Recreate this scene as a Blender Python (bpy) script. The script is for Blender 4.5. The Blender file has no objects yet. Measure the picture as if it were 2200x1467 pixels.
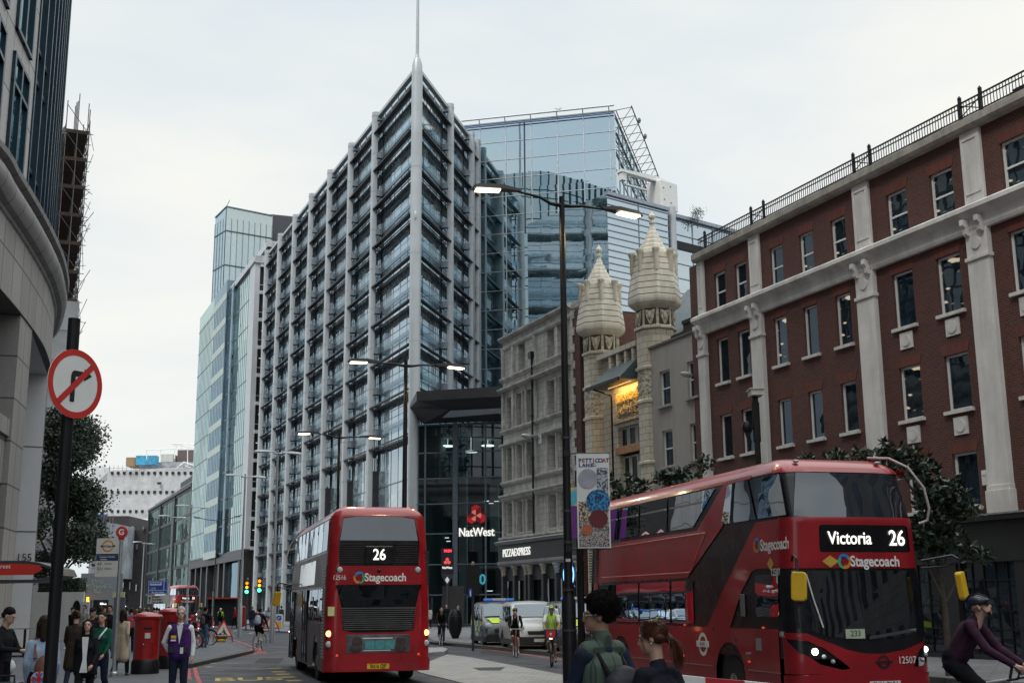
import bpy, math, random
import numpy as np
from mathutils import Vector, Matrix, Euler
from mathutils.geometry import delaunay_2d_cdt
R = math.radians
sc = bpy.context.scene
random.seed(7)
# ---------------------------------------------------------------- camera
F_, TH, RO, CZ = 2627.0, math.atan(565/2627.0), R(.46), 1.85
_c, _s, _cr, _sr = math.cos(TH), math.sin(TH), math.cos(RO), math.sin(RO)
FW = Vector((0, _c, _s)); _u0 = Vector((0, -_s, _c)); _r0 = Vector((1, 0, 0))
RT = _cr*_r0 - _sr*_u0; UP = _cr*_u0 + _sr*_r0
cam = bpy.data.cameras.new("camera"); cam_o = bpy.data.objects.new("camera", cam)
sc.collection.objects.link(cam_o); sc.camera = cam_o
cam.sensor_width = 36; cam.lens = 36*F_/2200; cam.clip_start = .1; cam.clip_end = 6000
cam.dof.use_dof = False
m = Matrix((RT, UP, -FW)).transposed().to_4x4(); m.translation = Vector((0, 0, CZ)); cam_o.matrix_world = m
sc.render.resolution_x = 1024; sc.render.resolution_y = 682
def ray(x, y): return FW + (x-1100)/F_*RT + (733.5-y)/F_*UP
def G(x, y, z=0.0):                       # ground point seen at a place of the photo
    d = ray(x, y); k = (z-CZ)/d.z; return Vector((d.x*k, d.y*k, z))
def PY(x, y, Y):                          # point at forward distance Y
    d = ray(x, y); k = Y/d.y; return Vector((d.x*k, Y, CZ+d.z*k))
# ---------------------------------------------------------------- world, sun, exposure
w = bpy.data.worlds.new("World"); sc.world = w; w.use_nodes = True
nt = w.node_tree; nt.nodes.clear()
def N(nt, t, **k):
    n = nt.nodes.new(t)
    for a, b in k.items():
        if a.startswith('i_'): n.inputs[a[2:].replace('_', ' ')].default_value = b
        else: setattr(n, a, b)
    return n
SUN_EL, SUN_AZ = 50, 215                  # azimuth clockwise from +Y
sky = N(nt, 'ShaderNodeTexSky', sky_type='NISHITA', sun_disc=False, sun_elevation=R(SUN_EL), sun_rotation=R(SUN_AZ))
tc = N(nt, 'ShaderNodeTexCoord'); mp = N(nt, 'ShaderNodeMapping'); mp.inputs['Scale'].default_value = (1, 1, 3.2)
mp.inputs['Location'].default_value = (1.7, .4, .2)
nz = N(nt, 'ShaderNodeTexNoise'); nz.inputs['Scale'].default_value = 1.6; nz.inputs['Detail'].default_value = 6; nz.inputs['Roughness'].default_value = .5
cr = N(nt, 'ShaderNodeValToRGB')
cr.color_ramp.elements[0].position = .36; cr.color_ramp.elements[0].color = (6.7, 7.6, 8.3, 1)
cr.color_ramp.elements[1].position = .64; cr.color_ramp.elements[1].color = (9.4, 9.35, 8.7, 1)
mx = N(nt, 'ShaderNodeMix', data_type='RGBA'); mx.inputs[0].default_value = .93
bg = N(nt, 'ShaderNodeBackground'); bg.inputs['Strength'].default_value = .1; out = N(nt, 'ShaderNodeOutputWorld')
L = nt.links.new
L(tc.outputs['Generated'], mp.inputs[0]); L(mp.outputs[0], nz.inputs['Vector']); L(nz.outputs['Fac'], cr.inputs[0])
L(sky.outputs[0], mx.inputs[6]); L(cr.outputs[0], mx.inputs[7])
sx_ = N(nt, 'ShaderNodeSeparateXYZ'); L(tc.outputs['Generated'], sx_.inputs[0])      # an overcast sky is brightest overhead
mr_ = N(nt, 'ShaderNodeMapRange', interpolation_type='SMOOTHSTEP'); mr_.inputs[1].default_value = .45; mr_.inputs[2].default_value = .95; mr_.inputs[3].default_value = 1.0; mr_.inputs[4].default_value = 2.6
L(sx_.outputs[2], mr_.inputs[0]); vm_ = N(nt, 'ShaderNodeVectorMath', operation='SCALE'); L(mx.outputs[2], vm_.inputs[0]); L(mr_.outputs[0], vm_.inputs['Scale']); L(vm_.outputs[0], bg.inputs[0]); L(bg.outputs[0], out.inputs[0])
sl = bpy.data.lights.new("sun", 'SUN'); sl.energy = 1.5; sl.angle = R(14); sl.color = (1, .96, .9)
so = bpy.data.objects.new("sun", sl); sc.collection.objects.link(so)
sd = Vector((math.sin(R(SUN_AZ))*math.cos(R(SUN_EL)), math.cos(R(SUN_AZ))*math.cos(R(SUN_EL)), math.sin(R(SUN_EL))))
so.rotation_euler = sd.to_track_quat('Z', 'Y').to_euler()
sc.view_settings.view_transform = 'Standard'; sc.view_settings.look = 'None'; sc.view_settings.exposure = .1; sc.view_settings.gamma = 1
sc.cycles.max_bounces = 6; sc.cycles.glossy_bounces = 4; sc.cycles.transmission_bounces = 4; sc.cycles.transparent_max_bounces = 12
sc.cycles.caustics_reflective = False; sc.cycles.caustics_refractive = False
sc.cycles.use_denoising = True
# ---------------------------------------------------------------- street frame
SD = Vector((-.389, .921, 0)); SN = Vector((.921, .389, 0))      # along the street, across it
def S(s, t, z=0.0): v = SD*s + SN*t; return Vector((v.x, v.y, z))
AZ_T = math.atan2(-.921, .389)            # facades on the right: local x runs towards the camera
# ---------------------------------------------------------------- mesh helpers
class MB:
    def __init__(s): s.V = []; s.F = []; s.I = []; s.M = None
    def add(s, vs, fs, mi=0):
        b = len(s.V)
        if s.M is not None: vs = [s.M @ Vector(v) for v in vs]
        s.V += [tuple(v) for v in vs]; s.F += [[b+i for i in f] for f in fs]; s.I += [mi]*len(fs)
        return s
    def box(s, x0, x1, y0, y1, z0, z1, mi=0):
        return s.add([(x, y, z) for z in (z0, z1) for y in (y0, y1) for x in (x0, x1)],
                     [(0, 2, 3, 1), (4, 5, 7, 6), (0, 1, 5, 4), (2, 6, 7, 3), (0, 4, 6, 2), (1, 3, 7, 5)], mi)
    def quad(s, a, b, c, d, mi=0): return s.add([a, b, c, d], [(0, 1, 2, 3)], mi)
    def prism(s, poly, a, b, ax='z', mi=0):
        n = len(poly)
        f = {'z': lambda p, h: (p[0], p[1], h), 'y': lambda p, h: (p[0], h, p[1]), 'x': lambda p, h: (h, p[0], p[1])}[ax]
        vs = [f(p, a) for p in poly] + [f(p, b) for p in poly]
        fs = [[(i+1) % n, i, i+n, (i+1) % n+n] for i in range(n)] + [list(range(n)), list(range(2*n-1, n-1, -1))]
        return s.add(vs, fs, mi)
    def cyl(s, p0, p1, r0, r1=None, n=12, mi=0, caps=True):
        r1 = r0 if r1 is None else r1
        p0 = Vector(p0); p1 = Vector(p1); d = (p1-p0)
        if d.length < 1e-9: return s
        d.normalize(); a = d.orthogonal().normalized(); b = d.cross(a)
        vs = []
        for p, r in ((p0, r0), (p1, r1)):
            for i in range(n):
                t = 2*math.pi*i/n; vs.append(p + a*(r*math.cos(t)) + b*(r*math.sin(t)))
        fs = [[i, (i+1) % n, n+(i+1) % n, n+i] for i in range(n)]
        if caps: fs += [list(range(n-1, -1, -1)), list(range(n, 2*n))]
        return s.add(vs, fs, mi)
    def tube(s, pts, r, n=8, mi=0, closed=False):
        pts = [Vector(p) for p in pts]; m_ = len(pts); rr = r if isinstance(r, (list, tuple)) else [r]*m_
        vs = []; up = None
        for i, p in enumerate(pts):
            q0 = pts[(i-1) % m_] if closed else pts[max(i-1, 0)]; q1 = pts[(i+1) % m_] if closed else pts[min(i+1, m_-1)]
            d = (q1-q0).normalized()
            if up is None: up = d.orthogonal().normalized()
            a = (up - d*up.dot(d));
            a = a.normalized() if a.length > 1e-6 else d.orthogonal().normalized()
            up = a; b = d.cross(a)
            for k in range(n):
                t = 2*math.pi*k/n; vs.append(p + a*(rr[i]*math.cos(t)) + b*(rr[i]*math.sin(t)))
        fs = []
        for i in range(m_ if closed else m_-1):
            j = (i+1) % m_
            for k in range(n): fs.append([i*n+k, i*n+(k+1) % n, j*n+(k+1) % n, j*n+k])
        if not closed: fs += [list(range(n-1, -1, -1)), list(range((m_-1)*n, m_*n))]
        return s.add(vs, fs, mi)
    def lathe(s, prof, c=(0, 0, 0), n=24, mi=0, rot=0.0, sx=1, sy=1):
        vs = []; c = Vector(c)
        for r, z in prof:
            for i in range(n):
                t = 2*math.pi*i/n+rot; vs.append((c.x+r*sx*math.cos(t), c.y+r*sy*math.sin(t), c.z+z))
        fs = []
        for j in range(len(prof)-1):
            for i in range(n): fs.append([j*n+i, j*n+(i+1) % n, (j+1)*n+(i+1) % n, (j+1)*n+i])
        fs += [list(range(n-1, -1, -1)), list(range((len(prof)-1)*n, len(prof)*n))]
        return s.add(vs, fs, mi)
    def sph(s, c, r, n=12, mi=0, mat=None):
        if not isinstance(r, (tuple, list)): r = (r, r, r)
        h = max(4, n//2); vs = []; c = Vector(c)
        q = mat or Matrix.Identity(3)
        vs.append(c + q @ Vector((0, 0, -r[2])))
        for j in range(1, h):
            a = -math.pi/2+math.pi*j/h
            for i in range(n):
                t = 2*math.pi*i/n
                vs.append(c + q @ Vector((r[0]*math.cos(a)*math.cos(t), r[1]*math.cos(a)*math.sin(t), r[2]*math.sin(a))))
        vs.append(c + q @ Vector((0, 0, r[2])))
        fs = [[0, 1+(i+1) % n, 1+i] for i in range(n)]
        for j in range(h-2):
            for i in range(n): fs.append([1+j*n+i, 1+j*n+(i+1) % n, 1+(j+1)*n+(i+1) % n, 1+(j+1)*n+i])
        e = 1+(h-1)*n; fs += [[1+(h-2)*n+i, 1+(h-2)*n+(i+1) % n, e] for i in range(n)]
        return s.add(vs, fs, mi)
    def mesh(s, name, mats, smooth=False):
        me = bpy.data.meshes.new(name); me.from_pydata(s.V, [], s.F)
        if not isinstance(mats, (list, tuple)): mats = [mats]
        for m_ in mats: me.materials.append(m_)
        if len(mats) > 1: me.polygons.foreach_set('material_index', s.I)
        if smooth:
            me.polygons.foreach_set('use_smooth', [True]*len(s.F))
            me.set_sharp_from_angle(angle=R(38 if smooth is True else smooth))
        me.update(); return me
    def build(s, name, mats, parent=None, loc=None, rot=None, smooth=False, bevel=0):
        me = s.mesh(name, mats, smooth); o = obj(name, me, parent, loc, rot)
        if bevel:
            b = o.modifiers.new('bevel', 'BEVEL'); b.width = bevel; b.segments = 2; b.limit_method = 'ANGLE'; b.angle_limit = R(40)
        return o
def obj(name, data, parent=None, loc=None, rot=None):
    o = bpy.data.objects.new(name, data); sc.collection.objects.link(o)
    if parent: o.parent = parent
    if loc is not None: o.location = loc
    if rot is not None: o.rotation_euler = rot
    return o
def tag(o, label=None, cat=None, group=None, kind=None):
    if label: o['label'] = label
    if cat: o['category'] = cat
    if group: o['group'] = group
    if kind: o['kind'] = kind
    return o
def thing(name, label, cat, loc=(0, 0, 0), rz=0.0, group=None, kind=None):
    o = obj(name, None, None, loc, (0, 0, rz)); o.empty_display_size = .2
    return tag(o, label, cat, group, kind)
def copy_tree(o, parent=None):
    c = o.copy(); sc.collection.objects.link(c)
    if parent: c.parent = parent
    for ch in [k for k in bpy.data.objects if k.parent == o]: copy_tree(ch, c)
    return c
FLAT = (R(90), 0, 0)
def text(parent, body, size, loc, mat, rot=FLAT, ext=.004, align='CENTER', bold=0.0, sx=1.0, name='lettering', sp=1.0, ital=0.0):
    cu = bpy.data.curves.new(name, 'FONT'); cu.body = body; cu.size = size; cu.extrude = ext; cu.align_x = align; cu.align_y = 'CENTER'
    cu.offset = bold; cu.space_character = sp; cu.shear = ital; cu.resolution_u = 4
    cu.materials.append(mat)
    o = obj(name, cu, parent, loc, rot); o.scale = (sx, 1, 1); return o
# ---------------------------------------------------------------- materials
MAT = {}
def base(name):
    m_ = bpy.data.materials.new(name); m_.use_nodes = True; nt = m_.node_tree; nt.nodes.clear()
    o = N(nt, 'ShaderNodeOutputMaterial'); return m_, nt, o
def coords(nt, wall=False):
    tc = N(nt, 'ShaderNodeTexCoord')
    if not wall: return tc.outputs['Object']
    sp = N(nt, 'ShaderNodeSeparateXYZ'); nt.links.new(tc.outputs['Object'], sp.inputs[0])
    a = N(nt, 'ShaderNodeMath', operation='ADD'); nt.links.new(sp.outputs[0], a.inputs[0]); nt.links.new(sp.outputs[1], a.inputs[1])
    cb = N(nt, 'ShaderNodeCombineXYZ'); nt.links.new(a.outputs[0], cb.inputs[0]); nt.links.new(sp.outputs[2], cb.inputs[1])
    return cb.outputs[0]
def sc3(c, k): return (min(1, c[0]*k), min(1, c[1]*k), min(1, c[2]*k), 1)
def mixc(nt, fac, a, b, mode='MIX'):
    n = N(nt, 'ShaderNodeMix', data_type='RGBA', blend_type=mode)
    for i, v in ((0, fac), (6, a), (7, b)):
        if isinstance(v, (int, float, tuple)): n.inputs[i].default_value = v if i == 0 or len(v) == 4 else (*v, 1)
        else: nt.links.new(v, n.inputs[i])
    return n.outputs[2]
def noise(nt, vec, scale, detail=4, rough=.55, stretch=None):
    if stretch:
        mp = N(nt, 'ShaderNodeMapping'); mp.inputs['Scale'].default_value = stretch; nt.links.new(vec, mp.inputs[0]); vec = mp.outputs[0]
    n = N(nt, 'ShaderNodeTexNoise'); n.inputs['Scale'].default_value = scale; n.inputs['Detail'].default_value = detail; n.inputs['Roughness'].default_value = rough
    nt.links.new(vec, n.inputs['Vector']); return n.outputs['Fac']
def ramp(nt, fac, stops):
    r = N(nt, 'ShaderNodeValToRGB'); e = r.color_ramp.elements
    while len(e) < len(stops): e.new(.5)
    for i, (p, c) in enumerate(stops):
        e[i].position = p; e[i].color = (*c, 1) if isinstance(c, tuple) and len(c) == 3 else (c if isinstance(c, tuple) else (c, c, c, 1))
    nt.links.new(fac, r.inputs[0]); return r.outputs[0]
def mat(name, col, rough=.6, metal=0.0, var=.18, scale=3.0, bump=0.0, bs=40.0, coat=0.0, streak=0.0, spec=.5, emit=None, es=1.0):
    if name in MAT: return MAT[name]
    m_, nt, o = base(name); v = coords(nt)
    p = N(nt, 'ShaderNodeBsdfPrincipled'); p.inputs['Metallic'].default_value = metal; p.inputs['Coat Weight'].default_value = coat
    p.inputs['Specular IOR Level'].default_value = spec; p.inputs['Coat Roughness'].default_value = .06
    n = noise(nt, v, scale, 5, .6)
    c = ramp(nt, n, [(.3, sc3(col, 1-var)), (.7, sc3(col, 1+var))])
    if streak:
        n2 = noise(nt, v, 1.0, 6, .65, (1.6, 1.6, .22)); c = mixc(nt, ramp(nt, n2, [(.42, 0.0), (.75, streak)]), c, sc3(col, .25))
    nt.links.new(c, p.inputs['Base Color'])
    rr = N(nt, 'ShaderNodeMapRange'); rr.inputs[3].default_value = max(.02, rough-.1); rr.inputs[4].default_value = min(1, rough+.12)
    nt.links.new(n, rr.inputs[0]); nt.links.new(rr.outputs[0], p.inputs['Roughness'])
    if bump:
        b = N(nt, 'ShaderNodeBump'); b.inputs['Strength'].default_value = bump; b.inputs['Distance'].default_value = .01
        nt.links.new(noise(nt, v, bs, 4, .6), b.inputs['Height']); nt.links.new(b.outputs[0], p.inputs['Normal'])
    if emit: p.inputs['Emission Color'].default_value = (*emit, 1); p.inputs['Emission Strength'].default_value = es
    nt.links.new(p.outputs[0], o.inputs[0]); MAT[name] = m_; return m_
def blocks(name, c1, c2, mortar, bw, bh, ms, rough=.8, dirt=.5, dirtcol=(.04, .035, .03), wall=True, bump=.4, off=.5, dscale=.5, bias=0.0, vstr=(.9, .18, 1)):
    if name in MAT: return MAT[name]
    m_, nt, o = base(name); v = coords(nt, wall)
    t = N(nt, 'ShaderNodeTexBrick'); t.offset = off
    t.inputs['Color1'].default_value = (*c1, 1); t.inputs['Color2'].default_value = (*c2, 1); t.inputs['Mortar'].default_value = (*mortar, 1)
    t.inputs['Scale'].default_value = 1; t.inputs['Brick Width'].default_value = bw; t.inputs['Row Height'].default_value = bh; t.inputs['Mortar Size'].default_value = ms
    t.inputs['Bias'].default_value = bias
    nt.links.new(v, t.inputs['Vector'])
    c = mixc(nt, ramp(nt, noise(nt, v, 1.2/bw, 4), [(.3, 0.0), (.75, .35)]), t.outputs['Color'], sc3(c1, .55))
    if dirt:
        n2 = noise(nt, v, dscale, 8, .68, vstr)
        c = mixc(nt, ramp(nt, n2, [(.40, 0.0), (.72, dirt)]), c, (*dirtcol, 1))
    p = N(nt, 'ShaderNodeBsdfPrincipled'); p.inputs['Roughness'].default_value = rough; nt.links.new(c, p.inputs['Base Color'])
    if bump:
        b = N(nt, 'ShaderNodeBump'); b.inputs['Strength'].default_value = bump; b.inputs['Distance'].default_value = .01; b.invert = True
        nt.links.new(t.outputs['Fac'], b.inputs['Height']); nt.links.new(b.outputs[0], p.inputs['Normal'])
    nt.links.new(p.outputs[0], o.inputs[0]); MAT[name] = m_; return m_
def glass(name, dark, tint, refl=.35, pw=1.5, ph=2.0, tilt=.012, wav=.02, lit=0.0, litcol=(1, .8, .5), var=.6, rough=.01, wall=True, blinds=0.0, fres=.28):
    """coated glazing: a dim interior behind, a tinted mirror on top; every pane sits a little out of true"""
    if name in MAT: return MAT[name]
    m_, nt, o = base(name); v = coords(nt, wall)
    mp = N(nt, 'ShaderNodeMapping'); mp.inputs['Scale'].default_value = (1/pw, 1/ph, 1); nt.links.new(v, mp.inputs[0])
    fl = N(nt, 'ShaderNodeVectorMath', operation='FLOOR'); nt.links.new(mp.outputs[0], fl.inputs[0])
    wn = N(nt, 'ShaderNodeTexWhiteNoise', noise_dimensions='3D'); nt.links.new(fl.outputs[0], wn.inputs['Vector'])
    sb = N(nt, 'ShaderNodeVectorMath', operation='SUBTRACT'); sb.inputs[1].default_value = (.5, .5, .5); nt.links.new(wn.outputs['Color'], sb.inputs[0])
    sca = N(nt, 'ShaderNodeVectorMath', operation='SCALE'); sca.inputs['Scale'].default_value = tilt*2; nt.links.new(sb.outputs[0], sca.inputs[0])
    tc2 = N(nt, 'ShaderNodeTexCoord')
    nz = N(nt, 'ShaderNodeTexNoise'); nz.inputs['Scale'].default_value = .9; nz.inputs['Detail'].default_value = 2; nt.links.new(tc2.outputs['Object'], nz.inputs['Vector'])
    s2 = N(nt, 'ShaderNodeVectorMath', operation='SUBTRACT'); s2.inputs[1].default_value = (.5, .5, .5); nt.links.new(nz.outputs['Color'], s2.inputs[0])
    s3 = N(nt, 'ShaderNodeVectorMath', operation='SCALE'); s3.inputs['Scale'].default_value = wav; nt.links.new(s2.outputs[0], s3.inputs[0])
    ge = N(nt, 'ShaderNodeNewGeometry')
    a1 = N(nt, 'ShaderNodeVectorMath', operation='ADD'); nt.links.new(ge.outputs['Normal'], a1.inputs[0]); nt.links.new(sca.outputs[0], a1.inputs[1])
    a2 = N(nt, 'ShaderNodeVectorMath', operation='ADD'); nt.links.new(a1.outputs[0], a2.inputs[0]); nt.links.new(s3.outputs[0], a2.inputs[1])
    nm = N(nt, 'ShaderNodeVectorMath', operation='NORMALIZE'); nt.links.new(a2.outputs[0], nm.inputs[0])
    dc = ramp(nt, wn.outputs['Value'], [(0, sc3(dark, 1-var)), (.6, (*dark, 1)), (1, sc3(dark, 1+var*2))])
    n3 = noise(nt, v, 1.7, 3); dc = mixc(nt, ramp(nt, n3, [(.45, 0.0), (.6, .7)]), dc, sc3(dark, .35))
    if blinds: dc = mixc(nt, ramp(nt, wn.outputs['Value'], [(1-blinds-.01, 0.0), (1-blinds, 1.0)]), dc, (.35, .36, .36, 1))
    df = N(nt, 'ShaderNodeBsdfDiffuse'); nt.links.new(dc, df.inputs[0])
    base_sh = df.outputs[0]
    if lit:
        em = N(nt, 'ShaderNodeEmission'); em.inputs[0].default_value = (*litcol, 1)
        n4 = noise(nt, v, 1.1/pw, 2, .4, (1, 3.0, 1))
        k = ramp(nt, n4, [(1-lit-.04, 0.0), (1-lit, 1.0)])
        nt.links.new(k, em.inputs[1])
        ad = N(nt, 'ShaderNodeAddShader'); nt.links.new(base_sh, ad.inputs[0]); nt.links.new(em.outputs[0], ad.inputs[1]); base_sh = ad.outputs[0]
    gl = N(nt, 'ShaderNodeBsdfGlossy'); gl.inputs[0].default_value = (*tint, 1); gl.inputs['Roughness'].default_value = rough; nt.links.new(nm.outputs[0], gl.inputs['Normal'])
    lw = N(nt, 'ShaderNodeLayerWeight'); lw.inputs[0].default_value = fres
    mr = N(nt, 'ShaderNodeMapRange'); mr.inputs[3].default_value = refl; mr.inputs[4].default_value = 1.0; nt.links.new(lw.outputs['Fresnel'], mr.inputs[0])
    ms = N(nt, 'ShaderNodeMixShader'); nt.links.new(mr.outputs[0], ms.inputs[0]); nt.links.new(base_sh, ms.inputs[1]); nt.links.new(gl.outputs[0], ms.inputs[2])
    nt.links.new(ms.outputs[0], o.inputs[0]); MAT[name] = m_; return m_
def clear_glass(name, tint, refl=.1, alpha=.6, pw=1.5, ph=2.0):
    if name in MAT: return MAT[name]
    m_, nt, o = base(name)
    tr = N(nt, 'ShaderNodeBsdfTransparent'); tr.inputs[0].default_value = (*tint, 1)
    gl = N(nt, 'ShaderNodeBsdfGlossy'); gl.inputs['Roughness'].default_value = .01
    lw = N(nt, 'ShaderNodeLayerWeight'); lw.inputs[0].default_value = .25
    mr = N(nt, 'ShaderNodeMapRange'); mr.inputs[3].default_value = refl; mr.inputs[4].default_value = 1; nt.links.new(lw.outputs['Fresnel'], mr.inputs[0])
    ms = N(nt, 'ShaderNodeMixShader'); nt.links.new(mr.outputs[0], ms.inputs[0]); nt.links.new(tr.outputs[0], ms.inputs[1]); nt.links.new(gl.outputs[0], ms.inputs[2])
    nt.links.new(ms.outputs[0], o.inputs[0]); MAT[name] = m_; return m_
def emis(name, col, s=1.0):
    if name in MAT: return MAT[name]
    m_, nt, o = base(name); e = N(nt, 'ShaderNodeEmission'); e.inputs[0].default_value = (*col, 1); e.inputs[1].default_value = s
    nt.links.new(e.outputs[0], o.inputs[0]); MAT[name] = m_; return m_
black = mat('black_paint', (.008, .008, .010), .4, var=.2, spec=.3)
dkgrey = mat('dark_grey_metal', (.05, .053, .06), .45, .3)
white = mat('white_paint', (.75, .75, .73), .5, var=.06)
offwhite = mat('off_white', (.55, .54, .5), .6, var=.1, streak=.25)
steel = mat('grey_steel', (.42, .45, .49), .42, .35, var=.1, scale=.6)
galv = mat('galvanised_steel', (.4, .42, .43), .4, .7, var=.12, scale=8)
rubber = mat('rubber', (.015, .015, .016), .75)
chrome = mat('chrome', (.6, .6, .6), .15, 1.0)
yellow = mat('yellow_paint', (.75, .45, .02), .5, var=.1)
red_sign = mat('red_reflective', (.55, .03, .02), .45, var=.06)
blue_sign = mat('blue_reflective', (.015, .07, .4), .45, var=.06)
txt_white = mat('white_lettering', (.8, .8, .78), .5, var=.03)
txt_black = mat('black_lettering', (.01, .01, .012), .5, var=.03)
lit_white = emis('lit_white', (1, .97, .9), 1.6)
lamp_warm = emis('lamp_warm', (1, .78, .45), 9)
# wall with rectangular openings, in the facade's frame (x right, y into the building, z up)
def wall_open(mb, x0, x1, z0, z1, ops, y=0.0, dep=.22, mi=0):
    xs = sorted({x0, x1, *[min(max(a, x0), x1) for o in ops for a in (o[0], o[1])]}); zs = sorted({z0, z1, *[min(max(a, z0), z1) for o in ops for a in (o[2], o[3])]})
    for i in range(len(xs)-1):
        for j in range(len(zs)-1):
            cx = (xs[i]+xs[i+1])/2; cz = (zs[j]+zs[j+1])/2
            if any(o[0] < cx < o[1] and o[2] < cz < o[3] for o in ops): continue
            mb.quad((xs[i], y, zs[j]), (xs[i+1], y, zs[j]), (xs[i+1], y, zs[j+1]), (xs[i], y, zs[j+1]), mi)
    for a, b, c, d in ops:
        e = y+dep
        mb.quad((a, y, c), (a, e, c), (a, e, d), (a, y, d), mi); mb.quad((b, e, c), (b, y, c), (b, y, d), (b, e, d), mi)
        mb.quad((a, y, c), (b, y, c), (b, e, c), (a, e, c), mi); mb.quad((a, e, d), (b, e, d), (b, y, d), (a, y, d), mi)
_wc = {}
def window(parent, x0, x1, z0, z1, fm, pm, y=.2, fw=.07, sash=True, sill=None, sillm=None, mull=0, lab=None, bars=0):
    w_ = round(x1-x0, 2); h_ = round(z1-z0, 2); k = (w_, h_, fm.name, fw, sash, mull, bars)
    if k not in _wc:
        m1 = MB(); m1.box(0, fw, -.04, .05, 0, h_); m1.box(w_-fw, w_, -.04, .05, 0, h_); m1.box(fw, w_-fw, -.04, .05, 0, fw); m1.box(fw, w_-fw, -.04, .05, h_-fw, h_)
        if sash: m1.box(fw, w_-fw, -.03, .04, h_/2-.03, h_/2+.03)
        for i in range(mull): xx = w_*(i+1)/(mull+1); m1.box(xx-.03, xx+.03, -.03, .04, fw, h_-fw)
        for i in range(bars): zz = h_*(i+1)/(bars+1); m1.box(fw, w_-fw, -.02, .04, zz-.02, zz+.02)
        m2 = MB(); m2.box(.02, w_-.02, 0.0, .02, .02, h_-.02)
        _wc[k] = (m1.mesh('window', fm), m2.mesh('pane', pm))
    f = obj('window', _wc[k][0], parent, (x0, y, z0))
    pm_ = _wc[k][1]
    if pm_.materials[0] != pm: pm_ = pm_.copy(); pm_.materials[0] = pm
    obj('pane', pm_, f, (0, .012, 0))
    if sill:
        ks = ('sill', w_, sill)
        if ks not in _wc: s_ = MB(); s_.box(-.1, w_+.1, -sill, .1, -.11, 0); _wc[ks] = s_.mesh('sill', sillm or fm)
        obj('sill', _wc[ks], f, (0, -y, 0))
    return f
# ================================================================ ground
def asphalt(name, c, wet=0.0):
    m_, nt, o = base(name); v = coords(nt)
    col = ramp(nt, noise(nt, v, .35, 6, .6), [(.3, sc3(c, .72)), (.7, sc3(c, 1.3))])
    col = mixc(nt, ramp(nt, noise(nt, v, 60, 2, .7), [(.45, 0.0), (.8, .6)]), col, sc3(c, 2.2))
    # darker patches and seams of old repairs
    vo = N(nt, 'ShaderNodeTexVoronoi', feature='DISTANCE_TO_EDGE'); vo.inputs['Scale'].default_value = .16; nt.links.new(v, vo.inputs['Vector'])
    col = mixc(nt, ramp(nt, vo.outputs['Distance'], [(0, .7), (.012, 0.0)]), col, sc3(c, .4))
    p = N(nt, 'ShaderNodeBsdfPrincipled'); nt.links.new(col, p.inputs['Base Color'])
    nt.links.new(ramp(nt, noise(nt, v, .6, 4), [(.3, .5), (.7, .82)]), p.inputs['Roughness'])
    b = N(nt, 'ShaderNodeBump'); b.inputs['Strength'].default_value = .5; b.inputs['Distance'].default_value = .006
    nt.links.new(noise(nt, v, 90, 3), b.inputs['Height']); nt.links.new(b.outputs[0], p.inputs['Normal']); nt.links.new(p.outputs[0], o.inputs[0]); return m_
def paving(name, c, bw, bh, rot, mort=.35, ms=.012, wearc=.5):
    m_, nt, o = base(name); v = coords(nt)
    mp = N(nt, 'ShaderNodeMapping'); mp.inputs['Rotation'].default_value = (0, 0, rot); nt.links.new(v, mp.inputs[0])
    t = N(nt, 'ShaderNodeTexBrick'); t.inputs['Scale'].default_value = 1; t.inputs['Brick Width'].default_value = bw; t.inputs['Row Height'].default_value = bh; t.inputs['Mortar Size'].default_value = ms
    t.inputs['Color1'].default_value = sc3(c, .85); t.inputs['Color2'].default_value = sc3(c, 1.15); t.inputs['Mortar'].default_value = sc3(c, mort); nt.links.new(mp.outputs[0], t.inputs['Vector'])
    col = mixc(nt, ramp(nt, noise(nt, v, .7, 8, .7), [(.42, 0.0), (.7, wearc)]), t.outputs['Color'], sc3(c, .45))
    col = mixc(nt, ramp(nt, noise(nt, v, 9, 3, .7), [(.62, 0.0), (.68, .35)]), col, sc3(c, .35))
    p = N(nt, 'ShaderNodeBsdfPrincipled'); p.inputs['Roughness'].default_value = .72; nt.links.new(col, p.inputs['Base Color'])
    b = N(nt, 'ShaderNodeBump'); b.invert = True; b.inputs['Strength'].default_value = .5; b.inputs['Distance'].default_value = .006
    nt.links.new(t.outputs['Fac'], b.inputs['Height']); nt.links.new(b.outputs[0], p.inputs['Normal']); nt.links.new(p.outputs[0], o.inputs[0]); return m_
road_m = asphalt('asphalt', (.034, .036, .045))
slab_m = paving('grey_slab_paving', (.10, .108, .125), .75, .45, R(23))
slab2_m = paving('pale_slab_paving', (.21, .21, .22), .9, .6, R(23))
sett_m = paving('pale_sett_paving', (.33, .33, .325), .34, .16, R(5), mort=.5, ms=.010, wearc=.35)
kerb_m = blocks('granite_kerb', (.09, .09, .095), (.12, .12, .12), (.03, .03, .03), .9, 5, .012, dirt=.4, wall=False)
kerbl_m = mat('pale_kerb', (.3, .3, .3), .7, var=.2)
def sheet(name, pts, z, m_, kind='structure', thick=0):
    mb = MB()
    if thick: mb.prism([(p[0], p[1]) for p in pts], z-thick, z)
    else: mb.add([(p[0], p[1], z) for p in pts], [list(range(len(pts)))])
    o = mb.build(name, m_); return tag(o, kind=kind)
mb = MB(); mb.quad((-1500, -400, 0), (1500, -400, 0), (1500, 3000, 0), (-1500, 3000, 0)); tag(mb.build('ground', road_m), kind='structure')
gz = .125
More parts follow.
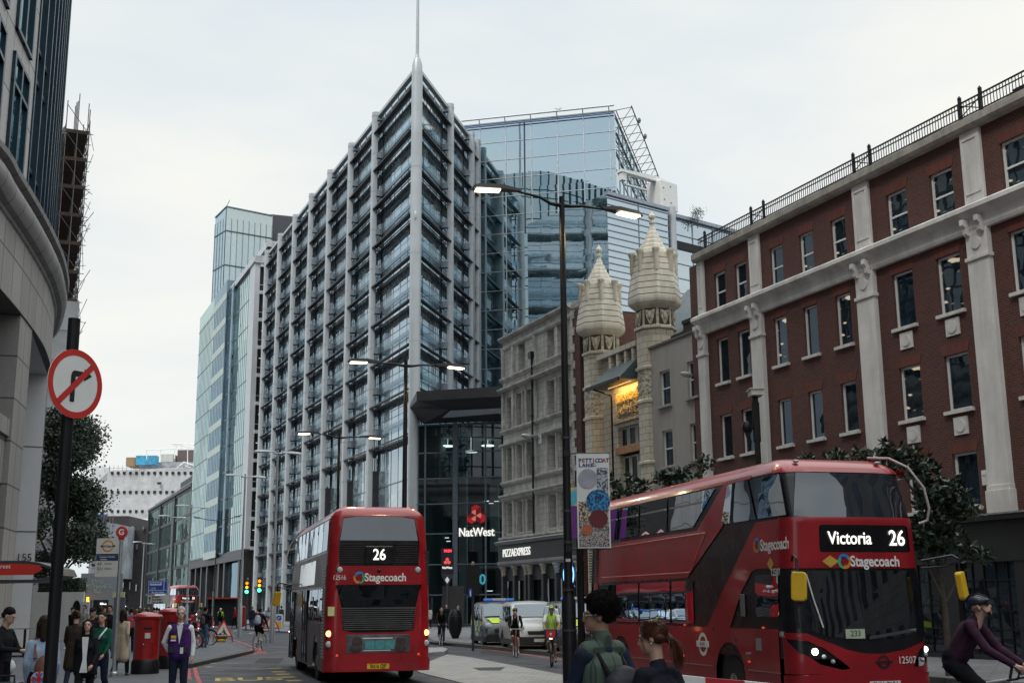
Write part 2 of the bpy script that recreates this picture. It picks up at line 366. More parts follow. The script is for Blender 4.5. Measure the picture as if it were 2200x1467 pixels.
# left pavement; its kerb steps out to a corner and runs on up the street
lp = [S(-60, 4.3), G(400, 1467), G(403, 1436), G(545, 1403), G(490, 1377)+Vector((0, 0, 0)), S(84, 12.2), S(110, 11.0), S(330, 10), S(330, -60), S(-60, -40)]
sheet('pavement_left', lp, gz, slab_m, thick=gz)
def kerb(pts, wid=.3, z=gz+.004, name='kerb', m_=None, h=.16):
    mb = MB()
    for a, b in zip(pts[:-1], pts[1:]):
        a = Vector((a[0], a[1], 0)); b = Vector((b[0], b[1], 0)); d = (b-a).normalized(); n = Vector((-d.y, d.x, 0))*wid
        mb.prism([(a.x, a.y), (b.x, b.y), (b.x+n.x, b.y+n.y), (a.x+n.x, a.y+n.y)], z-h, z)
    return tag(mb.build(name, m_ or kerb_m), kind='structure')
kerb(lp[:8])
# right pavement
rp = [S(-60, 21.0), S(36, 20.4), S(46, 20.2), S(58, 20.0), S(66, 22.5), S(80, 24.0), S(100, 25.5), S(330, 25), S(330, 90), S(-60, 90)]
sheet('pavement_right', rp, gz, slab2_m, thick=gz); kerb([rp[i] for i in range(7, -1, -1)])
# service strip kerb: the raised dark edge in front of the parked vans
ki = [G(1250, 1416), G(1215, 1412), G(1100, 1400), G(960, 1386), G(930, 1382)]
kb = MB()
for a, b in zip(ki[:-1], ki[1:]):
    d = (b-a).normalized(); n = Vector((d.y, -d.x, 0))*.7
    kb.prism([(a.x, a.y), (b.x, b.y), (b.x+n.x, b.y+n.y), (a.x+n.x, a.y+n.y)], -.01, .14)
tag(kb.build('traffic_island_kerb', kerb_m), kind='structure')
# central paved island in pale setts, with its kerbed nose
isl = [G(885, 1436), G(960, 1406), G(1010, 1412), G(1220, 1452), G(1330, 1476)+Vector((0, 0, 0)), G(1330, 1560), G(1180, 1530), G(1000, 1469), G(905, 1446)]
sheet('central_island_paving', isl, .02, sett_m, thick=.03)
nose = [G(840, 1408), G(870, 1399), G(950, 1396), G(962, 1400), G(955, 1406), G(880, 1412)]
sheet('central_island_nose', [(p[0], p[1]) for p in nose], .13, kerbl_m, thick=.13)
far_i = [G(515, 1352), G(560, 1356), G(640, 1361), G(700, 1363), G(700, 1350), G(640, 1347), G(530, 1345)]
sheet('crossing_island', far_i, gz, slab2_m, thick=gz)
sheet('drain_cover', [G(1015, 1435), G(1085, 1434), G(1075, 1441), G(1030, 1441)], .026, mat('cast_iron', (.05, .05, .055), .6, .5))
# painted markings, 4 mm sheets
pink = mat('red_route_paint', (.42, .10, .11), .8, var=.35, scale=2.5)
roadw = mat('white_road_paint', (.42, .42, .41), .8, var=.35, scale=3)
roady = mat('yellow_road_paint', (.55, .42, .12), .8, var=.35, scale=3)
def strip(mb, pts, wid):
    for a, b in zip(pts[:-1], pts[1:]):
        a = Vector((a[0], a[1], 0)); b = Vector((b[0], b[1], 0)); d = (b-a).normalized(); n = Vector((-d.y, d.x, 0))*wid/2
        mb.add([(*(a-n).xy, 0), (*(b-n).xy, 0), (*(b+n).xy, 0), (*(a+n).xy, 0)], [(0, 1, 2, 3)])
mb = MB(); strip(mb, [G(410, 1480), G(408, 1467), G(405, 1448), G(404, 1434)], .12); strip(mb, [G(432, 1480), G(429, 1467), G(422, 1448), G(418, 1433)], .12)
strip(mb, [G(420, 1431), G(470, 1418), G(520, 1408), G(560, 1401)], .22); strip(mb, [G(572, 1403), G(520, 1389), G(490, 1374), G(470, 1365)], .2)
strip(mb, [G(570, 1398), G(530, 1384), G(500, 1373)], .12)
tag(mb.build('red_route_lines', pink, loc=(0, 0, .004)), kind='structure')
mb = MB(); strip(mb, [G(1330, 1437), G(1215, 1418), G(1100, 1401), G(990, 1388), G(920, 1381)], .16); tag(mb.build('red_route_lines', pink, loc=(0, 0, .004)), kind='structure')
mb = MB()
for a, b in (((440, 1425), (465, 1424)), ((470, 1414), (500, 1412)), ((442, 1432), (455, 1431)), ((560, 1340), (590, 1340)), ((500, 1355), (520, 1352)), ((535, 1360), (545, 1358)), ((570, 1370), (590, 1370)), ((500, 1366), (520, 1366)), ((700, 1370), (720, 1371)), ((450, 1335), (470, 1336)), ((480, 1338), (500, 1339))): strip(mb, [G(*a), G(*b)], .25)
strip(mb, [G(430, 1441), G(480, 1440)], .08); strip(mb, [G(540, 1437), G(600, 1434)], .08)
tag(mb.build('white_road_marks', roadw, loc=(0, 0, .004)), kind='structure')
mb = MB()
for a in ((597, 1434.5), (605, 1442), (615, 1447.5), (626, 1453.5), (638, 1461), (652, 1470)):
    p = G(*a); strip(mb, [p-SN*.28, p+SN*.1], .5)
tag(mb.build('yellow_bus_stop_dashes', roady, loc=(0, 0, .004)), kind='structure')
def ground_text(body, p, size, stretch, rz, m_):
    cu = bpy.data.curves.new('road_lettering', 'FONT'); cu.body = body; cu.size = size; cu.align_x = 'LEFT'; cu.offset = .012*size; cu.materials.append(m_)
    o = obj('road_lettering', cu, None, (p.x, p.y, .006), (0, 0, rz)); o.scale = (1, stretch, 1); return tag(o, kind='structure')
ground_text('BUS', G(456, 1463), 1.05, 2.0, R(13), roady)
ground_text('STOP', G(480, 1485), 1.05, 1.9, R(13), roady)

patch_m = mat('asphalt_repair', (.022, .023, .028), .8, var=.3, scale=4, bump=.4)
mb = MB(); mb.add([tuple(G(560, 1412).xy)+(0,), tuple(G(610, 1413).xy)+(0,), tuple(G(600, 1425).xy)+(0,), tuple(G(545, 1424).xy)+(0,)], [(0, 1, 2, 3)]); mb.add([tuple(G(1040, 1396).xy)+(0,), tuple(G(1120, 1404).xy)+(0,), tuple(G(1105, 1411).xy)+(0,), tuple(G(1030, 1402).xy)+(0,)], [(0, 1, 2, 3)])
tag(mb.build('road_repair_patches', patch_m, loc=(0, 0, .003)), kind='structure')
for px, py in ((640, 1385), (590, 1392), (520, 1430), (1150, 1425), (470, 1450)):
    p = G(px, py); mb = MB(); mb.cyl((0, 0, 0), (0, 0, .006), .32, n=24); o = mb.build('manhole_cover', mat('cast_iron', (.05, .05, .055), .6, .5), loc=(p.x, p.y, 0)); tag(o, kind='structure')
# ================================================================ right-hand terrace, in the frame of the brick facade
BR = Vector((7.95, 52.8, 0))
brick_m = blocks('red_brick', (.128, .040, .029), (.072, .026, .020), (.15, .10, .08), .225, .075, .009, dirt=.35, dirtcol=(.03, .012, .01), dscale=.35)
stucco = mat('painted_stucco', (.74, .72, .68), .75, var=.12, scale=.9, streak=.42, bump=.2)
sashglass = glass('sash_glass', (.014, .022, .03), (.7, .8, .9), .07, 1.0, 1.7, .03, .05, lit=0, var=.7, fres=.13)
litglass = glass('sash_glass_lit', (.02, .028, .034), (.7, .8, .9), .07, 1.0, 1.7, .03, .05, lit=.38, litcol=(.5, .42, .3), fres=.13)
wf = mat('sash_paint', (.78, .78, .76), .45, var=.06)
bb = thing('brick_building', 'long red brick building with cream pilasters and a black roof railing', 'building', BR, AZ_T)
XR = 46.0
# bay centres repeat beyond the frame so the street is closed in
rows = [(14.0, 15.68), (10.9, 12.8), (7.75, 9.55), (4.7, 6.4)]
cols = [(2.0, 2.85), (3.6, 4.43), (6.15, 7.0), (8.1, 8.95), (10.05, 10.9), (13.18, 14.2), (15.34, 16.4), (18.5, 19.5), (20.7, 21.7)]
k = 24.4
while k < XR-3: cols += [(k, k+1.0), (k+2.3, k+3.3)]; k += 5.6
ops = [(a, b, c, d) for a, b in cols for c, d in rows]
mb = MB(); wall_open(mb, .0, XR, 4.35, 16.5, ops, 0, .2)
mb.quad((0, 14, 0), (0, 0, 0), (0, 0, 16.5), (0, 14, 16.5)); mb.quad((XR, 0, 0), (XR, 14, 0), (XR, 14, 16.5), (XR, 0, 16.5))
mb.quad((0, 0, 16.5), (XR, 0, 16.5), (XR, 14, 16.5), (0, 14, 16.5)); mb.quad((XR, 14, 0), (0, 14, 0), (0, 14, 16.5), (XR, 14, 16.5))
mb.build('wall', brick_m, bb)
for i, (a, b) in enumerate(cols):
    for j, (c, d) in enumerate(rows):
        if a > 22: continue
        f = window(bb, a, b, c, d, wf, litglass if (i, j) in ((4, 0), (5, 0), (6, 0), (3, 0), (7, 0), (2, 1), (6, 1), (5, 2), (4, 1)) else sashglass, y=.14, sash=(j == 0 and i < 9), sill=.12 if j else .03, sillm=stucco)
for i, (a, b) in enumerate(cols):
    if a > 22:
        mbx = MB(); [mbx.box(a, b, .16, .18, c, d) for c, d in rows]; mbx.build('window', sashglass, bb)
pil = [(.75, 1.3), (4.8, 5.56), (11.48, 12.4), (16.93, 17.82), (22.7, 23.6)] + [(23.6+5.6*i+4.4, 23.6+5.6*i+5.2) for i in range(4)]
for a, b in pil:
    m1 = MB(); m1.box(a, b, -.2, .0, 4.35, 13.2); m1.box(a-.05, b+.05, -.26, -.0, 12.25, 12.37); m1.box(a-.05, b+.05, -.27, -.0, 4.35, 5.1); m1.box(a-.02, b+.02, -.23, -.0, 5.1, 5.25)
    mm = (a+b)/2; m1.cyl((mm, -.24, 12.78), (mm, -.2, 12.78), .2, n=20)
    m1.box(a+.03, b-.03, -.12, .0, 14.05, 16.5)
    for (xa, xb, za, zb) in ((a+.12, b-.12, 16.2, 16.25), (a+.12, b-.12, 14.4, 14.45), (a+.12, a+.17, 14.45, 16.2), (b-.17, b-.12, 14.45, 16.2)): m1.box(xa, xb, -.15, -.12, za, zb)
    for sx in (a+.02, b-.26):                                      # scrolled brackets
        m1.prism([(-.2, 13.3), (-.2, 13.08), (-.28, 13.05), (-.34, 13.12), (-.36, 13.3), (-.46, 13.4), (-.46, 13.58), (-.2, 13.58)], sx+.03, sx+.19, 'x')
    m1.build('pilaster', stucco, bb, bevel=.012)
m1 = MB(); m1.prism([(0, 13.2), (-.16, 13.2), (-.2, 13.3), (-.2, 13.6), (-.38, 13.72), (-.5, 13.8), (-.5, 13.93), (-.35, 14.03), (0, 14.03)], .75, XR, 'x'); m1.build('cornice', stucco, bb)
m1 = MB(); m1.prism([(0, 16.5), (-.25, 16.52), (-.32, 16.62), (-.32, 16.86), (-.1, 16.95), (.4, 16.95), (.4, 16.5)], .7, XR, 'x'); m1.build('parapet', mat('weathered_coping', (.42, .39, .34), .85, var=.25, scale=2, streak=.6), bb)
for a, b in cols[5:8]:
    for z in (10.42, 7.24):
        m1 = MB(); mm = (a+b)/2; m1.box(mm-.3, mm+.3, -.05, 0, z-.28, z+.28); m1.cyl((mm, -.08, z), (mm, -.05, z), .2, n=20); m1.build('roundel_plaque', stucco, bb)
# flat brick arches over the windows
arch_m = (blocks('arch_brick', (.2, .05, .03), (.13, .03, .02), (.12, .06, .05), .075, .4, .008, dirt=.3))
for a, b, c, d in ops:
    if a < 22: m1 = MB(); m1.prism([(a-.02, d), (b+.02, d), (b+.14, d+.32), (a-.14, d+.32)], -.015, -.001, 'y'); m1.build('brick_arch', arch_m, bb)
# roof railing
m1 = MB(); m1.box(.8, XR, -.02, .02, 17.55, 17.6); m1.box(.8, XR, -.02, .02, 17.05, 17.09); m1.box(.8, XR, -.02, .02, 17.4, 17.43)
x = .9
while x < 24: m1.box(x-.01, x+.01, -.01, .01, 17.09, 17.55); x += .13
for a in (5.0, 5.9, 11.6, 12.5, 17.0, 17.9, 22.7, 1.4):
    m1.box(a-.045, a+.045, -.045, .045, 16.95, 17.7); m1.lathe([(.06, 17.7), (.07, 17.76), (.02, 17.84)], (a, 0, 0), 8)
for a in (5.0, 11.6, 17.0): m1.cyl((a, 0, 17.1), (a+.9, 0, 17.5), .02, n=5); m1.cyl((a, 0, 17.5), (a+.9, 0, 17.1), .02, n=5)
for x_, n_ in ((7.2, 2), (9.0, 3), (14, 4), (18.5, 5), (20, 5)):
    for q_ in range(n_): m1.box(x_+q_*.02, x_+1.6, .25+q_*.1, .28+q_*.1, 17.0+q_*.12, 17.05+q_*.12)
m1.build('roof_railing', black, bb)
# ground floor: black shopfront
shopb = mat('black_shopfront', (.012, .013, .016), .45, var=.3)
m1 = MB(); m1.box(.3, XR, -.25, .1, 3.0, 4.2); m1.box(.2, XR, -.55, .0, 4.2, 4.35)
x = .3
while x < XR: m1.box(x, x+.5, -.2, .1, 0, 3.0); x += 2.9
m1.build('shopfront', shopb, bb)
m1 = MB(); m1.box(.2, XR, -.6, -.5, 4.35, 4.4); m1.build('shopfront_edge', mat('lead_grey', (.2, .21, .24), .5), bb)
shopglass = glass('shop_glass', (.012, .018, .025), (.8, .85, .9), .06, .48, .75, .02, .04, lit=.06, litcol=(.12, .12, .1))
m1 = MB(); m1.box(.3, XR, .02, .05, .0, 3.0); m1.build('shop_window', shopglass, bb)
m1 = MB()
x = .8
while x < 24:
    for q_ in range(5): m1.box(x+q_*.48-.02, x+q_*.48+.02, -.02, .02, .3, 3.0)
    for q_ in range(4): m1.box(x, x+2.4, -.02, .02, .3+q_*.72-.02, .3+q_*.72+.02)
    x += 2.9
m1.build('shop_window_bars', black, bb)
m1 = MB(); m1.box(16.62, 16.84, -.1, 0, 5.3, 5.75); m1.box(16.66, 16.8, -.12, -.1, 5.6, 5.68); m1.build('alarm_box', white, bb)
# ---------------- beige rendered house
beige = mat('beige_render', (.40, .37, .33), .85, var=.07, scale=.7, streak=.25, bump=.15)
bh = thing('rendered_house', 'narrow plain beige rendered house between the towers and the brick building', 'building', BR, AZ_T)
wb = [(-3.16, -2.2, 10.7, 12.33), (-.7, .26, 10.7, 12.33), (-3.1, -2.15, 7.9, 9.56), (-.65, .28, 7.9, 9.55), (-3.1, -2.15, 5.0, 6.6), (-.65, .28, 5.0, 6.6)]
m1 = MB(); wall_open(m1, -4.36, .73, 0, 13.55, wb, .1, .22); m1.box(-4.36, .7, .35, 10, 13.3, 13.5)
m1.quad((.73, .1, 0), (.73, 10, 0), (.73, 10, 13.55), (.73, .1, 13.55)); m1.quad((-4.36, 10, 0), (-4.36, .1, 0), (-4.36, .1, 13.55), (-4.36, 10, 13.55)); m1.build('wall', beige, bh)
m1 = MB(); m1.box(-4.4, .72, .02, .42, 13.55, 13.66); m1.build('coping', mat('dark_coping', (.12, .11, .1), .8), bh)
for a, b, c, d in wb: window(bh, a, b, c, d, wf, sashglass, y=.26, sash=True, sill=.05, sillm=beige)
# slate roofed gable and chimney behind the house
sl_m = blocks('purple_slate', (.075, .06, .07), (.05, .045, .055), (.02, .02, .02), .34, .22, .015, dirt=.3, rough=.5)
gr = thing('slate_roof_house', 'steep purple slate roof with pale ridge tiles rising behind the beige house', 'building', BR, AZ_T)
m1 = MB(); m1.prism([(-3.4, 13.2), (2.6, 13.2), (2.3, 14.5), (-.1, 18.4), (-2.6, 14.3)], 2.6, 2.9, 'y'); m1.prism([(-3.4, 13.2), (2.6, 13.2), (2.3, 14.4), (-.1, 18.2), (-2.6, 14.2)], 2.9, 9, 'y'); m1.box(-3.4, 2.6, 2.7, 9, 3, 13.2); m1.build('roof', sl_m, gr)
m1 = MB(); m1.prism([(-.3, 18.5), (.1, 18.5), (2.75, 14.4), (2.4, 14.4)], 2.45, 2.62, 'y'); m1.prism([(.1, 18.5), (-.3, 18.5), (-2.9, 14.4), (-2.6, 14.4)], 2.45, 2.62, 'y'); m1.build('ridge_tiles', offwhite, gr)
dbrick = blocks('sooty_brick', (.06, .045, .035), (.04, .03, .025), (.03, .025, .02), .225, .075, .01, dirt=.3)
ch = thing('brick_chimney', 'low sooty brick chimney stack above the beige house parapet', 'chimney', BR, AZ_T)
m1 = MB(); m1.box(-2.2, 1.0, .9, 1.9, 12.5, 14.45); m1.box(-2.25, 1.05, .85, 1.95, 14.45, 14.62); m1.box(-3.2, -2.2, .8, 1.8, 12.5, 14.1); m1.build('stack', dbrick, ch)
# ---------------- terracotta institute with two turrets
fa1, fa2 = (.72, .66, .53), (.64, .57, .44)
faience = blocks('cream_faience', fa1, fa2, (.12, .08, .05), .62, .31, .012, rough=.42, dirt=.45, dirtcol=(.16, .10, .05), dscale=.6)
faience_s = mat('faience_trim', (.72, .66, .54), .42, var=.15, scale=2, streak=.5)
relief_m = mat('carved_terracotta', (.46, .40, .30), .6, var=.5, scale=7, bump=1.0, bs=9)
INS = thing('institute_building', 'cream terracotta institute with two domed octagonal turrets and a slated hood', 'building', BR, AZ_T)
slate_g = blocks('green_slate', (.10, .13, .14), (.06, .09, .10), (.025, .03, .03), .3, .16, .012, dirt=.35, rough=.45)
m1 = MB()
gops = [(-7.85, -5.45, 9.35, 10.35), (-7.7, -5.45, 5.6, 9.0)]
wall_open(m1, -9.8, -5.0, 0, 12.4, gops, .35, .3); m1.box(-9.4, -5.2, .0, .35, 14.0, 14.25); m1.box(-9.6, -5.2, .36, 4, 12.4, 14.2)
for x_ in (-8.0, -7.2, -6.35, -5.6): m1.box(x_-.1, x_+.1, .05, .36, 13.2, 14.0)
m1.box(-11.2, -4.4, 1.4, 12, 0, 13.2); m1.build('wall', faience, INS)
m1 = MB(); m1.prism([(-8.3, 12.45), (-5.3, 12.45), (-5.3, 13.5), (-8.0, 13.5)], .3, .34, 'y')
m1.add([(-8.6, -.95, 12.35), (-5.2, -.95, 12.35), (-5.2, .3, 13.6), (-8.1, .3, 13.6), (-8.6, .3, 12.35), (-5.2, .3, 12.35)], [(0, 1, 2, 3), (0, 3, 4), (1, 5, 2), (0, 4, 5, 1)])
m1.add([(-8.9, 1.5, 14.2), (-3.9, 1.5, 14.2), (-3.9, 5, 18), (-8.4, 5, 18)], [(0, 1, 2, 3)]); m1.build('roof', slate_g, INS)
m1 = MB(); m1.box(-8.65, -5.15, -1.02, -.93, 12.24, 12.4); m1.cyl((-8.25, -.8, 12.3), (-8.0, .1, 12.0), .05, n=6); m1.cyl((-8.0, .1, 12.0), (-8.0, .1, 6), .05, n=6); m1.build('gutter', black, INS)
# carved frieze with the gilded name under the hood
def relief(mb, x0, x1, z0, z1, y, n, seed=1, am=.05):
    rr = random.Random(seed)
    for _ in range(n):
        a = rr.uniform(x0, x1); z = rr.uniform(z0, z1); r_ = rr.uniform(.04, .1)
        mb.sph((a, y, z), (r_, am, r_*rr.uniform(.6, 1.6)), 6)
m1 = MB(); relief(m1, -7.9, -5.5, 10.75, 12.0, .33, 160, 3, .05); m1.box(-8.2, -5.35, .2, .35, 10.55, 10.7); m1.build('frieze', relief_m, INS)
gold = mat('gilded_lettering_glow', (.75, .45, .08), .35, .6, emit=(1, .5, .08), es=.35)  # glow of the hood lamp put into the gold letters as emission
text(INS, 'BISHOPSGATE', .44, (-6.65, .24, 11.72), gold, ext=.03, bold=.012, sx=.82); text(INS, 'INSTITUTE', .42, (-6.65, .24, 11.05), relief_m, ext=.03, bold=.012, sx=.9)
al = bpy.data.lights.new('hood_lamp', 'AREA'); al.energy = 42; al.color = (1, .58, .16); al.shape = 'RECTANGLE'; al.size = 2.4; al.size_y = .08; obj('hood_lamp', al, INS, (-6.7, -.12, 12.3), (R(28), 0, 0))
lamp_strip = MB(); lamp_strip.box(-7.9, -5.5, -.13, -.11, 12.3, 12.32); lamp_strip.build('hood_light', emis('hood_warm', (1, .6, .18), 1.5), INS)
for a, b in ((-7.85, -7.15), (-7.05, -6.3), (-6.2, -5.5)): window(INS, a, b, 9.38, 10.32, offwhite, sashglass, y=.55, sash=False, mull=0)
for a, b in ((-7.65, -7.0), (-6.9, -6.2), (-6.1, -5.5)): window(INS, a, b, 5.7, 8.9, faience_s, sashglass, y=.55, sash=False, bars=1)
m1 = MB(); m1.box(-7.9, -5.4, .2, .36, 9.0, 9.35); m1.build('string_course', mat('orange_terracotta', (.42, .22, .10), .6, var=.3, scale=6, bump=.8, bs=12), INS)
def turret(cx, top, s=.95):
    # octagonal shaft, panelled lantern, swelling stepped dome with colonnettes, conical cap, finial
    cy = .75; n = 8; ro = R(22.5); D = top-20.1
    m1 = MB(); m1.lathe([(s, 0), (s, 14.95+D-.9)], (cx, cy, 0), n, rot=ro); m1.lathe([(s, 14.0+D), (s, 15.3+D)], (cx, cy, 0), n, rot=ro)
    for z in (8.2, 11.08, 12.66, 14.28+D): m1.lathe([(s+.01, z-.05), (s+.1, z), (s+.1, z+.1), (s+.01, z+.16)], (cx, cy, 0), n, rot=ro)
    m1.build('turret_shaft', faience, INS)
    m1 = MB(); prof = [(s, 15.26+D), (s*1.1, 15.32+D), (s*1.26, 15.42+D), (s*1.37, 15.54+D), (s*1.40, 15.66+D), (s*1.40, 15.8+D), (s*1.37, 15.9+D)]; z = 15.9+D
    for i in range(7): r2 = s*(1.36-.048*i-.0015*i*i); prof += [(r2+.02, z), (r2-.015, z+.27)]; z += .31; prof += [(r2-.05, z-.03)]
    zc = z; rr = s*.80; prof += [(rr, z+.02)]
    for i in range(6): prof += [(rr, z+.03), (rr-.04, z+.2)]; z += .23; rr -= .115*s; 
    prof += [(.12, z+.02), (.1, z+.18), (.16, z+.22), (.16, z+.28), (.08, z+.32), (.07, z+.4), (.17, z+.5), (.18, z+.6), (.09, z+.72), (.05, z+.8), (.02, z+.86)]
    m1.lathe(prof, (cx, cy, 0), n, rot=ro); m1.build('turret_dome', faience_s, INS)
    m2 = MB()
    for k in range(7): m2.lathe([(s*(1.375-.048*k-.0015*k*k)+.012, 15.9+D+k*.31-.035), (s*(1.375-.048*k-.0015*k*k)+.012, 15.9+D+k*.31)], (cx, cy, 0), n, rot=ro)
    m2.build('turret_joints', mat('joint_soot', (.10, .075, .05), .8), INS)
    for i in range(8):
        t = i*math.pi/4+ro; px, py = cx+1.12*s*math.cos(t), cy+1.12*s*math.sin(t)
        m2 = MB(); m2.lathe([(.10, -1.0), (.12, -.95), (.105, -.2), (.13, -.14), (.17, -.04), (.20, .02), (.20, .1), (.1, .14)], (px, py, zc-.02), 8); m2.build('colonnette', faience_s, INS, smooth=True)
    for i in range(8):
        m2 = MB(); m3 = MB()
        t = i*math.pi/4; ap = s*math.cos(ro); c_ = Vector((cx+ap*math.cos(t), cy+ap*math.sin(t), 14.84+D))
        m3.M = Matrix.Translation(c_) @ Matrix.Rotation(t+math.pi/2, 4, 'Z'); m2.M = m3.M
        m3.box(-.28, .28, -.012, .05, -.4, .4)
        m2.prism([(-.24, .34), (-.21, .1), (-.16, -.1), (-.05, -.36), (.05, -.36), (.16, -.1), (.21, .1), (.24, .34), (0, .27)], -.06, -.012, 'y')
        m2.sph((0, -.07, .02), (.1, .07, .22), 8); m2.sph((-.16, -.06, .2), (.05, .05, .1), 6); m2.sph((.16, -.06, .2), (.05, .05, .1), 6)
        m3.build('turret_panel_recess', mat('recess_dark', (.07, .05, .035), .9), INS)  # plain dark backing plate behind the ornament
        m2.build('turret_panel_ornament', relief_m, INS, smooth=True)
    for i in range(8):
        m2 = MB(); t = i*math.pi/4; ap = s*math.cos(ro)+.01
        m2.M = Matrix.Translation((cx+ap*math.cos(t), cy+ap*math.sin(t), 0)) @ Matrix.Rotation(t+math.pi/2, 4, 'Z')
        relief(m2, -.33, .33, 11.25, 12.6, 0, 26, 11+i, .03)
        m2.build('turret_carved_band', relief_m, INS, smooth=True)
turret(-10.25, 20.3, .92)
turret(-4.5, 20.42, .93)
# ---------------- weathered stone corner building with the restaurant below
stone = blocks('weathered_stone', (.70, .68, .63), (.62, .60, .55), (.2, .19, .18), .9, .32, .01, dirt=.6, dirtcol=(.05, .047, .045), dscale=.8, vstr=(2.2, .35, 1))
stone_t = mat('weathered_stone_trim', (.56, .54, .50), .85, var=.3, scale=1.5, streak=.5)
ST = thing('stone_corner_building', 'sooty pale stone building of four floors above a dark restaurant front', 'building', BR, AZ_T)
grp = [(-21.3, -20.55), (-19.7, -18.95), (-18.35, -17.6), (-15.35, -14.45), (-13.95, -13.15)]
grp0 = [(-19.55, -18.5), (-15.45, -14.45), (-14.05, -13.3)]
P = [(a, b, 15.25, 16.9) for a, b in grp0] + [(a, b, c, d) for a, b in grp for c, d in ((12.0, 13.95), (8.9, 10.92), (5.9, 7.67))]
m1 = MB(); wall_open(m1, -21.9, -12.25, 5.2, 17.7, P, .0, .5); m1.quad((-21.9, 12, 0), (-21.9, 0, 0), (-21.9, 0, 17.7), (-21.9, 12, 17.7)); m1.box(-21.85, -11.3, .1, .4, 17.4, 17.75); m1.quad((-21.9, .1, 17.3), (-11.3, .1, 17.3), (-11.3, 12, 17.3), (-21.9, 12, 17.3)); m1.build('wall', stone, ST)
m1 = MB()
for z, p_ in ((17.55, .28), (16.95, .12), (15.05, .2), (14.4, .34), (12.0-.12, .18), (11.05, .25), (8.8, .16), (8.02, .3), (7.86, .2), (5.55, .3)):
    m1.prism([(0, z-.1), (-p_*.6, z-.06), (-p_, z+.04), (-p_, z+.14), (-p_*.3, z+.18), (0, z+.2)], -22.05, -12.2, 'x')
for a in (-21.85, -20.3, -17.1, -12.9):
    for c, d in ((5.7, 7.8), (8.9, 11.0), (11.95, 14.3), (15.1, 16.9)): m1.box(a-.0, a+.24, -.14, .0, c, d)
for a in (-20.4, -19.85, -18.9, -18.4, -17.5, -15.5, -14.3, -13.2):
    for c, d in ((5.7, 7.7), (8.9, 10.95), (11.95, 14.0)): m1.box(a, a+.12, -.09, .0, c, d); m1.box(a-.04, a+.16, -.12, 0, d-.12, d)
m1.build('mouldings', stone_t, ST)
for a, b, c, d in P: window(ST, a, b, c, d, wf, sashglass, y=.42, sash=True, sill=.06, sillm=stone_t)
m1 = MB(); m1.quad((-12.25, 0, 0), (-11.25, 0, 0), (-11.25, 0, 17.2), (-12.25, 0, 17.2)); m1.quad((-11.25, 0, 0), (-11.25, 12, 0), (-11.25, 12, 17.2), (-11.25, 0, 17.2)); m1.build('brick_end_strip', brick_m, ST)
m1 = MB()
for i in range(26): z = 5.3+i*.46; m1.box(-12.27, -12.25+(.42 if i % 2 else .2), -.05, .05, z, z+.44)
m1.build('quoins', stone, ST)
m1 = MB(); m1.cyl((-17.1, -.2, 15.6), (-17.1, -.2, 5.6), .06, n=8); m1.box(-17.3, -16.9, -.35, -.05, 15.6, 15.95)
for z in (14, 12.2, 9.8, 7.6): m1.cyl((-17.1, -.2, z), (-17.1, -.2, z+.12), .085, n=8)
m1.build('drainpipe', black, ST)
m1 = MB(); m1.box(-21.95, -11.3, -.35, .0, 4.3, 5.2); m1.build('fascia', mat('dark_fascia', (.02, .022, .028), .5), ST)
m1 = MB(); m1.prism([(0, 5.2), (-.5, 5.25), (-.62, 5.4), (-.3, 5.5), (0, 5.55)], -22.0, -11.25, 'x'); m1.prism([(0, 4.0), (-.3, 4.02), (-.4, 4.15), (-.4, 4.3), (0, 4.3)], -22.0, -11.25, 'x'); m1.build('cornice', mat('grey_painted_cornice', (.3, .31, .33), .6, streak=.4), ST)
text(ST, 'PIZZAEXPRESS', .62, (-19.2, -.37, 4.75), emis('sign_soft', (1, 1, .95), .8), ext=.02, bold=.004, sx=1.0)
m1 = MB()
for a in (-21.6, -19.9, -18.3, -17.75, -15.9, -14.2, -12.6, -11.6): m1.box(a-.13, a+.13, -.25, 0, 0, 3.5)
m1.box(-21.9, -11.3, -.05, .1, 0, .7); m1.box(-21.9, -11.3, -.05, .1, 3.2, 4.0); m1.build('shopfront', mat('grey_black_paint', (.035, .037, .042), .5), ST)
m1 = MB()
for a in (-21.6, -19.9, -18.3, -17.75, -15.9, -14.2, -12.6, -11.6): m1.lathe([(.12, 3.45), (.15, 3.5), (.14, 3.6), (.2, 3.85), (.28, 3.95), (.28, 4.02)], (a, -.14, 0), 8)
m1.build('capital', stone_t, ST)
m1 = MB(); m1.box(-21.9, -11.3, .1, .14, .0, 4.0); m1.build('shop_window', shopglass, ST)
m1 = MB(); m1.tube([(-12.9+.6*math.cos(t*math.pi/12), -.1, 3.35+.6*math.sin(t*math.pi/12)) for t in range(24)], .03, 6, closed=True); m1.build('neon_ring', emis('neon_blue', (.2, .5, 1), 3), ST)
m1 = MB(); m1.box(-20.0, -19.0, -.28, -.26, 1.9, 2.0); m1.build('neon_strip', emis('neon_green', (.05, 1, .5), 2), ST)
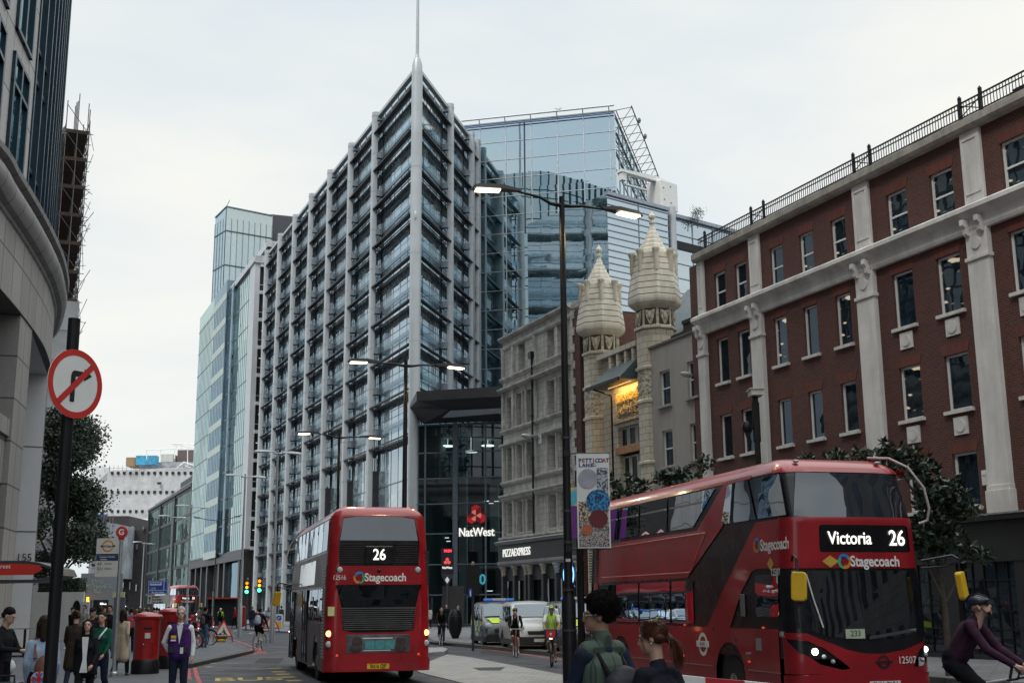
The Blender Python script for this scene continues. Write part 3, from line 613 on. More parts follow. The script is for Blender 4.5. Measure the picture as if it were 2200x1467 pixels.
# ================================================================ the wedge-shaped steel and glass bank building
RC = Vector((-8.54, 105, 0)); FL = 4.02; Z0 = 16.3
rglass = glass('bank_glass', (.24, .31, .33), (.82, .91, .97), .45, 1.5, FL, .010, .03, lit=.10, litcol=(.35, .3, .22), blinds=.12)
rstrip = glass('bank_strip_glass', (.05, .08, .09), (.85, .93, 1), .6, .3, FL, .02, .02)
dpanel = mat('charcoal_panel', (.035, .037, .045), .5, .2, var=.2, scale=1.0)
louv_m = mat('bronze_louvre', (.022, .019, .02), .5, .2)
steelc = mat('column_steel', (.44, .47, .49), .4, .25, var=.1, scale=.4, streak=.12)
steelb = mat('bracket_steel', (.36, .39, .43), .45, .25, var=.12, scale=1)
balu, nt, o = base('balustrade_glass'); _t = N(nt, 'ShaderNodeBsdfTransparent'); _t.inputs[0].default_value = (.86, .93, .96, 1); _g = N(nt, 'ShaderNodeBsdfGlossy'); _g.inputs['Roughness'].default_value = .02; _m = N(nt, 'ShaderNodeMixShader'); _m.inputs[0].default_value = .16; nt.links.new(_t.outputs[0], _m.inputs[1]); nt.links.new(_g.outputs[0], _m.inputs[2]); nt.links.new(_m.outputs[0], o.inputs[0])
mull = mat('mullion_grey', (.16, .19, .22), .4, .4)
RB = thing('bank_office_building', 'tall wedge shaped office of steel columns, glass and dark louvres with a mast', 'building', RC, 0)
def face(rz, xs, side, low):
    # side: -1 returns face +x (left facade), +1 returns face -x (right facade)
    Mx = Matrix.Rotation(rz, 4, 'Z'); REC = .66
    def B(): b = MB(); b.M = Mx; return b
    def cut(a, b, y):                                 # keep clear of the other facade inside the acute corner
        e = max(.7, y/math.tan(R(18.35)))
        return (a if abs(a) > .1 else e, b if abs(b) > .1 else -e)
    for x in xs:
        if abs(x) < .1: continue
        m1 = B(); m1.prism([(x-.42, REC), (x-.42, -.1), (x-.3, -.38), (x, -.5), (x+.3, -.38), (x+.42, -.1), (x+.42, REC)], 0, 50.9)
        for k in range(-4, 9): m1.prism([(x-.45, .5), (x-.45, -.1), (x-.32, -.41), (x, -.53), (x+.32, -.41), (x+.45, -.1), (x+.45, .5)], Z0+k*FL+2.0, Z0+k*FL+2.05)
        m1.build('column', steelc, RB, smooth=25)
        xr = x+.42 if side < 0 else x-.42
        def bx(mb, d0, d1, y0, y1, z0, z1): mb.box(min(xr-side*d0, xr-side*d1), max(xr-side*d0, xr-side*d1), y0, y1, z0, z1)
        m1 = B(); bx(m1, 0, .03, .04, REC, 0, 50.3); m1.build('return_panel', dpanel, RB)
        m1 = B(); m2 = B()
        for k in range(-3 if low(x) else 0, 9):
            z = Z0+k*FL
            for y0 in (.06, .22, .38): bx(m1, .03, .06, y0, y0+.12, z-1.9, z+.2); bx(m1, .03, .06, y0, y0+.12, z+.35, z+1.35)
            m2 = B(); bx(m2, .03, .25, -.1, .55, z+1.45, z+2.05); m2.build('floor_bracket', steelb, RB)
        m1.build('slot_windows', rstrip, RB)
    xs_ = sorted(xs)
    for i in range(len(xs_)-1):
        a, b = xs_[i], xs_[i+1]; a0, b0 = a, b; a1 = a+(.42 if abs(a) > .1 else 0); b1 = b-(.42 if abs(b) > .1 else 0)
        ga, gb = cut(a, b, REC); m1 = B(); m1.quad((ga, REC, 0), (gb, REC, 0), (gb, REC, 50.3), (ga, REC, 50.3)); gz_ = m1.build('glazing', rglass, RB)
        lw = low(a if side < 0 else b); a1c, b1c = (a1 if abs(a) > .1 else ga), (b1 if abs(b) > .1 else gb)
        m2 = B(); m3 = B(); m4 = B(); n_ = max(2, round((b-a)/2.2))
        for q in range(1, n_): 
            xx = a+(b-a)*q/n_
            if ga < xx < gb: m2.box(xx-.02, xx+.02, REC-.03, REC, 4, 50.3)
        z = Z0+2.0 if not lw else 6.2
        while z < 50: m2.box(a1c, b1c, REC-.025, REC, z-.025, z+.025); z += .67
        if not lw:
            for z in (5.6, 9.2, 12.8): m2.box(a1c, b1c, REC-.04, REC, z-.05, z+.05)
        la, lb = cut(a, b, .35); la = la+.3 if abs(a) > .1 else la; lb = lb-.3 if abs(b) > .1 else lb
        ba, bb_ = cut(a, b, .3); ba = ba+.42 if abs(a) > .1 else ba; bb_ = bb_-.42 if abs(b) > .1 else bb_
        for k in range(-3 if lw else 0, 9):
            z = Z0+k*FL
            m3.prism([(-.38, z+.02), (-.38, z+.16), (.40, z+.5), (.40, z+.34)], la, lb, 'x')
            m3.box(la, lb, .15, .2, z-.16, z-.08)
            m4.box(ba, bb_, .3, .32, z+1.3, z+2.35)
            m2.box(a1c, b1c, REC-.05, REC, z+1.6, z+1.85)
        m2.build('mullions', mull, gz_)
        m3.build('sun_louvres', louv_m, RB); m4.build('glass_balustrade', balu, RB)
        m2 = B(); ra, rb = cut(a, b, .3); m2.prism([(-.05, 50.3), (-.05, 50.62), (.4, 50.62), (.4, 50.3)], ra, rb, 'x'); m2.box(ra, rb, .2, .3, 48.9, 48.97)
        for q in range(1, n_):
            xx = a+(b-a)*q/n_
            if ra < xx < rb: m2.box(xx-.03, xx+.03, .2, .3, 48.9, 50.3)
        m2.build('roof_edge_beam', steelc, RB)
        m2 = B(); m2.box(a1c, b1c, .4, REC-.01, 3.9, 4.3); m2.box(a1c, b1c, .5, REC-.01, 0, .4)
        for q in range(1, n_):
            xx = a+(b-a)*q/n_
            if ga < xx < gb: m2.box(xx-.1, xx+.1, .5, REC-.01, 0, 4)
        m2.build('ground_floor_frames', dpanel, RB)
LX = [0, -13.0, -22.1, -31.1, -40.0, -48.8, -57.6, -66.2]
face(AZ_T, LX, -1, lambda x: x < -31.5)
RXS = [0, 10.2, 17.9]
face(R(76.2), RXS + [20.3], 1, lambda x: False)
m1 = MB(); m1.lathe([(.5, 0), (.5, 49.6), (.46, 50.6), (.3, 51.2)], (0, 0, 0), 20)
for z in (4, 11.5, 16.9, 24.5, 32.5, 40.6): m1.lathe([(.52, z), (.52, z+.06)], (0, 0, 0), 20)
m1.sph((.0, -.45, 35.9), (.16, .12, .5), 10)
m1.build('corner_column', steelc, RB, smooth=True)
m1 = MB(); m1.cyl((0, 0, 51), (0, 0, 66), .16, .08, 10); m1.cyl((0, 0, 50.6), (0, 0, 51.6), .3, .17, 10)
m1.build('mast', steelc, RB, smooth=True)
# roof and hidden back walls
d1 = Vector((-.389, .921, 0)); d2 = Vector((.2385, .971, 0))
m1 = MB(); A_ = d1*5.0; m1.add([(0, 4.2, 50.28), tuple(d1*66.2+Vector((1.4, .6, 50.28))), tuple(d1*66.2+Vector((18, 12, 50.28))), tuple(d2*20.3+Vector((-1.5, .4, 50.28)))], [(0, 3, 2, 1)])
m1.quad(tuple(d1*66.2), tuple(d1*66.2+Vector((18, 12, 0))), tuple(d1*66.2+Vector((18, 12, 50.2))), tuple(d1*66.2+Vector((0, 0, 50.2)))); m1.build('roof', dkgrey, RB)
# entrance hall, dark folded canopy
EH = thing('entrance_hall', 'glass entrance hall under a dark folded canopy below the steel corner', 'entrance', RC, R(-13.8))
teal = clear_glass('hall_glass', (.42, .56, .6), .13)
m1 = MB(); m1.quad((.4, -.2, 0), (13, -.2, 0), (13, -.2, 17.1), (.4, -.2, 17.1)); hg = m1.build('glazing', teal, EH)
m1 = MB()
for x in (1.12, 3.75, 6.45, 9.2, 11.9): m1.box(x-.06, x+.06, -.3, -.1, 0, 17.1)
for z in (.3, 2.7, 5.2, 7.75, 10.25, 12.4, 14.6, 17.0): m1.box(.4, 13, -.3, -.1, z-.05, z+.05)
m1.box(3.6, 4.0, -.35, -.05, 0, 17); m1.build('mullions', mat('pale_mullion', (.14, .17, .2), .4, .4), hg)
m1 = MB(); m1.add([(-.2, -.6, 18.75), (2.6, -7.2, 18.75), (14, -7.6, 18.75), (14, 3, 18.75), (-.2, 3, 18.75), (-.2, -.6, 18.55), (2.6, -7.2, 17.95), (14, -7.6, 17.95), (1.0, -.4, 17.1), (4.5, -4.6, 17.55), (14, -5.0, 17.5), (14, -.3, 17.1)],
    [(0, 1, 2, 3, 4), (5, 6, 1, 0), (6, 7, 2, 1), (5, 8, 9, 6), (6, 9, 10, 7), (8, 11, 10, 9), (0, 4, 8, 5)])
m1.build('canopy', mat('canopy_bronze', (.03, .028, .03), .5, .2, var=.25, scale=.6), EH)
m1 = MB(); m1.add([(4.6, -4.4, 17.5), (12.5, -4.8, 17.45), (12.5, -2.6, 17.28), (3.2, -2.2, 17.28)], [(3, 2, 1, 0)]); m1.build('soffit_panel', mat('soffit_silver', (.45, .47, .55), .4), EH)
hall_d = mat('hall_interior', (.03, .045, .05), .7, var=.5, scale=.5)
m1 = MB(); m1.box(.5, 14, 13, 13.3, 0, 17); m1.box(.3, .5, 0, 13, 0, 17); m1.box(.5, 14, 0, 13, 16.8, 17); m1.box(.5, 14, .2, 13, .02, .1); m1.build('hall_walls', hall_d, EH)
pale = mat('hall_pale_wall', (.33, .35, .33), .7, var=.2, scale=.6)
m1 = MB(); m1.box(2.6, 3.3, 5, 5.4, 0, 13.5); m1.box(4.9, 5.7, 7, 7.4, 6.5, 12.5); m1.box(1.0, 14, 6, 12, 5.0, 5.25); m1.box(1.0, 14, 8, 12, 9.5, 9.75); m1.build('hall_columns', pale, EH)
m1 = MB()
for x, z, w_ in ((1.6, 7.6, .35), (1.75, 7.3, .35), (5.2, 10.7, .4), (5.6, 10.5, .4), (6.1, 10.65, .4), (9.4, 9.9, .3), (2.4, 4.9, .3), (5.3, 3.0, .6), (7.2, 2.9, .6)): m1.box(x, x+w_, 4, 4.1, z, z+.07)
m1.build('hall_strip_lights', lit_white, EH)
for px, py, Y in ((962, 959, 112), (1004, 948, 114), (1012, 971, 111), (1048, 958, 113)):
    p = PY(px, py, Y); lp_ = EH.matrix_basis.inverted() if False else (Matrix.Translation(RC) @ Matrix.Rotation(R(-13.8), 4, 'Z')).inverted() @ p
    m1 = MB(); m1.cyl((0, 0, 0), (0, 0, .08), .58, n=24); m1.cyl((0, 0, .08), (0, 0, 1.6), .015, n=5); m1.build('pendant_lamp', emis('pendant', (1, .97, .9), 2.4), EH, loc=lp_)
# red emblem of three folded blocks, and the name
er = mat('emblem_red', (.5, .02, .03), .5, emit=(.6, .01, .02), es=.25, var=.05); er2 = mat('emblem_dark_red', (.2, .01, .015), .5, emit=(.3, .0, .01), es=.15, var=.05); er3 = mat('emblem_salmon', (.75, .28, .2), .5, emit=(.8, .25, .15), es=.3, var=.05)
def emblem(parent, loc, s, mats=(er, er2, er3)):
    root = MB()
    for k in range(3):
        root.M = Matrix.Rotation(k*2*math.pi/3, 4, 'Y')
        root.prism([(-.31*s, .2*s), (0, .02*s), (.31*s, .2*s), (.31*s, .56*s), (.0, .74*s), (-.31*s, .56*s)], -.05*s-.01*k, .05*s, 'y', 0)
        root.prism([(0, .02*s), (.31*s, .2*s), (.31*s, .56*s), (.0, .38*s)], -.09*s, -.05*s, 'y', 1)
        root.prism([(-.31*s, .2*s), (0, .02*s), (0, .38*s), (-.2*s, .34*s)], -.10*s, -.05*s, 'y', 2)
    return root.build('emblem', list(mats), parent, loc=loc)
lp_ = (Matrix.Translation(RC) @ Matrix.Rotation(R(-13.8), 4, 'Z')).inverted()
sgn = thing('bank_sign', 'red three part emblem above white bank name on the entrance glass', 'sign', RC, R(-13.8))
e1 = lp_ @ PY(1023, 1107, 103.2); emblem(sgn, (e1.x, -.45, e1.z), 1.22)
text(sgn, 'NatWest', 1.0, (e1.x, -.42, (lp_ @ PY(1023, 1143, 103.2)).z), emis('sign_white', (1, 1, .92), .95), ext=.03, bold=.014, sx=.82)
e2 = lp_ @ PY(1022, 1245, 103.2); ns = thing('door_number_sign', 'cyan door number on the entrance hall glass', 'sign', RC, R(-13.8)); text(ns, '250', 1.15, (e2.x, -.42, e2.z), emis('cyan_num', (.08, .45, .55), .6), ext=.02, bold=.02)
# ---------------- mirror-glass block standing square to the right facade
WO = RC + Vector((.2385, .971, 0))*20.3
MG = thing('mirror_glass_block', 'large sky reflecting glass block behind the steel building with a roof rail', 'building', WO, R(-13.8))
mglass = glass('mirror_glass', (.01, .05, .065), (.72, .87, .95), .62, 2.84, 2.05, .0016, .002, lit=.05, litcol=(.5, .42, .12), var=.4)
m1 = MB(); m1.box(-1.5, 15.1, 0, 34, 0, 52.6); m1.build('glazing', mglass, MG)
m1 = MB()
for x in (.45, 3.29, 6.12, 8.98, 11.8, 14.6): m1.box(x-.04, x+.04, -.08, .0, 0, 52.6)
for k in range(26): m1.box(-1.5, 15.1, -.07, .0, 52.5-k*2.06-.03, 52.5-k*2.06+.03)
for k in range(13): m1.box(15.1, 15.18, k*2.84-.04, k*2.84+.04, 0, 52.6)
for k in range(26): m1.box(15.1, 15.17, 0, 34, 52.5-k*2.06-.03, 52.5-k*2.06+.03)
m1.build('mullions', mat('silver_mullion', (.5, .53, .57), .35, .5), MG)
m1 = MB(); m1.cyl((-1.5, -.5, 53.1), (15.2, -.5, 53.1), .1, n=8); m1.cyl((-1.5, -.35, 52.3), (15.0, -.35, 52.3), .07, n=8, mi=1); m1.box(-1.5, 15.1, -.1, .4, 52.6, 52.75)
for x in (.45, 3.29, 6.12, 8.98, 11.8, 14.6): m1.cyl((x, -.5, 53.1), (x, 0, 52.3), .06, n=6)
m1.cyl((8.8, -.4, 53.2), (9.6, -.4, 53.5), .05, n=5); m1.cyl((8.8, -.4, 53.5), (9.7, -.4, 53.2), .05, n=5)
m1.build('roof_rail', [steelc, mat('blue_rail', (.02, .12, .35), .4)], MG)
m1 = MB(); m1.cyl((15.3, 0, 52.7), (15.3, 34, 52.7), .06, n=6); m1.cyl((17.0, -.3, 52.9), (17.0, 34, 52.9), .07, n=6); m1.cyl((15.3, 0, 50.2), (15.3, 34, 50.2), .06, n=6)
for k in range(15): m1.cyl((15.1, k*2.4, 52.7), (17.0, k*2.4, 52.9), .045, n=5); m1.cyl((15.2, k*2.4, 50.4), (17.0, k*2.4, 52.9), .035, n=5)
for k in (2, 4): m1.sph((17.1, k*2.4, 53.3), (.2, .2, .35), 6)
m1.build('side_gantry', mat('gantry_metal', (.09, .1, .11), .5, .4), MG)
m1 = MB(); m1.box(5.3, 5.42, -.12, -.01, 40, 52.5); m1.build('dark_drainpipe', mat('navy_metal', (.02, .03, .06), .4), MG)
# ---------------- lower louvred glass block, roof crane, roof plant
LB = thing('louvred_glass_block', 'lower pale blue glass block ruled with horizontal louvres behind the turrets', 'building', (8.42, 110, 0), R(38.4))
lglass = glass('pale_blue_glass', (.05, .10, .12), (.78, .89, .97), .62, 4.6, .64, .006, .01, var=.3)
m1 = MB(); m1.box(.9, 9.0, 0, 12, 0, 39.9); m1.box(10.4, 30, 0.5, 12, 0, 39.6); m1.box(9, 10.4, 2.2, 12, 0, 39.7); m1.build('glazing', lglass, LB)
m1 = MB()
for k in range(48): z = 39.5-k*.64; m1.box(.9, 9.0, -.1, .0, z-.035, z+.035)
for k in range(24): z = 39.3-k*1.5; m1.box(10.4, 30, .4, .5, z-.03, z+.03)
for x in (5.0,): m1.box(x-.04, x+.04, -.06, 0, 0, 39.9)
for x in (13.0, 16, 19, 22): m1.box(x-.04, x+.04, .42, .5, 0, 39.6)
m1.box(.8, 9.1, -.25, .3, 39.75, 40.1); m1.box(10.3, 30, .2, .9, 39.5, 39.85); m1.build('louvres', mat('pale_louvre', (.30, .34, .40), .4, .4), LB)
m1 = MB(); m1.lathe([(.42, 0), (.42, 40.4)], (9.9, .3, 0), 16); m1.build('column', steelc, LB, smooth=True)
m1 = MB(); m1.box(10.3, 30, .3, .52, 36.3, 37.1); m1.build('dark_band', black, LB)
CR = thing('roof_crane', 'white window cleaning crane with a long flat arm on the louvred block roof', 'crane', (8.42, 110, 40), R(38.4))
m1 = MB(); m1.box(9.2, 11.6, 1.0, 3.0, .4, 3.4); m1.box(9.9, 10.9, 1.4, 2.4, -.2, .4); m1.build('machine_house', white, CR, bevel=.06)
m1 = MB(); m1.prism([(4.5, 3.4), (4.5, 3.65), (9.3, 3.95), (11.5, 3.7), (11.5, 3.3), (9.3, 3.4)], 1.6, 2.3, 'y'); m1.box(5.2, 8.2, 1.8, 2.1, 2.2, 2.35); m1.box(4.6, 5.2, 1.7, 2.2, 2.6, 3.4); m1.build('arm', white, CR)
m1 = MB()
for x, z in ((9.6, 2.6), (10.6, 2.9), (10.6, 1.2), (9.7, 1.4)): m1.cyl((x, .96, z), (x, 1.0, z), .07, n=8)
m1.build('bolts', dkgrey, CR)
# ================================================================ left side: curved stone office
CP = [(-16.5, -45), (-15.2, -20), (-14.8, 2), (-15.0, 16), (-15.5, 27), (-16.1, 36.2), (-16.6, 39.1), (-17.4, 43.3), (-18.4, 47.8), (-19.3, 51.1), (-20.7, 55.2), (-23.4, 61.0), (-26.6, 64.2), (-31, 66.0), (-40, 67)]
def catmull(P, n=6):
    o_ = []
    for i in range(len(P)-1):
        p0 = Vector(P[max(i-1, 0)]); p1 = Vector(P[i]); p2 = Vector(P[i+1]); p3 = Vector(P[min(i+2, len(P)-1)])
        for k in range(n):
            t = k/n; o_.append(.5*((2*p1)+(p2-p0)*t+(2*p0-5*p1+4*p2-p3)*t*t+(3*p1-p0-3*p2+p3)*t**3))
    o_.append(Vector(P[-1])); return o_
CV = catmull(CP); CL = [0]
for a, b in zip(CV[:-1], CV[1:]): CL.append(CL[-1]+(b-a).length)
def cpt(u, off=0.0, z=0.0):                 # point on the curved front; off > 0 goes into the building
    u = min(max(u, 0), CL[-1]-1e-4); i = max(j for j in range(len(CL)-1) if CL[j] <= u); t = (u-CL[i])/(CL[i+1]-CL[i])
    p = CV[i].lerp(CV[i+1], t); d = (CV[min(i+2, len(CV)-1)]-CV[max(i-1, 0)]).normalized(); n = Vector((-d.y, d.x))
    return (p.x+n.x*off, p.y+n.y*off, z)
def u_at(Y): return min(range(0, int(CL[-1]*10)), key=lambda k: abs(cpt(k/10)[1]-Y) + (0 if k/10 < CL[-1]-9 else 5))/10
def band(mb, u0, u1, prof, step=.8, mi=0):  # profile (off, z) swept along the front
    n = max(1, int((u1-u0)/step)); m_ = len(prof); vs = []; fs = []
    for i in range(n+1):
        u = u0+(u1-u0)*i/n
        for o_, z in prof: vs.append(cpt(u, o_, z))
    for i in range(n):
        for j in range(m_): a = i*m_+j; b = i*m_+(j+1) % m_; fs.append([a, a+m_, b+m_, b])
    fs += [list(range(m_)), list(range(n*m_+m_-1, n*m_-1, -1))]
    mb.add(vs, fs, mi)
def wallstone(name, c, jw, jh, dirt=.35):
    m_, nt, o = base(name); v = coords(nt)
    sp = N(nt, 'ShaderNodeSeparateXYZ'); nt.links.new(v, sp.inputs[0]); cb = N(nt, 'ShaderNodeCombineXYZ'); nt.links.new(sp.outputs[1], cb.inputs[0]); nt.links.new(sp.outputs[2], cb.inputs[1])
    t = N(nt, 'ShaderNodeTexBrick'); t.offset = 0; t.inputs['Scale'].default_value = 1; t.inputs['Brick Width'].default_value = jw; t.inputs['Row Height'].default_value = jh; t.inputs['Mortar Size'].default_value = .032
    t.inputs['Color1'].default_value = sc3(c, .93); t.inputs['Color2'].default_value = sc3(c, 1.07); t.inputs['Mortar'].default_value = sc3(c, .15); nt.links.new(cb.outputs[0], t.inputs['Vector'])
    col = mixc(nt, ramp(nt, noise(nt, v, 14, 5, .8), [(.38, 0.0), (.62, .45)]), t.outputs['Color'], sc3(c, .5))
    col = mixc(nt, ramp(nt, noise(nt, v, .5, 7, .7, (1.5, 1.5, .3)), [(.42, 0.0), (.72, dirt)]), col, sc3(c, .35))
    p = N(nt, 'ShaderNodeBsdfPrincipled'); p.inputs['Roughness'].default_value = .7; nt.links.new(col, p.inputs['Base Color']); nt.links.new(p.outputs[0], o.inputs[0]); return m_
gran = wallstone('pale_granite', (.34, .325, .315), 1.6, 1.55)
gran2 = wallstone('granite_band', (.27, .262, .26), 1.5, 40)
panelw = mat('white_reveal_panel', (.68, .69, .70), .6, var=.06, scale=.6)
LBd = thing('curved_stone_office', 'tall curved office with granite piers and blue framed windows at the left edge', 'building')
U48, U50, U57, U60, UE = u_at(44.0), u_at(46.3), u_at(55.6), u_at(60.5), CL[-1]
TOPZ = 71
m1 = MB()
piers = [(U48-.2, U50), (U57, U60)]; u = U48-.2
while u > 8: piers.insert(0, (u-10.5, u-8.5)); u -= 10.5
for a, b in piers: band(m1, a, b, [(.55, 0), (.55, 12.4), (2.6, 12.4), (2.6, 0)], .5)
band(m1, 2, UE, [(.5, 12.4), (.5, 14.9), (2.6, 14.9), (2.6, 12.4)]); m1.build('piers', gran, LBd)
m1 = MB(); [band(m1, a-.06, b+.06, [(.48, z), (.48, z+.5), (2.6, z+.5), (2.6, z)], .5) for a, b in piers[:-1] for z in (0,)]
band(m1, 2, U48-.2, [(.75, 6.2), (.75, 7.9), (2.6, 7.9), (2.6, 6.2)]); band(m1, 2, U48-.2, [(.62, 7.9), (.62, 8.5), (2.6, 8.5), (2.6, 7.9)]); m1.build('ledge', gran, LBd)
m1 = MB(); prof = [(.5, 14.9), (.42, 14.95), (.40, 15.05)] + [(.42-.42*math.sin(t*math.pi/6), 15.55-.5*math.cos(t*math.pi/6)) for t in range(1, 6)] + [(.2, 16.05), (-.02, 16.12), (-.05, 16.3), (.1, 16.36), (.8, 16.5), (2, 16.5), (2, 14.9)]
band(m1, 2, UE, prof); m1.build('cornice', gran2, LBd, smooth=30)
a, b = U57-.03, U57
p0, p1 = cpt(U57-.05, .58), cpt(U57-.05, 2.55)
m1 = MB(); m1.add([(p0[0], p0[1], .0), (p1[0], p1[1], .0), (p1[0], p1[1], 12.4), (p0[0], p0[1], 12.4)], [(0, 1, 2, 3)])
q0, q1 = cpt(U50+.1, .6), cpt(U50+.1, 2.55); m1.add([(*q0[:2], 12.37), (*q1[:2], 12.37), (*p1[:2], 12.37), (*p0[:2], 12.37)], [(0, 1, 2, 3)]); m1.build('white_reveal', panelw, LBd)
m1 = MB()
for z in (5.2, 9.0): m1.add([(p0[0]-.0, p0[1]-.02, z), (p1[0], p1[1]-.02, z), (p1[0], p1[1]-.02, z+.04), (p0[0], p0[1]-.02, z+.04)], [(0, 1, 2, 3)])
m1.build('panel_joints', dkgrey, LBd)
rzt = math.atan2(p0[1]-p1[1], p0[0]-p1[0])
text(LBd, '155', .5, (p0[0]-.40*math.cos(rzt)-0.0, p0[1]-.40*math.sin(rzt)-.1, 4.05), txt_black, (R(90), 0, rzt), ext=.01, sx=.9)
recg = glass('recess_glass', (.02, .025, .03), (.7, .8, .9), .12, 1.5, 3, .02, .03)
m1 = MB(); band(m1, 2, UE, [(2.55, 0), (2.55, 12.4), (2.8, 12.4), (2.8, 0)]); m1.build('recess_glazing', recg, LBd)
# upper storeys: stone panels with deep blue windows, then a fully glazed sweep
blueframe = mat('deep_blue_frame', (.012, .035, .055), .35, .3)
uglass = glass('sweep_glass', (.012, .05, .065), (.85, .92, .96), .55, 1.5, 4.9, .015, .03, wall=True, lit=.03, litcol=(.5, .5, .45))
wglass = glass('teal_window_glass', (.01, .055, .07), (.6, .8, .85), .22, 1.3, 4.9, .03, .06, lit=.04)
pst = wallstone('pale_panel_stone', (.45, .45, .44), 1.3, 2.45, .15)
UG = u_at(44.2); FH = 4.95
m1 = MB(); band(m1, 2, UG, [(.8, 16.5), (.8, TOPZ), (1.5, TOPZ), (1.5, 16.5)]); band(m1, UG, UE, [(.8, 16.5), (.8, 17.1), (1.5, 17.1), (1.5, 16.5)]); m1.build('stone_cladding', pst, LBd)
m1 = MB(); band(m1, UG, UE, [(.95, 17.1), (.95, TOPZ), (1.5, TOPZ), (1.5, 17.1)]); gz_ = m1.build('sweep_glazing', uglass, LBd)
m1 = MB(); u = UG
while u < UE-2: band(m1, u, u+.16, [(.74, 17.0), (.74, TOPZ), (.95, TOPZ), (.95, 17.0)], .2); u += 1.5 if u < UG+3 or u > UG+7 else 1.0
for k in range(11):
    for dz in (0, 1.3): band(m1, UG, UE, [(.86, 17.1+k*FH+dz), (.86, 17.25+k*FH+dz), (.96, 17.25+k*FH+dz), (.96, 17.1+k*FH+dz)])
m1.build('mullions', blueframe, gz_)
u = UG-1.2; n_ = 0
while u > 20 and n_ < 9:
    for k in range(11):
        z = 17.1+k*FH; m1 = MB(); m2 = MB()
        band(m2, u-2.7, u, [(.78, z), (.78, z+4.1), (.82, z+4.1), (.82, z)], .9)
        for (a, b, c, d) in ((u-2.7, u-2.5, z, z+4.1), (u-.2, u, z, z+4.1), (u-1.5, u-1.3, z, z+4.1), (u-2.7, u, z, z+.14), (u-2.7, u, z+3.96, z+4.1), (u-2.7, u, z+2.9, z+3.04)): band(m1, a, b, [(.68, c), (.68, d), (.79, d), (.79, c)], .9)
        f = m1.build('window', blueframe, LBd); m2.build('pane', wglass, f)
    u -= 4.4 if n_ else 4.1; n_ += 1
# hidden body of the building
m1 = MB(); bx = [cpt(2, 1.5), *[cpt(u_, 1.5) for u_ in range(6, int(UE), 4)], (-40, 66.4, 0), (-60, 60, 0), (-55, -45, 0)]
m1.prism([(p[0], p[1]) for p in bx], 12.5, TOPZ-.1); m1.build('core', gran, LBd)
# ---------------- scaffolding tower
SCF = thing('scaffold_tower', 'tall tube scaffolding with brown boards above white sheeting beyond the stone office', 'scaffolding', (PY(183, 400, 80).x, 80, 0), math.atan2(.921, -.389)-math.pi/2)
tubem = mat('scaffold_tube', (.16, .16, .17), .5, .4); boardm = mat('scaffold_board', (.09, .06, .045), .8, var=.3, scale=4)
m1 = MB(); m2 = MB(); rr = random.Random(3)
for y in [i*2.1 for i in range(13)]:
    for x in (0, -.75, -1.5): m1.cyl((x, y, 18), (x, y, 35+rr.uniform(0, 3.5)), .035, n=5)
for z in [18+1.0*i for i in range(18)]:
    for x in (0, -1.5): m1.cyl((x, -.2, z), (x, 25.5, z), .028, n=4)
    if int(z) % 2 == 0:
        for y in [i*2.1 for i in range(13)]: m1.cyl((.3, y, z), (-1.8, y, z), .03, n=4)
        m2.box(-1.45, -.05, 0, 25, z-.02, z+.05); m2.box(-1.5, .0, -.03, 0, z, z+.22)
        m1.cyl((0, 0, z), (-1.5, 0, z+2), .03, n=4); m1.cyl((.02, 0, z), (.02, 4.2, z+2), .03, n=4)
        for q in range(5): m1.cyl((.1, rr.uniform(0, 20), z+rr.uniform(0, 1.5)), (.7, rr.uniform(0, 20), z+rr.uniform(-.2, 1.2)), .022, n=4)
m1.build('tubes', tubem, SCF); m2.build('boards', boardm, SCF)
m1 = MB(); m1.box(-9, -1.6, .5, 26, 0, 34); m1.build('wall', mat('dark_grey_wall', (.09, .085, .08), .9), SCF)  # plain dark grey wall behind the tubes
sheet_m, nt, o = base('white_sheeting'); v = coords(nt)
p = N(nt, 'ShaderNodeBsdfPrincipled'); p.inputs['Roughness'].default_value = .5
nt.links.new(ramp(nt, noise(nt, v, .35, 7, .65), [(.3, (.42, .43, .44)), (.7, (.66, .67, .67))]), p.inputs['Base Color'])
b = N(nt, 'ShaderNodeBump'); b.inputs['Strength'].default_value = .8; b.inputs['Distance'].default_value = .16
nt.links.new(noise(nt, v, .3, 4, .5, (1, 1, 1.8)), b.inputs['Height']); nt.links.new(b.outputs[0], p.inputs['Normal']); nt.links.new(p.outputs[0], o.inputs[0])
m1 = MB(); m1.box(-1.7, .15, -.15, 26, 2.5, 22)
for z in range(4, 22, 2): m1.cyl((-1.7, -.2, z), (.18, -.2, z), .03, n=4); m1.cyl((.18, 0, z), (.18, 25, z), .03, n=4)
m1.build('sheeting', sheet_m, SCF)
# ---------------- glass office beyond the bank: terrace block plus tower, in the street frame
OC = SN*33.0
GC = thing('green_glass_office', 'pale green glass office with a white corner column and a higher glass tower', 'building', OC, 0)
def SF(a, t, z): return SD*a + SN*t + Vector((0, 0, z))     # relative to OC
gg = glass('green_glass', (.06, .105, .10), (.74, .90, .90), .52, 1.5, 4.12, .02, .04, var=.55, blinds=.12, lit=.02)
gg2 = glass('dark_bay_glass', (.03, .06, .08), (.6, .75, .85), .25, .75, 4.12, .02, .03, var=.7, lit=.06, litcol=(.4, .38, .3))
wfr = mat('white_frame', (.48, .50, .53), .45, var=.08, scale=.3)
def sbox(mb, a0, a1, t0, t1, z0, z1, mi=0):
    c_ = [SF(a, t, z) for z in (z0, z1) for t in (t0, t1) for a in (a0, a1)]
    mb.add([tuple(v_) for v_ in c_], [(0, 1, 3, 2), (4, 6, 7, 5), (0, 4, 5, 1), (2, 3, 7, 6), (0, 2, 6, 4), (1, 5, 7, 3)], mi)
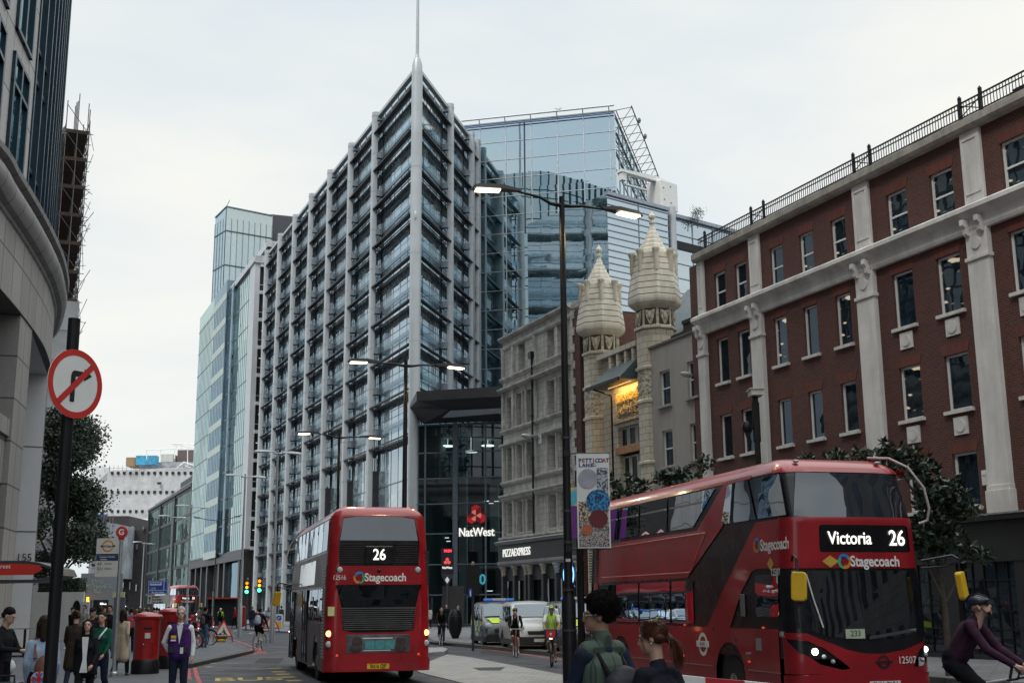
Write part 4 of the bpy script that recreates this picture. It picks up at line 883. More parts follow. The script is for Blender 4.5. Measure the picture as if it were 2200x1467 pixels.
m1 = MB(); sbox(m1, 178.5, 225, 0, 22, 9.8, 51.5); sbox(m1, 208, 225, -.5, 20, 9.8, 54); m1.build('glazing', gg, GC)
m1 = MB(); sbox(m1, 194.3, 206.5, -.9, .5, 9.9, 53.6); sbox(m1, 190, 194.3, -.5, .4, 9.9, 51.9); m1.build('bay_glazing', gg2, GC)
m1 = MB()
for k in range(11):
    z = 9.85+k*4.12; sbox(m1, 178.5, 190, -.03, 0, z-.1, z+.1); sbox(m1, 190, 194.3, -.53, -.5, z-.1, z+.1); sbox(m1, 206.5, 225, -.53, -.5, z-.1, z+.1); sbox(m1, 194.3, 206.5, -.93, -.9, z-.5, z+.6, 1)
a = 178.5
while a < 225:
    t_ = -.12 if a < 190 else (-.62 if a < 194.3 or a > 206.5 else -1.02); sbox(m1, a, a+.06, t_+.09, t_+.12, 9.8, 51.5); a += 1.5
m1.build('mullions', [mat('grey_green_mullion', (.16, .2, .21), .4, .4), mat('pale_green_spandrel', (.42, .50, .47), .4)], GC)
m1 = MB(); sbox(m1, 174.8, 178.5, -.15, .6, 9.6, 52.2); sbox(m1, 171.8, 174.8, .1, .9, 9.6, 14) if 0 else None; sbox(m1, 174.5, 225.5, -.4, .8, 51.5, 52.4); sbox(m1, 174.5, 190, 1.5, 2.2, 54.0, 55.0); sbox(m1, 174.5, 174.9, -.2, 20, 51.4, 52.5)
for a in (176, 181, 186): sbox(m1, a, a+.5, 1.5, 2.0, 52.2, 54)
sbox(m1, 174.8, 175.6, 1.5, 12, 54, 55); m1.build('white_frame', wfr, GC)
m1 = MB()
for k in range(11): z = 9.9+k*4.12; sbox(m1, 174.6, 174.9, .6, 16, z-.25, z+.25); sbox(m1, 174.75, 174.85, .6, 16, z+1.1, z+1.16)
m1.build('open_floors', wfr, GC)
m1 = MB(); sbox(m1, 175.4, 178, .6, 20, 0, 51.4); sbox(m1, 174.8, 225, .8, 20, 0, 9.8); sbox(m1, 176, 225, 2.5, 20, 52, 54); m1.build('dark_interior', mat('dim_interior', (.03, .03, .032), .8, var=.5, scale=.6), GC)
m1 = MB()
for a in (174.8, 178, 190, 195, 206, 212, 218, 224): sbox(m1, a, a+1.2, -.2, .9, 0, 9.8)
sbox(m1, 174.8, 226, -.4, .9, 8.4, 9.8); m1.build('base_piers', mat('black_stone', (.03, .028, .03), .4, var=.3), GC)
for a_, b_ in ((179, 190), (207, 212)): m1 = MB(); sbox(m1, a_, b_, .3, .5, .5, 8.2); m1.build('base_window', gg2, GC)
m1 = MB()
for k in range(9):
    z = 12.4+k*4.12
    for q in range(3): sbox(m1, 174.9, 175.0, .9+q*.7+(k % 3)*.2, 1.3+q*.7, z+(q % 2)*.3, z+.08+(q % 2)*.3)
m1.build('ceiling_lights', emis('dim_lights', (1, .9, .7), .8), GC)
# the tower above
tw = thing('glass_tower', 'clear glass tower with a sloping top rising behind the green glass office', 'building')
tA, tB, tC = PY(480, 600, 205), PY(457, 600, 209), PY(581, 600, 210)
tglass = glass('tower_glass', (.16, .23, .24), (.78, .90, .93), .55, 2.2, 6.6, .012, .02, var=.25, lit=.03, litcol=(1, .8, .4))
def vq(mb, a, b, za0, zb0, za1, zb1, mi=0): mb.quad((a.x, a.y, za0), (b.x, b.y, zb0), (b.x, b.y, zb1), (a.x, a.y, za1), mi)
zA, zB, zC = PY(480, 444, 205).z, PY(458, 468, 209).z, PY(581, 464, 210).z
D_ = tB+tC-tA
m1 = MB(); vq(m1, tB, tA, 40, 40, zB, zA); vq(m1, tA, tC, 40, 40, zA, zC); vq(m1, tC, D_, 40, 40, zC, zB); vq(m1, D_, tB, 40, 40, zB, zB); m1.add([(tA.x, tA.y, zA-1), (tC.x, tC.y, zC-1), (D_.x, D_.y, zB-1), (tB.x, tB.y, zB-1)], [(0, 1, 2, 3)])
m1.build('glazing', tglass, tw)
m1 = MB()
def vbar(p, q, n): 
    for i in range(n+1):
        c_ = p.lerp(q, i/n); m1.box(c_.x-.05, c_.x+.05, c_.y-.08, c_.y-.0, 40, zA-2 if i else zA)
vbar(tA, tC, 8); vbar(tA, tB, 4)
for z in (66.2, 60.0, 53.8, 47.6): m1.tube([(tB.x, tB.y-.1, z), (tA.x, tA.y-.1, z), (tC.x, tC.y-.1, z)], .14, 4)
m1.tube([(tB.x, tB.y-.1, zB), (tA.x, tA.y-.1, zA), (tC.x, tC.y-.1, zC)], .16, 4); m1.cyl((tA.x, tA.y, zA), (tA.x+.5, tA.y, zA+1.2), .06, n=5)
m1.build('mullions', mat('tower_frame', (.2, .24, .27), .4, .4), tw)
for px, py in ((495, 507), (499, 517), (511, 536)):
    p = PY(px, py, 206) + Vector((0, 2, 0)); m1 = MB(); m1.sph((0, 0, 0), (.9, .3, .9), 12); m1.build('ceiling_globe', emis('globe_warm', (1, .82, .6), 1.0), tw, loc=PY(px, py, 204.2 + (px-480)*.17))
pl = thing('rooftop_plant_room', 'dark ribbed plant room box beside the glass tower top', 'plant room', PY(608, 500, 215), R(20))
m1 = MB(); h_ = PY(608, 463, 215).z-PY(608, 500, 215).z; m1.box(-2.3, 8, 0, 8, -8, h_)
for k in range(30): m1.box(-2.3+k*.34, -2.15+k*.34, -.12, 0, -8, h_-.1)
m1.build('ribbed_wall', mat('ribbed_grey', (.10, .105, .12), .6), pl)
# ---------------- darker green-glazed block
DG = thing('dark_glass_block', 'low dark framed block with green glazing and a rooftop plant room', 'building', OC, 0)
dg = glass('bottle_glass', (.035, .055, .05), (.55, .72, .68), .35, 1.3, 4.6, .03, .06, var=.6, lit=.03)
m1 = MB(); sbox(m1, 227, 293, 0, 20, 0, 23.6); m1.build('glazing', dg, DG)
m1 = MB()
for k in range(6): sbox(m1, 227, 293, -.08, 0, k*4.6-.2, k*4.6+.35)
a = 227
while a < 293: sbox(m1, a, a+.08, -.04, 0, 0, 23.6); a += 1.3
for a in (227, 249, 271, 292): sbox(m1, a, a+.7, -.3, 0, 0, 23.6)
sbox(m1, 227, 293, -.4, .4, 23.3, 23.8); m1.build('frames', mat('dark_frame', (.035, .037, .042), .5), DG)
m1 = MB(); sbox(m1, 240, 266, 3, 16, 23.6, 27.5); m1.build('plant_room', mat('plant_grey', (.07, .072, .08), .7), DG)
m1 = MB()
for k in range(22): sbox(m1, 228+k*3, 228.1+k*3, 1, 1.1, 23.8, 25)
sbox(m1, 228, 292, 1, 1.08, 24.95, 25.05); sbox(m1, 228, 292, 1, 1.08, 24.4, 24.45); m1.build('roof_railing', galv, DG)
# ---------------- wrapped building far up the street
WB = thing('sheeted_building', 'far building wrapped in white sheeting with rows of small dark openings', 'building')
w0, w1, w2 = PY(230, 1100, 380), PY(432, 1100, 372), PY(202, 1100, 430); zt, zb = PY(230, 1010, 380).z, PY(230, 1116, 380).z
m1 = MB(); vq(m1, w0, w1, zb, zb, zt, zt); vq(m1, w2, w0, zb-9, zb-9, zt+1, zt); m1.quad((w2.x, w2.y, zt), (w0.x, w0.y, zt), (w1.x, w1.y, zt), (w1.x, w1.y+50, zt)); m1.build('sheeting', sheet_m, WB)
dko = mat('dark_opening', (.02, .02, .022), .8)
for py in (1016, 1057, 1098):
    for k in range(16):
        px = 243+k*13; 
        if py > 1090 and px > 320: break
        p = PY(px, py, 381-(px-230)*8/200); m1 = MB(); m1.box(p.x-.38, p.x+.38, p.y-1.2, p.y-.6, p.z-.45, p.z+.35); m1.build('opening', dko, WB)
p = PY(343, 1038, 375); m1 = MB(); m1.box(p.x-.5, p.x+.5, p.y-1, p.y, p.z-.3, p.z+.3); m1.build('opening', dko, WB)
m1 = MB(); rr = random.Random(5)
for k in range(16): p = PY(204+k*2.4, 1015, 428-k*3); m1.cyl((p.x, p.y-2, p.z-3), (p.x, p.y-2, p.z+rr.uniform(.8, 2.2)), .07, n=4)
for k in range(22): p = PY(228+k*9.3, 1008, 378); m1.cyl((p.x, p.y-1, p.z-1), (p.x, p.y-1, p.z+1.2), .06, n=4)
p, q = PY(228, 1006, 378), PY(430, 1001, 372); m1.cyl(p, q, .06, n=4); m1.build('scaffold_poles', tubem, WB)['kind'] = 'stuff'
def pbox(parent, name, x0, x1, y0, y1, Y, dep, m_):
    a, b = PY(x0, y1, Y), PY(x1, y0, Y); mb_ = MB(); mb_.box(a.x, b.x, Y, Y+dep, a.z, b.z); return mb_.build(name, m_, parent)
pbox(WB, 'plywood_box', 270, 290, 982, 1001, 390, 8, mat('plywood', (.30, .19, .10), .8)); pbox(WB, 'tarpaulin', 291, 336, 978, 998, 388, 3, mat('blue_tarp', (.05, .28, .45), .6, var=.5, scale=.6))
pbox(WB, 'plant_box', 300, 418, 992, 1008, 392, 8, mat('plant_box_grey', (.30, .31, .34), .6, var=.3, scale=.5)); pbox(WB, 'plant_box', 345, 372, 975, 992, 395, 5, offwhite); pbox(WB, 'plant_box', 380, 420, 966, 1000, 398, 9, mat('brown_cladding', (.12, .09, .09), .7)); pbox(WB, 'blue_strip', 196, 229, 1104, 1118, 376, 1, mat('blue_tarp_dark', (.02, .08, .35), .6, var=.5, scale=.8))
m1 = MB()
for a, b in (((315, 966), (420, 962)), ((315, 966), (315, 985)), ((345, 964), (345, 985)), ((375, 963), (375, 985)), ((403, 963), (403, 1000)), ((370, 952), (418, 962)), ((378, 952), (380, 962)), ((370, 952), (378, 958)), ((388, 955), (390, 962)), ((365, 952), (425, 955)), ((380, 1005), (395, 992)), ((395, 992), (420, 1000)), ((398, 1000), (420, 1008)), ((296, 973), (308, 978))): m1.cyl(PY(*a, 386), PY(*b, 386), .16, n=5)
m1.build('roof_steelwork', white, WB)
DB = thing('dark_brown_building', 'dark brown building below the white sheeting with narrow windows', 'building')
m1 = MB(); a, b = PY(232, 1114, 330), PY(322, 1190, 318); z1 = a.z; z2 = PY(300, 1165, 320).z; c_ = PY(283, 1165, 322)
m1.prism([(a.x, 0), (b.x, 0), (b.x, PY(322, 1118, 318).z), (PY(306, 1140, 320).x, PY(306, 1140, 320).z), (PY(285, 1155, 322).x, PY(285, 1155, 322).z+2), (PY(280, 1135, 322).x, z1), (a.x, z1)], 320, 345, 'y'); m1.build('wall', mat('dark_brown', (.028, .022, .024), .7, var=.4, scale=.3), DB)
m1 = MB()
for px, py, w_, h_ in ((268, 1205, 3, 14), (277, 1250, 2, 16), (291, 1168, 5, 12), (290, 1255, 3, 14), (315, 1168, 4, 12), (262, 1250, 3, 12), (281, 1130, 6, 16), (238, 1160, 4, 9), (250, 1185, 3, 12), (305, 1130, 3, 10)):
    p, q = PY(px, py+h_, 319), PY(px+w_, py, 319); m1 = MB(); m1.box(p.x, q.x, 319.3, 319.9, p.z, q.z); m1.build('window', glass('slit_glass', (.05, .06, .06), (.7, .8, .85), .35), DB)
NB = thing('netted_building', 'grey netted scaffold building beside the white sheeting', 'building'); pbox(NB, 'netting', 190, 236, 1122, 1240, 300, 20, mat('grey_netting', (.27, .30, .33), .8, var=.35, scale=.35)); 
for k in range(8): p = PY(190+k*6.5, 1235, 299); m1 = MB(); m1.cyl((p.x, p.y, 0), (p.x, p.y, PY(190, 1110-k % 3*8, 299).z), .07, n=4); m1.build('scaffold_pole', tubem, NB)
for k in range(7): p, q = PY(188, 1130+k*15, 299), PY(238, 1130+k*15, 299); m1 = MB(); m1.cyl(p, q, .07, n=4); m1.build('scaffold_pole', tubem, NB)
# distant infill either side of the road end
FB = thing('far_street_block', 'dim far block closing the end of the street behind the crowd', 'building'); pbox(FB, 'wall', 226, 420, 1240, 1303, 345, 20, mat('far_dark', (.03, .03, .034), .8, var=.4, scale=.2))
m1 = MB(); rr = random.Random(9)
for k in range(14): p = PY(232+k*8.5, 1265+rr.uniform(-8, 20), 344); m1.box(p.x, p.x+rr.uniform(.5, 1.6), 344.2, 344.8, p.z, p.z+rr.uniform(.3, 1.2))
m1.build('shop_lights', emis('far_lights', (.9, .8, .7), .5), FB)
# ---------------- hoardings
HB = thing('grey_hoarding', 'tall grey hoarding lettered with the square name above a dark opening', 'hoarding', (0, 0, 0), 0)
Yh = 95; a, b = PY(170, 1300, Yh), PY(256, 1300, Yh); hg_ = mat('hoarding_grey', (.30, .33, .36), .7, var=.06, scale=.4)
zt = PY(200, 1231, Yh).z; x0, x1 = PY(186, 1295, Yh).x, PY(233, 1295, Yh).x; zo = PY(200, 1288, Yh).z
m1 = MB(); wall_open(m1, a.x, b.x, 0, zt, [(x0, x1, .1, zo)], Yh, .4); m1.box(a.x, b.x, Yh+.45, Yh+.6, zo, zt); m1.build('panel', hg_, HB)
m1 = MB(); m1.box(x0-.5, x1+.5, Yh+3, Yh+3.2, 0, zo+.5); m1.build('dark_interior', mat('dim_interior2', (.02, .02, .024), .8), HB)
m1 = MB(); rr = random.Random(2)
for k in range(12): m1.box(x0+.1+k*.13+(.5 if k > 3 else 0), x0+.18+k*.13+(.5 if k > 3 else 0), Yh+2.8, Yh+2.9, zo-.35-(.18 if k > 3 else 0), zo-.28-(.18 if k > 3 else 0)+rr.uniform(0, .08))
m1.build('interior_lights', lit_white, HB)
lt = mat('holo_lettering', (.5, .62, .60), .3, .3, var=.3, scale=3)
for s_, py in (('ONE', 1249), ('EXCHANGE', 1259), ('SQ.', 1269)): text(HB, s_, .42, (PY(210, py, Yh).x, Yh-.02, PY(210, py, Yh).z), lt, ext=.01, bold=.008)
for px in (178, 188): p = PY(px, 1292, Yh-1); m1 = MB(); m1.cyl((0, 0, 0), (0, 0, .35), .1, n=8); m1.build('beacon', emis('amber', (1, .4, .02), 3), HB, loc=p)
WH = thing('white_hoarding', 'off-white hoarding with a black oval disc and paper notices by the stone office', 'hoarding')
Yw = 68; a, b = PY(88, 1340, Yw), PY(176, 1340, Yw); m1 = MB(); m1.box(a.x-2, b.x, Yw, Yw+.15, .1, PY(150, 1271, Yw).z); m1.build('panel', mat('hoarding_white', (.62, .62, .60), .7, var=.08, scale=1, streak=.15), WH)
p = PY(166, 1306, Yw); m1 = MB(); m1.lathe([(.01, 0), (.42, .01), (.42, .06), (.01, .07)], (0, 0, 0), 24, sx=.48); o = m1.build('oval_disc', black, WH, loc=p+Vector((0, -.1, 0)), rot=FLAT)
m1 = MB(); p = PY(178, 1315, Yw); m1.box(p.x-.1, p.x+.35, Yw-.12, Yw-.02, p.z-.5, p.z+.55); m1.build('notices', mat('paper', (.5, .54, .6), .7), WH)
HD = thing('clipped_hedge', 'dark clipped hedge along the top of the white hoarding', 'hedge')
# ================================================================ patches that follow a curved body
def patch(poly, fn, step=.12, holes=()):
    """triangulate a flat outline (a, z) and lay it on the surface fn(a, z)"""
    def dens(P):
        o_ = []
        for i in range(len(P)):
            a, b = Vector(P[i]), Vector(P[(i+1) % len(P)]); n = max(1, int((b-a).length/step))
            for k in range(n): o_.append(a.lerp(b, k/n))
        return o_
    V = dens(poly); n0 = len(V); E = [(i, (i+1) % n0) for i in range(n0)]; hs = []
    for h in holes:
        hv = dens(h); b = len(V); V += hv; E += [(b+i, b+(i+1) % len(hv)) for i in range(len(hv))]; hs.append(h)
    def inside(p, P):
        c_ = False; j = len(P)-1
        for i in range(len(P)):
            if (P[i][1] > p[1]) != (P[j][1] > p[1]) and p[0] < (P[j][0]-P[i][0])*(p[1]-P[i][1])/(P[j][1]-P[i][1])+P[i][0]: c_ = not c_
            j = i
        return c_
    x0, x1 = min(p[0] for p in poly), max(p[0] for p in poly); z0, z1 = min(p[1] for p in poly), max(p[1] for p in poly)
    nb = len(V); bnd = V[:nb]
    x = x0+step*.5
    while x < x1:
        z = z0+step*.5
        while z < z1:
            if inside((x, z), poly) and not any(inside((x, z), h) for h in hs):
                p = Vector((x, z))
                if all((p-q).length > step*.45 for q in bnd): V.append(p)
            z += step
        x += step
    r = delaunay_2d_cdt(V, E, [], 0, 1e-4)
    vs, fs = r[0], r[2]; out_f = []
    for f in fs:
        c_ = sum((vs[i] for i in f), Vector((0, 0)))/len(f)
        if inside(c_, poly) and not any(inside(c_, h) for h in hs): out_f.append(list(f))
    return [fn(v_.x, v_.y) for v_ in vs], out_f
def pbuild(name, m_, parent, poly, fn, step=.12, holes=(), smooth=True):
    v_, f_ = patch(poly, fn, step, holes); mb = MB(); mb.add(v_, f_); return mb.build(name, m_, parent, smooth=smooth)
def rrect(x0, x1, z0, z1, r, n=4):
    o_ = []
    for cx, cz, a0 in ((x1-r, z1-r, 0), (x0+r, z1-r, 90), (x0+r, z0+r, 180), (x1-r, z0+r, 270)):
        for k in range(n+1): a = R(a0+90*k/n); o_.append((cx+r*math.cos(a), cz+r*math.sin(a)))
    return o_
def circ(cx, cz, r, n=20, sx=1): return [(cx+r*sx*math.cos(2*math.pi*k/n), cz+r*math.sin(2*math.pi*k/n)) for k in range(n)]
bred = mat('bus_red', (.32, .007, .013), .3, coat=.45, var=.2, scale=1.6, streak=.18)
bdark = mat('bus_black', (.008, .008, .010), .25, var=.3)
def busglass(name, dark, refl, wav=.02): return glass(name, dark, (.8, .87, .95), refl, 1.45, 1.0, .006, wav, var=.5)
bglass = busglass('bus_dark_glass', (.010, .011, .014), .10, .03)
bglassr = busglass('bus_screen', (.014, .018, .026), .13, .03); bglasst = busglass('bus_bright_glass', (.10, .12, .13), .55, .02)
bline = mat('bus_pink_line', (.5, .12, .12), .4)
alu = mat('wheel_alloy', (.30, .30, .30), .4, .8, var=.2, scale=6)
head_w = emis('headlamp', (1, .88, .65), 14); lamp_r = mat('tail_lens', (.4, .03, .02), .2, emit=(1, .12, .03), es=.4); lamp_on = emis('tail_lit', (1, .32, .12), 5); lens = mat('clear_lens', (.45, .5, .5), .15, var=.3, scale=20)
BL, BW, BH, BRr = 10.3, 1.275, 4.3, .26
def prof_w(z):                                   # half width against height
    if z < 2.0: return BW
    if z < 3.9: return BW-.10*((z-2.0)/1.9)
    t = min(1, (z-3.9)/.4); return (BW-.10)-(.42*(1-math.sqrt(max(0, 1-t*t))))
def prof_f(z):                                   # front leans back
    if z < .9: return .03*(.9-z)
    if z < 2.4: return .05*(z-.9)
    if z < 3.2: return .075+.02*(z-2.4)
    if z < 3.95: return .09+.30*(z-3.2)
    t = min(1, (z-3.95)/.35); return .315+.75*(1-math.sqrt(max(0, 1-t*t)))
def prof_b(z):
    if z < 1.2: return .0
    if z < 3.4: return .02*(z-1.2)
    if z < 4.0: return .044+.12*(z-3.4)
    t = min(1, (z-4.0)/.3); return .116+.45*(1-math.sqrt(max(0, 1-t*t)))
Q = BRr*math.pi/2; A1 = BW-BRr; A2 = A1+Q; A3 = A2+(BL-2*BRr); A4 = A3+Q; AT = A4+A1
def outline(a):                                  # perimeter parameter from the front centre, + towards local +x
    s_ = 1 if a >= 0 else -1; a = abs(a)
    if a <= A1: x, y, nx, ny = a, 0, 0, -1
    elif a <= A2: t = (a-A1)/BRr; x, y, nx, ny = A1+BRr*math.sin(t), BRr-BRr*math.cos(t), math.sin(t), -math.cos(t)
    elif a <= A3: x, y, nx, ny = BW, BRr+(a-A2), 1, 0
    elif a <= A4: t = (a-A3)/BRr; x, y, nx, ny = A1+BRr*math.cos(t), BL-BRr+BRr*math.sin(t), math.cos(t), math.sin(t)
    else: x, y, nx, ny = AT-a, BL, 0, 1
    return s_*x, y, s_*nx, ny
def bsurf(off):
    def f(a, z):
        x, y, nx, ny = outline(a); w_ = prof_w(z)/BW; yf, yb = prof_f(z), BL-prof_b(z)
        crown = .05*(1-(x/BW)**2)
        yy = yf+(yb-yf)*(y/BL) + (-crown if y < .3 else 0)*(1 if abs(a) <= A2 else 0)
        return (x*w_+nx*off, yy+ny*off, z)
    return f
def side(s_, off):                               # (y, z) on the flank
    def f(y, z): return (s_*(prof_w(z)+off), y, z)
    return f
def rear(off):
    def f(x, z): a = AT-abs(x) if abs(x) <= A1 else AT-A1-Q*min(1, (abs(x)-A1)/(BW-A1)); return bsurf(off)(math.copysign(a, x) if x else a, z)
    return f
def front(off):
    def f(x, z): a = abs(x) if abs(x) <= A1 else A1+Q*min(1, (abs(x)-A1)/(BW-A1)); return bsurf(off)(math.copysign(a, x) if x else 0.0, z)
    return f
def wheel(parent, loc, r, w_, s_, name='wheel'):
    m1 = MB(); m1.M = Matrix.Translation(loc) @ Matrix.Rotation(R(90)*s_, 4, 'Y')
    m1.lathe([(r*.6, 0), (r*.93, 0), (r, .05), (r, w_-.05), (r*.93, w_), (r*.62, w_-.01)], (0, 0, -w_), 28); o = m1.build(name, rubber, parent, smooth=True)
    m1 = MB(); m1.M = Matrix.Translation(loc) @ Matrix.Rotation(R(90)*s_, 4, 'Y'); m1.lathe([(r*.62, -w_), (r*.62, -.01), (r*.55, -.04), (r*.3, -.07), (r*.28, .0), (r*.12, .02)], (0, 0, 0), 28)
    for k in range(8): t = k*math.pi/4; m1.cyl((r*.43*math.cos(t), r*.43*math.sin(t), -.06), (r*.43*math.cos(t), r*.43*math.sin(t), -.02), r*.05, n=6)
    m1.build('rim', alu, o, smooth=True); return o
def swirl(parent, c_, r, fn, name='emblem'):
    cols = [mat('swirl_blue', (.02, .22, .55), .4), mat('swirl_green', (.03, .4, .22), .4), mat('swirl_orange', (.65, .22, .03), .4)]
    e = obj(name, None, parent)
    for k in range(3):
        P = []; 
        for j in range(9): t = R(120*k+20+j*17); P.append((c_[0]+r*math.cos(t), c_[1]+r*math.sin(t)))
        for j in range(8, -1, -1): t = R(120*k+20+j*17); P.append((c_[0]+r*(.50+.03*j)*math.cos(t), c_[1]+r*(.50+.03*j)*math.sin(t)))
        pbuild('swirl', cols[k], parent, P, fn, .2, smooth=False)
    bpy.data.objects.remove(e)
def bus(name, label, loc, rz, number, dest, plate, show='front', near_s=1):
    T = thing(name, label, 'bus', loc, rz, 'red double decker buses')
    m1 = MB(); zs = [.95, 1.2, 1.6, 2.0, 2.4, 2.8, 3.2, 3.5, 3.8, 3.9, 4.0, 4.08, 4.15, 4.2, 4.24, 4.27, 4.29, 4.3]
    as_ = [0, .3, .6, .85, A1] + [A1+Q*k/5 for k in range(1, 6)] + [A2+(A3-A2)*k/12 for k in range(1, 13)] + [A3+Q*k/5 for k in range(1, 6)] + [A4+A1*k/4 for k in range(1, 4)]
    loop = as_ + [AT] + [-a for a in reversed(as_[1:])]; n = len(loop)
    for zlo, zhi, mi in ((0, 10, 0),):
        vs = [bsurf(0)(a, z) for z in zs for a in loop]; fs = [[j*n+i, j*n+(i+1) % n, (j+1)*n+(i+1) % n, (j+1)*n+i] for j in range(len(zs)-1) for i in range(n)]
        top = list(range((len(zs)-1)*n, len(zs)*n)); m1.add(vs, fs + [top, list(range(n-1, -1, -1))])
    body = m1.build('body_shell', bdark, T, smooth=True)
    # roof skin in red
    m1 = MB(); zr = [4.02, 4.08, 4.15, 4.2, 4.24, 4.27, 4.29, 4.305]; vs = [bsurf(.006)(a, z) for z in zr for a in loop]
    fs = [[j*n+i, j*n+(i+1) % n, (j+1)*n+(i+1) % n, (j+1)*n+i] for j in range(len(zr)-1) for i in range(n)]; m1.add(vs, fs+[list(range((len(zr)-1)*n, len(zr)*n))]); m1.build('roof', bred, T, smooth=True)
    m1 = MB(); m1.box(-.6, .6, 1.6, 4.2, 4.28, 4.36); m1.build('roof_hatch', mat('roof_hatch_cream', (.5, .47, .45), .5), T, bevel=.04)
    m1 = MB(); m1.box(-1.05, 1.05, .5, BL-.3, .3, .97); m1.build('underframe', bdark, T)
    wy = [2.35, 8.05]; wr = .49
    def arch(cy, r=.62): return [(cy-r*math.cos(t*math.pi/10), .3+.26+r*math.sin(t*math.pi/10)*.98) if 0 < t < 10 else ((cy-r if t == 0 else cy+r), .3) for t in range(11)]
    for s_ in (1, -1):
        low = [(.42, .28)] + arch(wy[0]) + arch(wy[1]) + [(BL-.3, .28)]
        mm = bred if s_ < 0 else mat('bus_flank_dark_reflection', (.055, .018, .024), .32, var=.35, scale=.8, coat=0.0, spec=.2)  # dark street reflection on the nearside flank is put into its base colour
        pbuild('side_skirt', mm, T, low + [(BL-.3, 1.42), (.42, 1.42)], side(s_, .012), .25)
        for y in wy: wheel(T, (s_*(BW-.04), y, wr), wr, .3, s_)
        m1 = MB(); 
        for y in wy: m1.box(min(s_*1.0, s_*1.22), max(s_*1.0, s_*1.22), y-.7, y+.7, .25, 1.3)
        m1.build('wheel_arch', bdark, T)
    # ---- offside flank (local -x): red bands over dark glazing
    s_ = -1; f1 = side(-1, .014); f2 = side(-1, .02)
    pbuild('side_panel', bred, T, [(BL-.3, 2.33), (BL-.3, 3.2), (3.72, 3.24), (2.42, 4.03), (1.45, 4.03), (4.5, 2.33)][:0] or [(9.6, 2.34), (9.6, 3.22), (3.75, 3.22), (2.55, 3.98), (2.55, 4.03), (1.45, 4.03), (2.62, 3.2), (4.2, 2.34)], f1, .2)
    pbuild('side_panel', bred, T, [(.3, 2.40), (.3, 3.2), (1.15, 3.2), (2.32, 1.42), (3.3, 1.42), (2.30, 2.2+.1), (2.3, 2.31), (2.1, 2.6)][:0] or [(.28, 2.42), (.28, 3.22), (1.12, 3.22), (1.24, 3.18), (3.32, 1.40), (2.30, 1.40), (1.75, 2.05), (1.35, 2.38), (1.15, 2.42)], f1, .2)
    pbuild('side_panel', bred, T, [(BL-.28, 3.95), (BL-.28, 4.06), (1.4, 4.06), (1.4, 4.0), (BL-.5, 4.0)], f1, .3)
    pbuild('side_panel', bred, T, [(9.9, 1.42), (9.9, 4.0), (9.7, 4.0), (9.55, 1.42)], f1, .2)
    lw_ = [(2.9, 3.7), (3.9, 5.3), (5.42, 6.2), (6.3, 8.4)]
    for a, b in ((8.3, 9.5), (6.95, 8.2), (5.3, 6.85), (3.95, 5.2)):
        P_ = [(a, 3.3), (b, 3.3), (b, 3.97), (a if a > 4 else 2.9, 3.97)]; w_ = pbuild('window', bglass, T, P_, f1, .3)
        m1 = MB(); x_ = -(prof_w(3.8)+.03); m1.box(x_-.01, x_+.015, a+.08 if a > 4 else a-.5, b-.08, 3.74, 3.77); m1.build('window_vent_bar', galv, w_)
    for a, b in ((8.4, 9.5), (6.9, 8.3), (5.1, 6.8), (3.9, 5.0)):
        w_ = pbuild('window', bglass, T, rrect(a, b, 1.47, 2.28, .05, 2), f1, .3)
        m1 = MB(); x_ = -(prof_w(2.05)+.025); m1.box(x_-.008, x_+.012, a+.05, b-.05, 2.06, 2.085); m1.box(x_-.008, x_+.012, a+.03, b-.03, 1.49, 1.51); m1.build('window_bar', dkgrey, w_)
    pbuild('stair_window', bglass, T, [(1.52, 4.0), (2.35, 3.97), (2.62, 3.27), (1.17, 3.27)], f2, .3)
    pbuild('front_quarter_window', bglass, T, [(.05, 3.27), (1.1, 3.27), (1.4, 3.97), (.3, 3.97)][:4], side(-1, .02), .3)
    pbuild('cab_window', bglass, T, rrect(.35, 1.2, 1.62, 2.32, .05, 2), f2, .3)
    m1 = MB()
    for (a, b, c, d) in ((3.31, 3.16, 7.71, 3.14), (7.71, 3.14, 9.3, 3.13), (3.31, 3.16, 4.05, 2.44), (4.05, 2.44, 9.3, 2.46)): m1.cyl((-(prof_w(b)+.016), a, b), (-(prof_w(d)+.016), c, d), .012, n=5)
    m1.build('panel_trim', bline, T)
    m1 = MB()
    for z in (.72,): m1.box(-BW-.022, -BW-.012, 3.1, 9.8, z-.008, z+.008); m1.box(-BW-.022, -BW-.012, .4, 1.6, z-.008, z+.008)
    m1.build('skirt_trim', mat('trim_grey', (.3, .2, .2), .3), T)
    m1 = MB()
    for k in range(14): m1.box(-BW-.01, -BW+.12, 9.62, 10.18, 2.36+k*.062, 2.39+k*.062)
    m1.build('engine_louvre', mat('louvre_black', (.02, .02, .022), .4), T)
    # roundel
    P_ = circ(3.5, 1.1, .215, 28); pbuild('roundel', txt_white, T, P_, side(-1, .02), .2, holes=[circ(3.5, 1.1, .145, 24)]); m1 = MB(); m1.box(-BW-.034, -BW-.022, 3.22, 3.78, 1.05, 1.16); m1.build('roundel_bar', txt_white, T)
    text(T, 'BUSES', .085, (-BW-.037, 3.5, 1.105), mat('roundel_grey', (.25, .2, .2), .5), (R(90), 0, R(-90)), ext=.001)
    text(T, 'Stagecoach', .27, (-(prof_w(2.81)+.02), .17, 2.80), txt_white, (R(90), 0, R(-90)), ext=.002, bold=.006, align='LEFT', sx=.86).location.y = 1.02-.02
    swirl(T, (1.13, 2.82), .13, side(-1, .022))
    text(T, number, .17, (-(prof_w(2.3)+.03), .42, 2.34), txt_white, (R(90), 0, R(-90)), ext=.002, sx=.8)
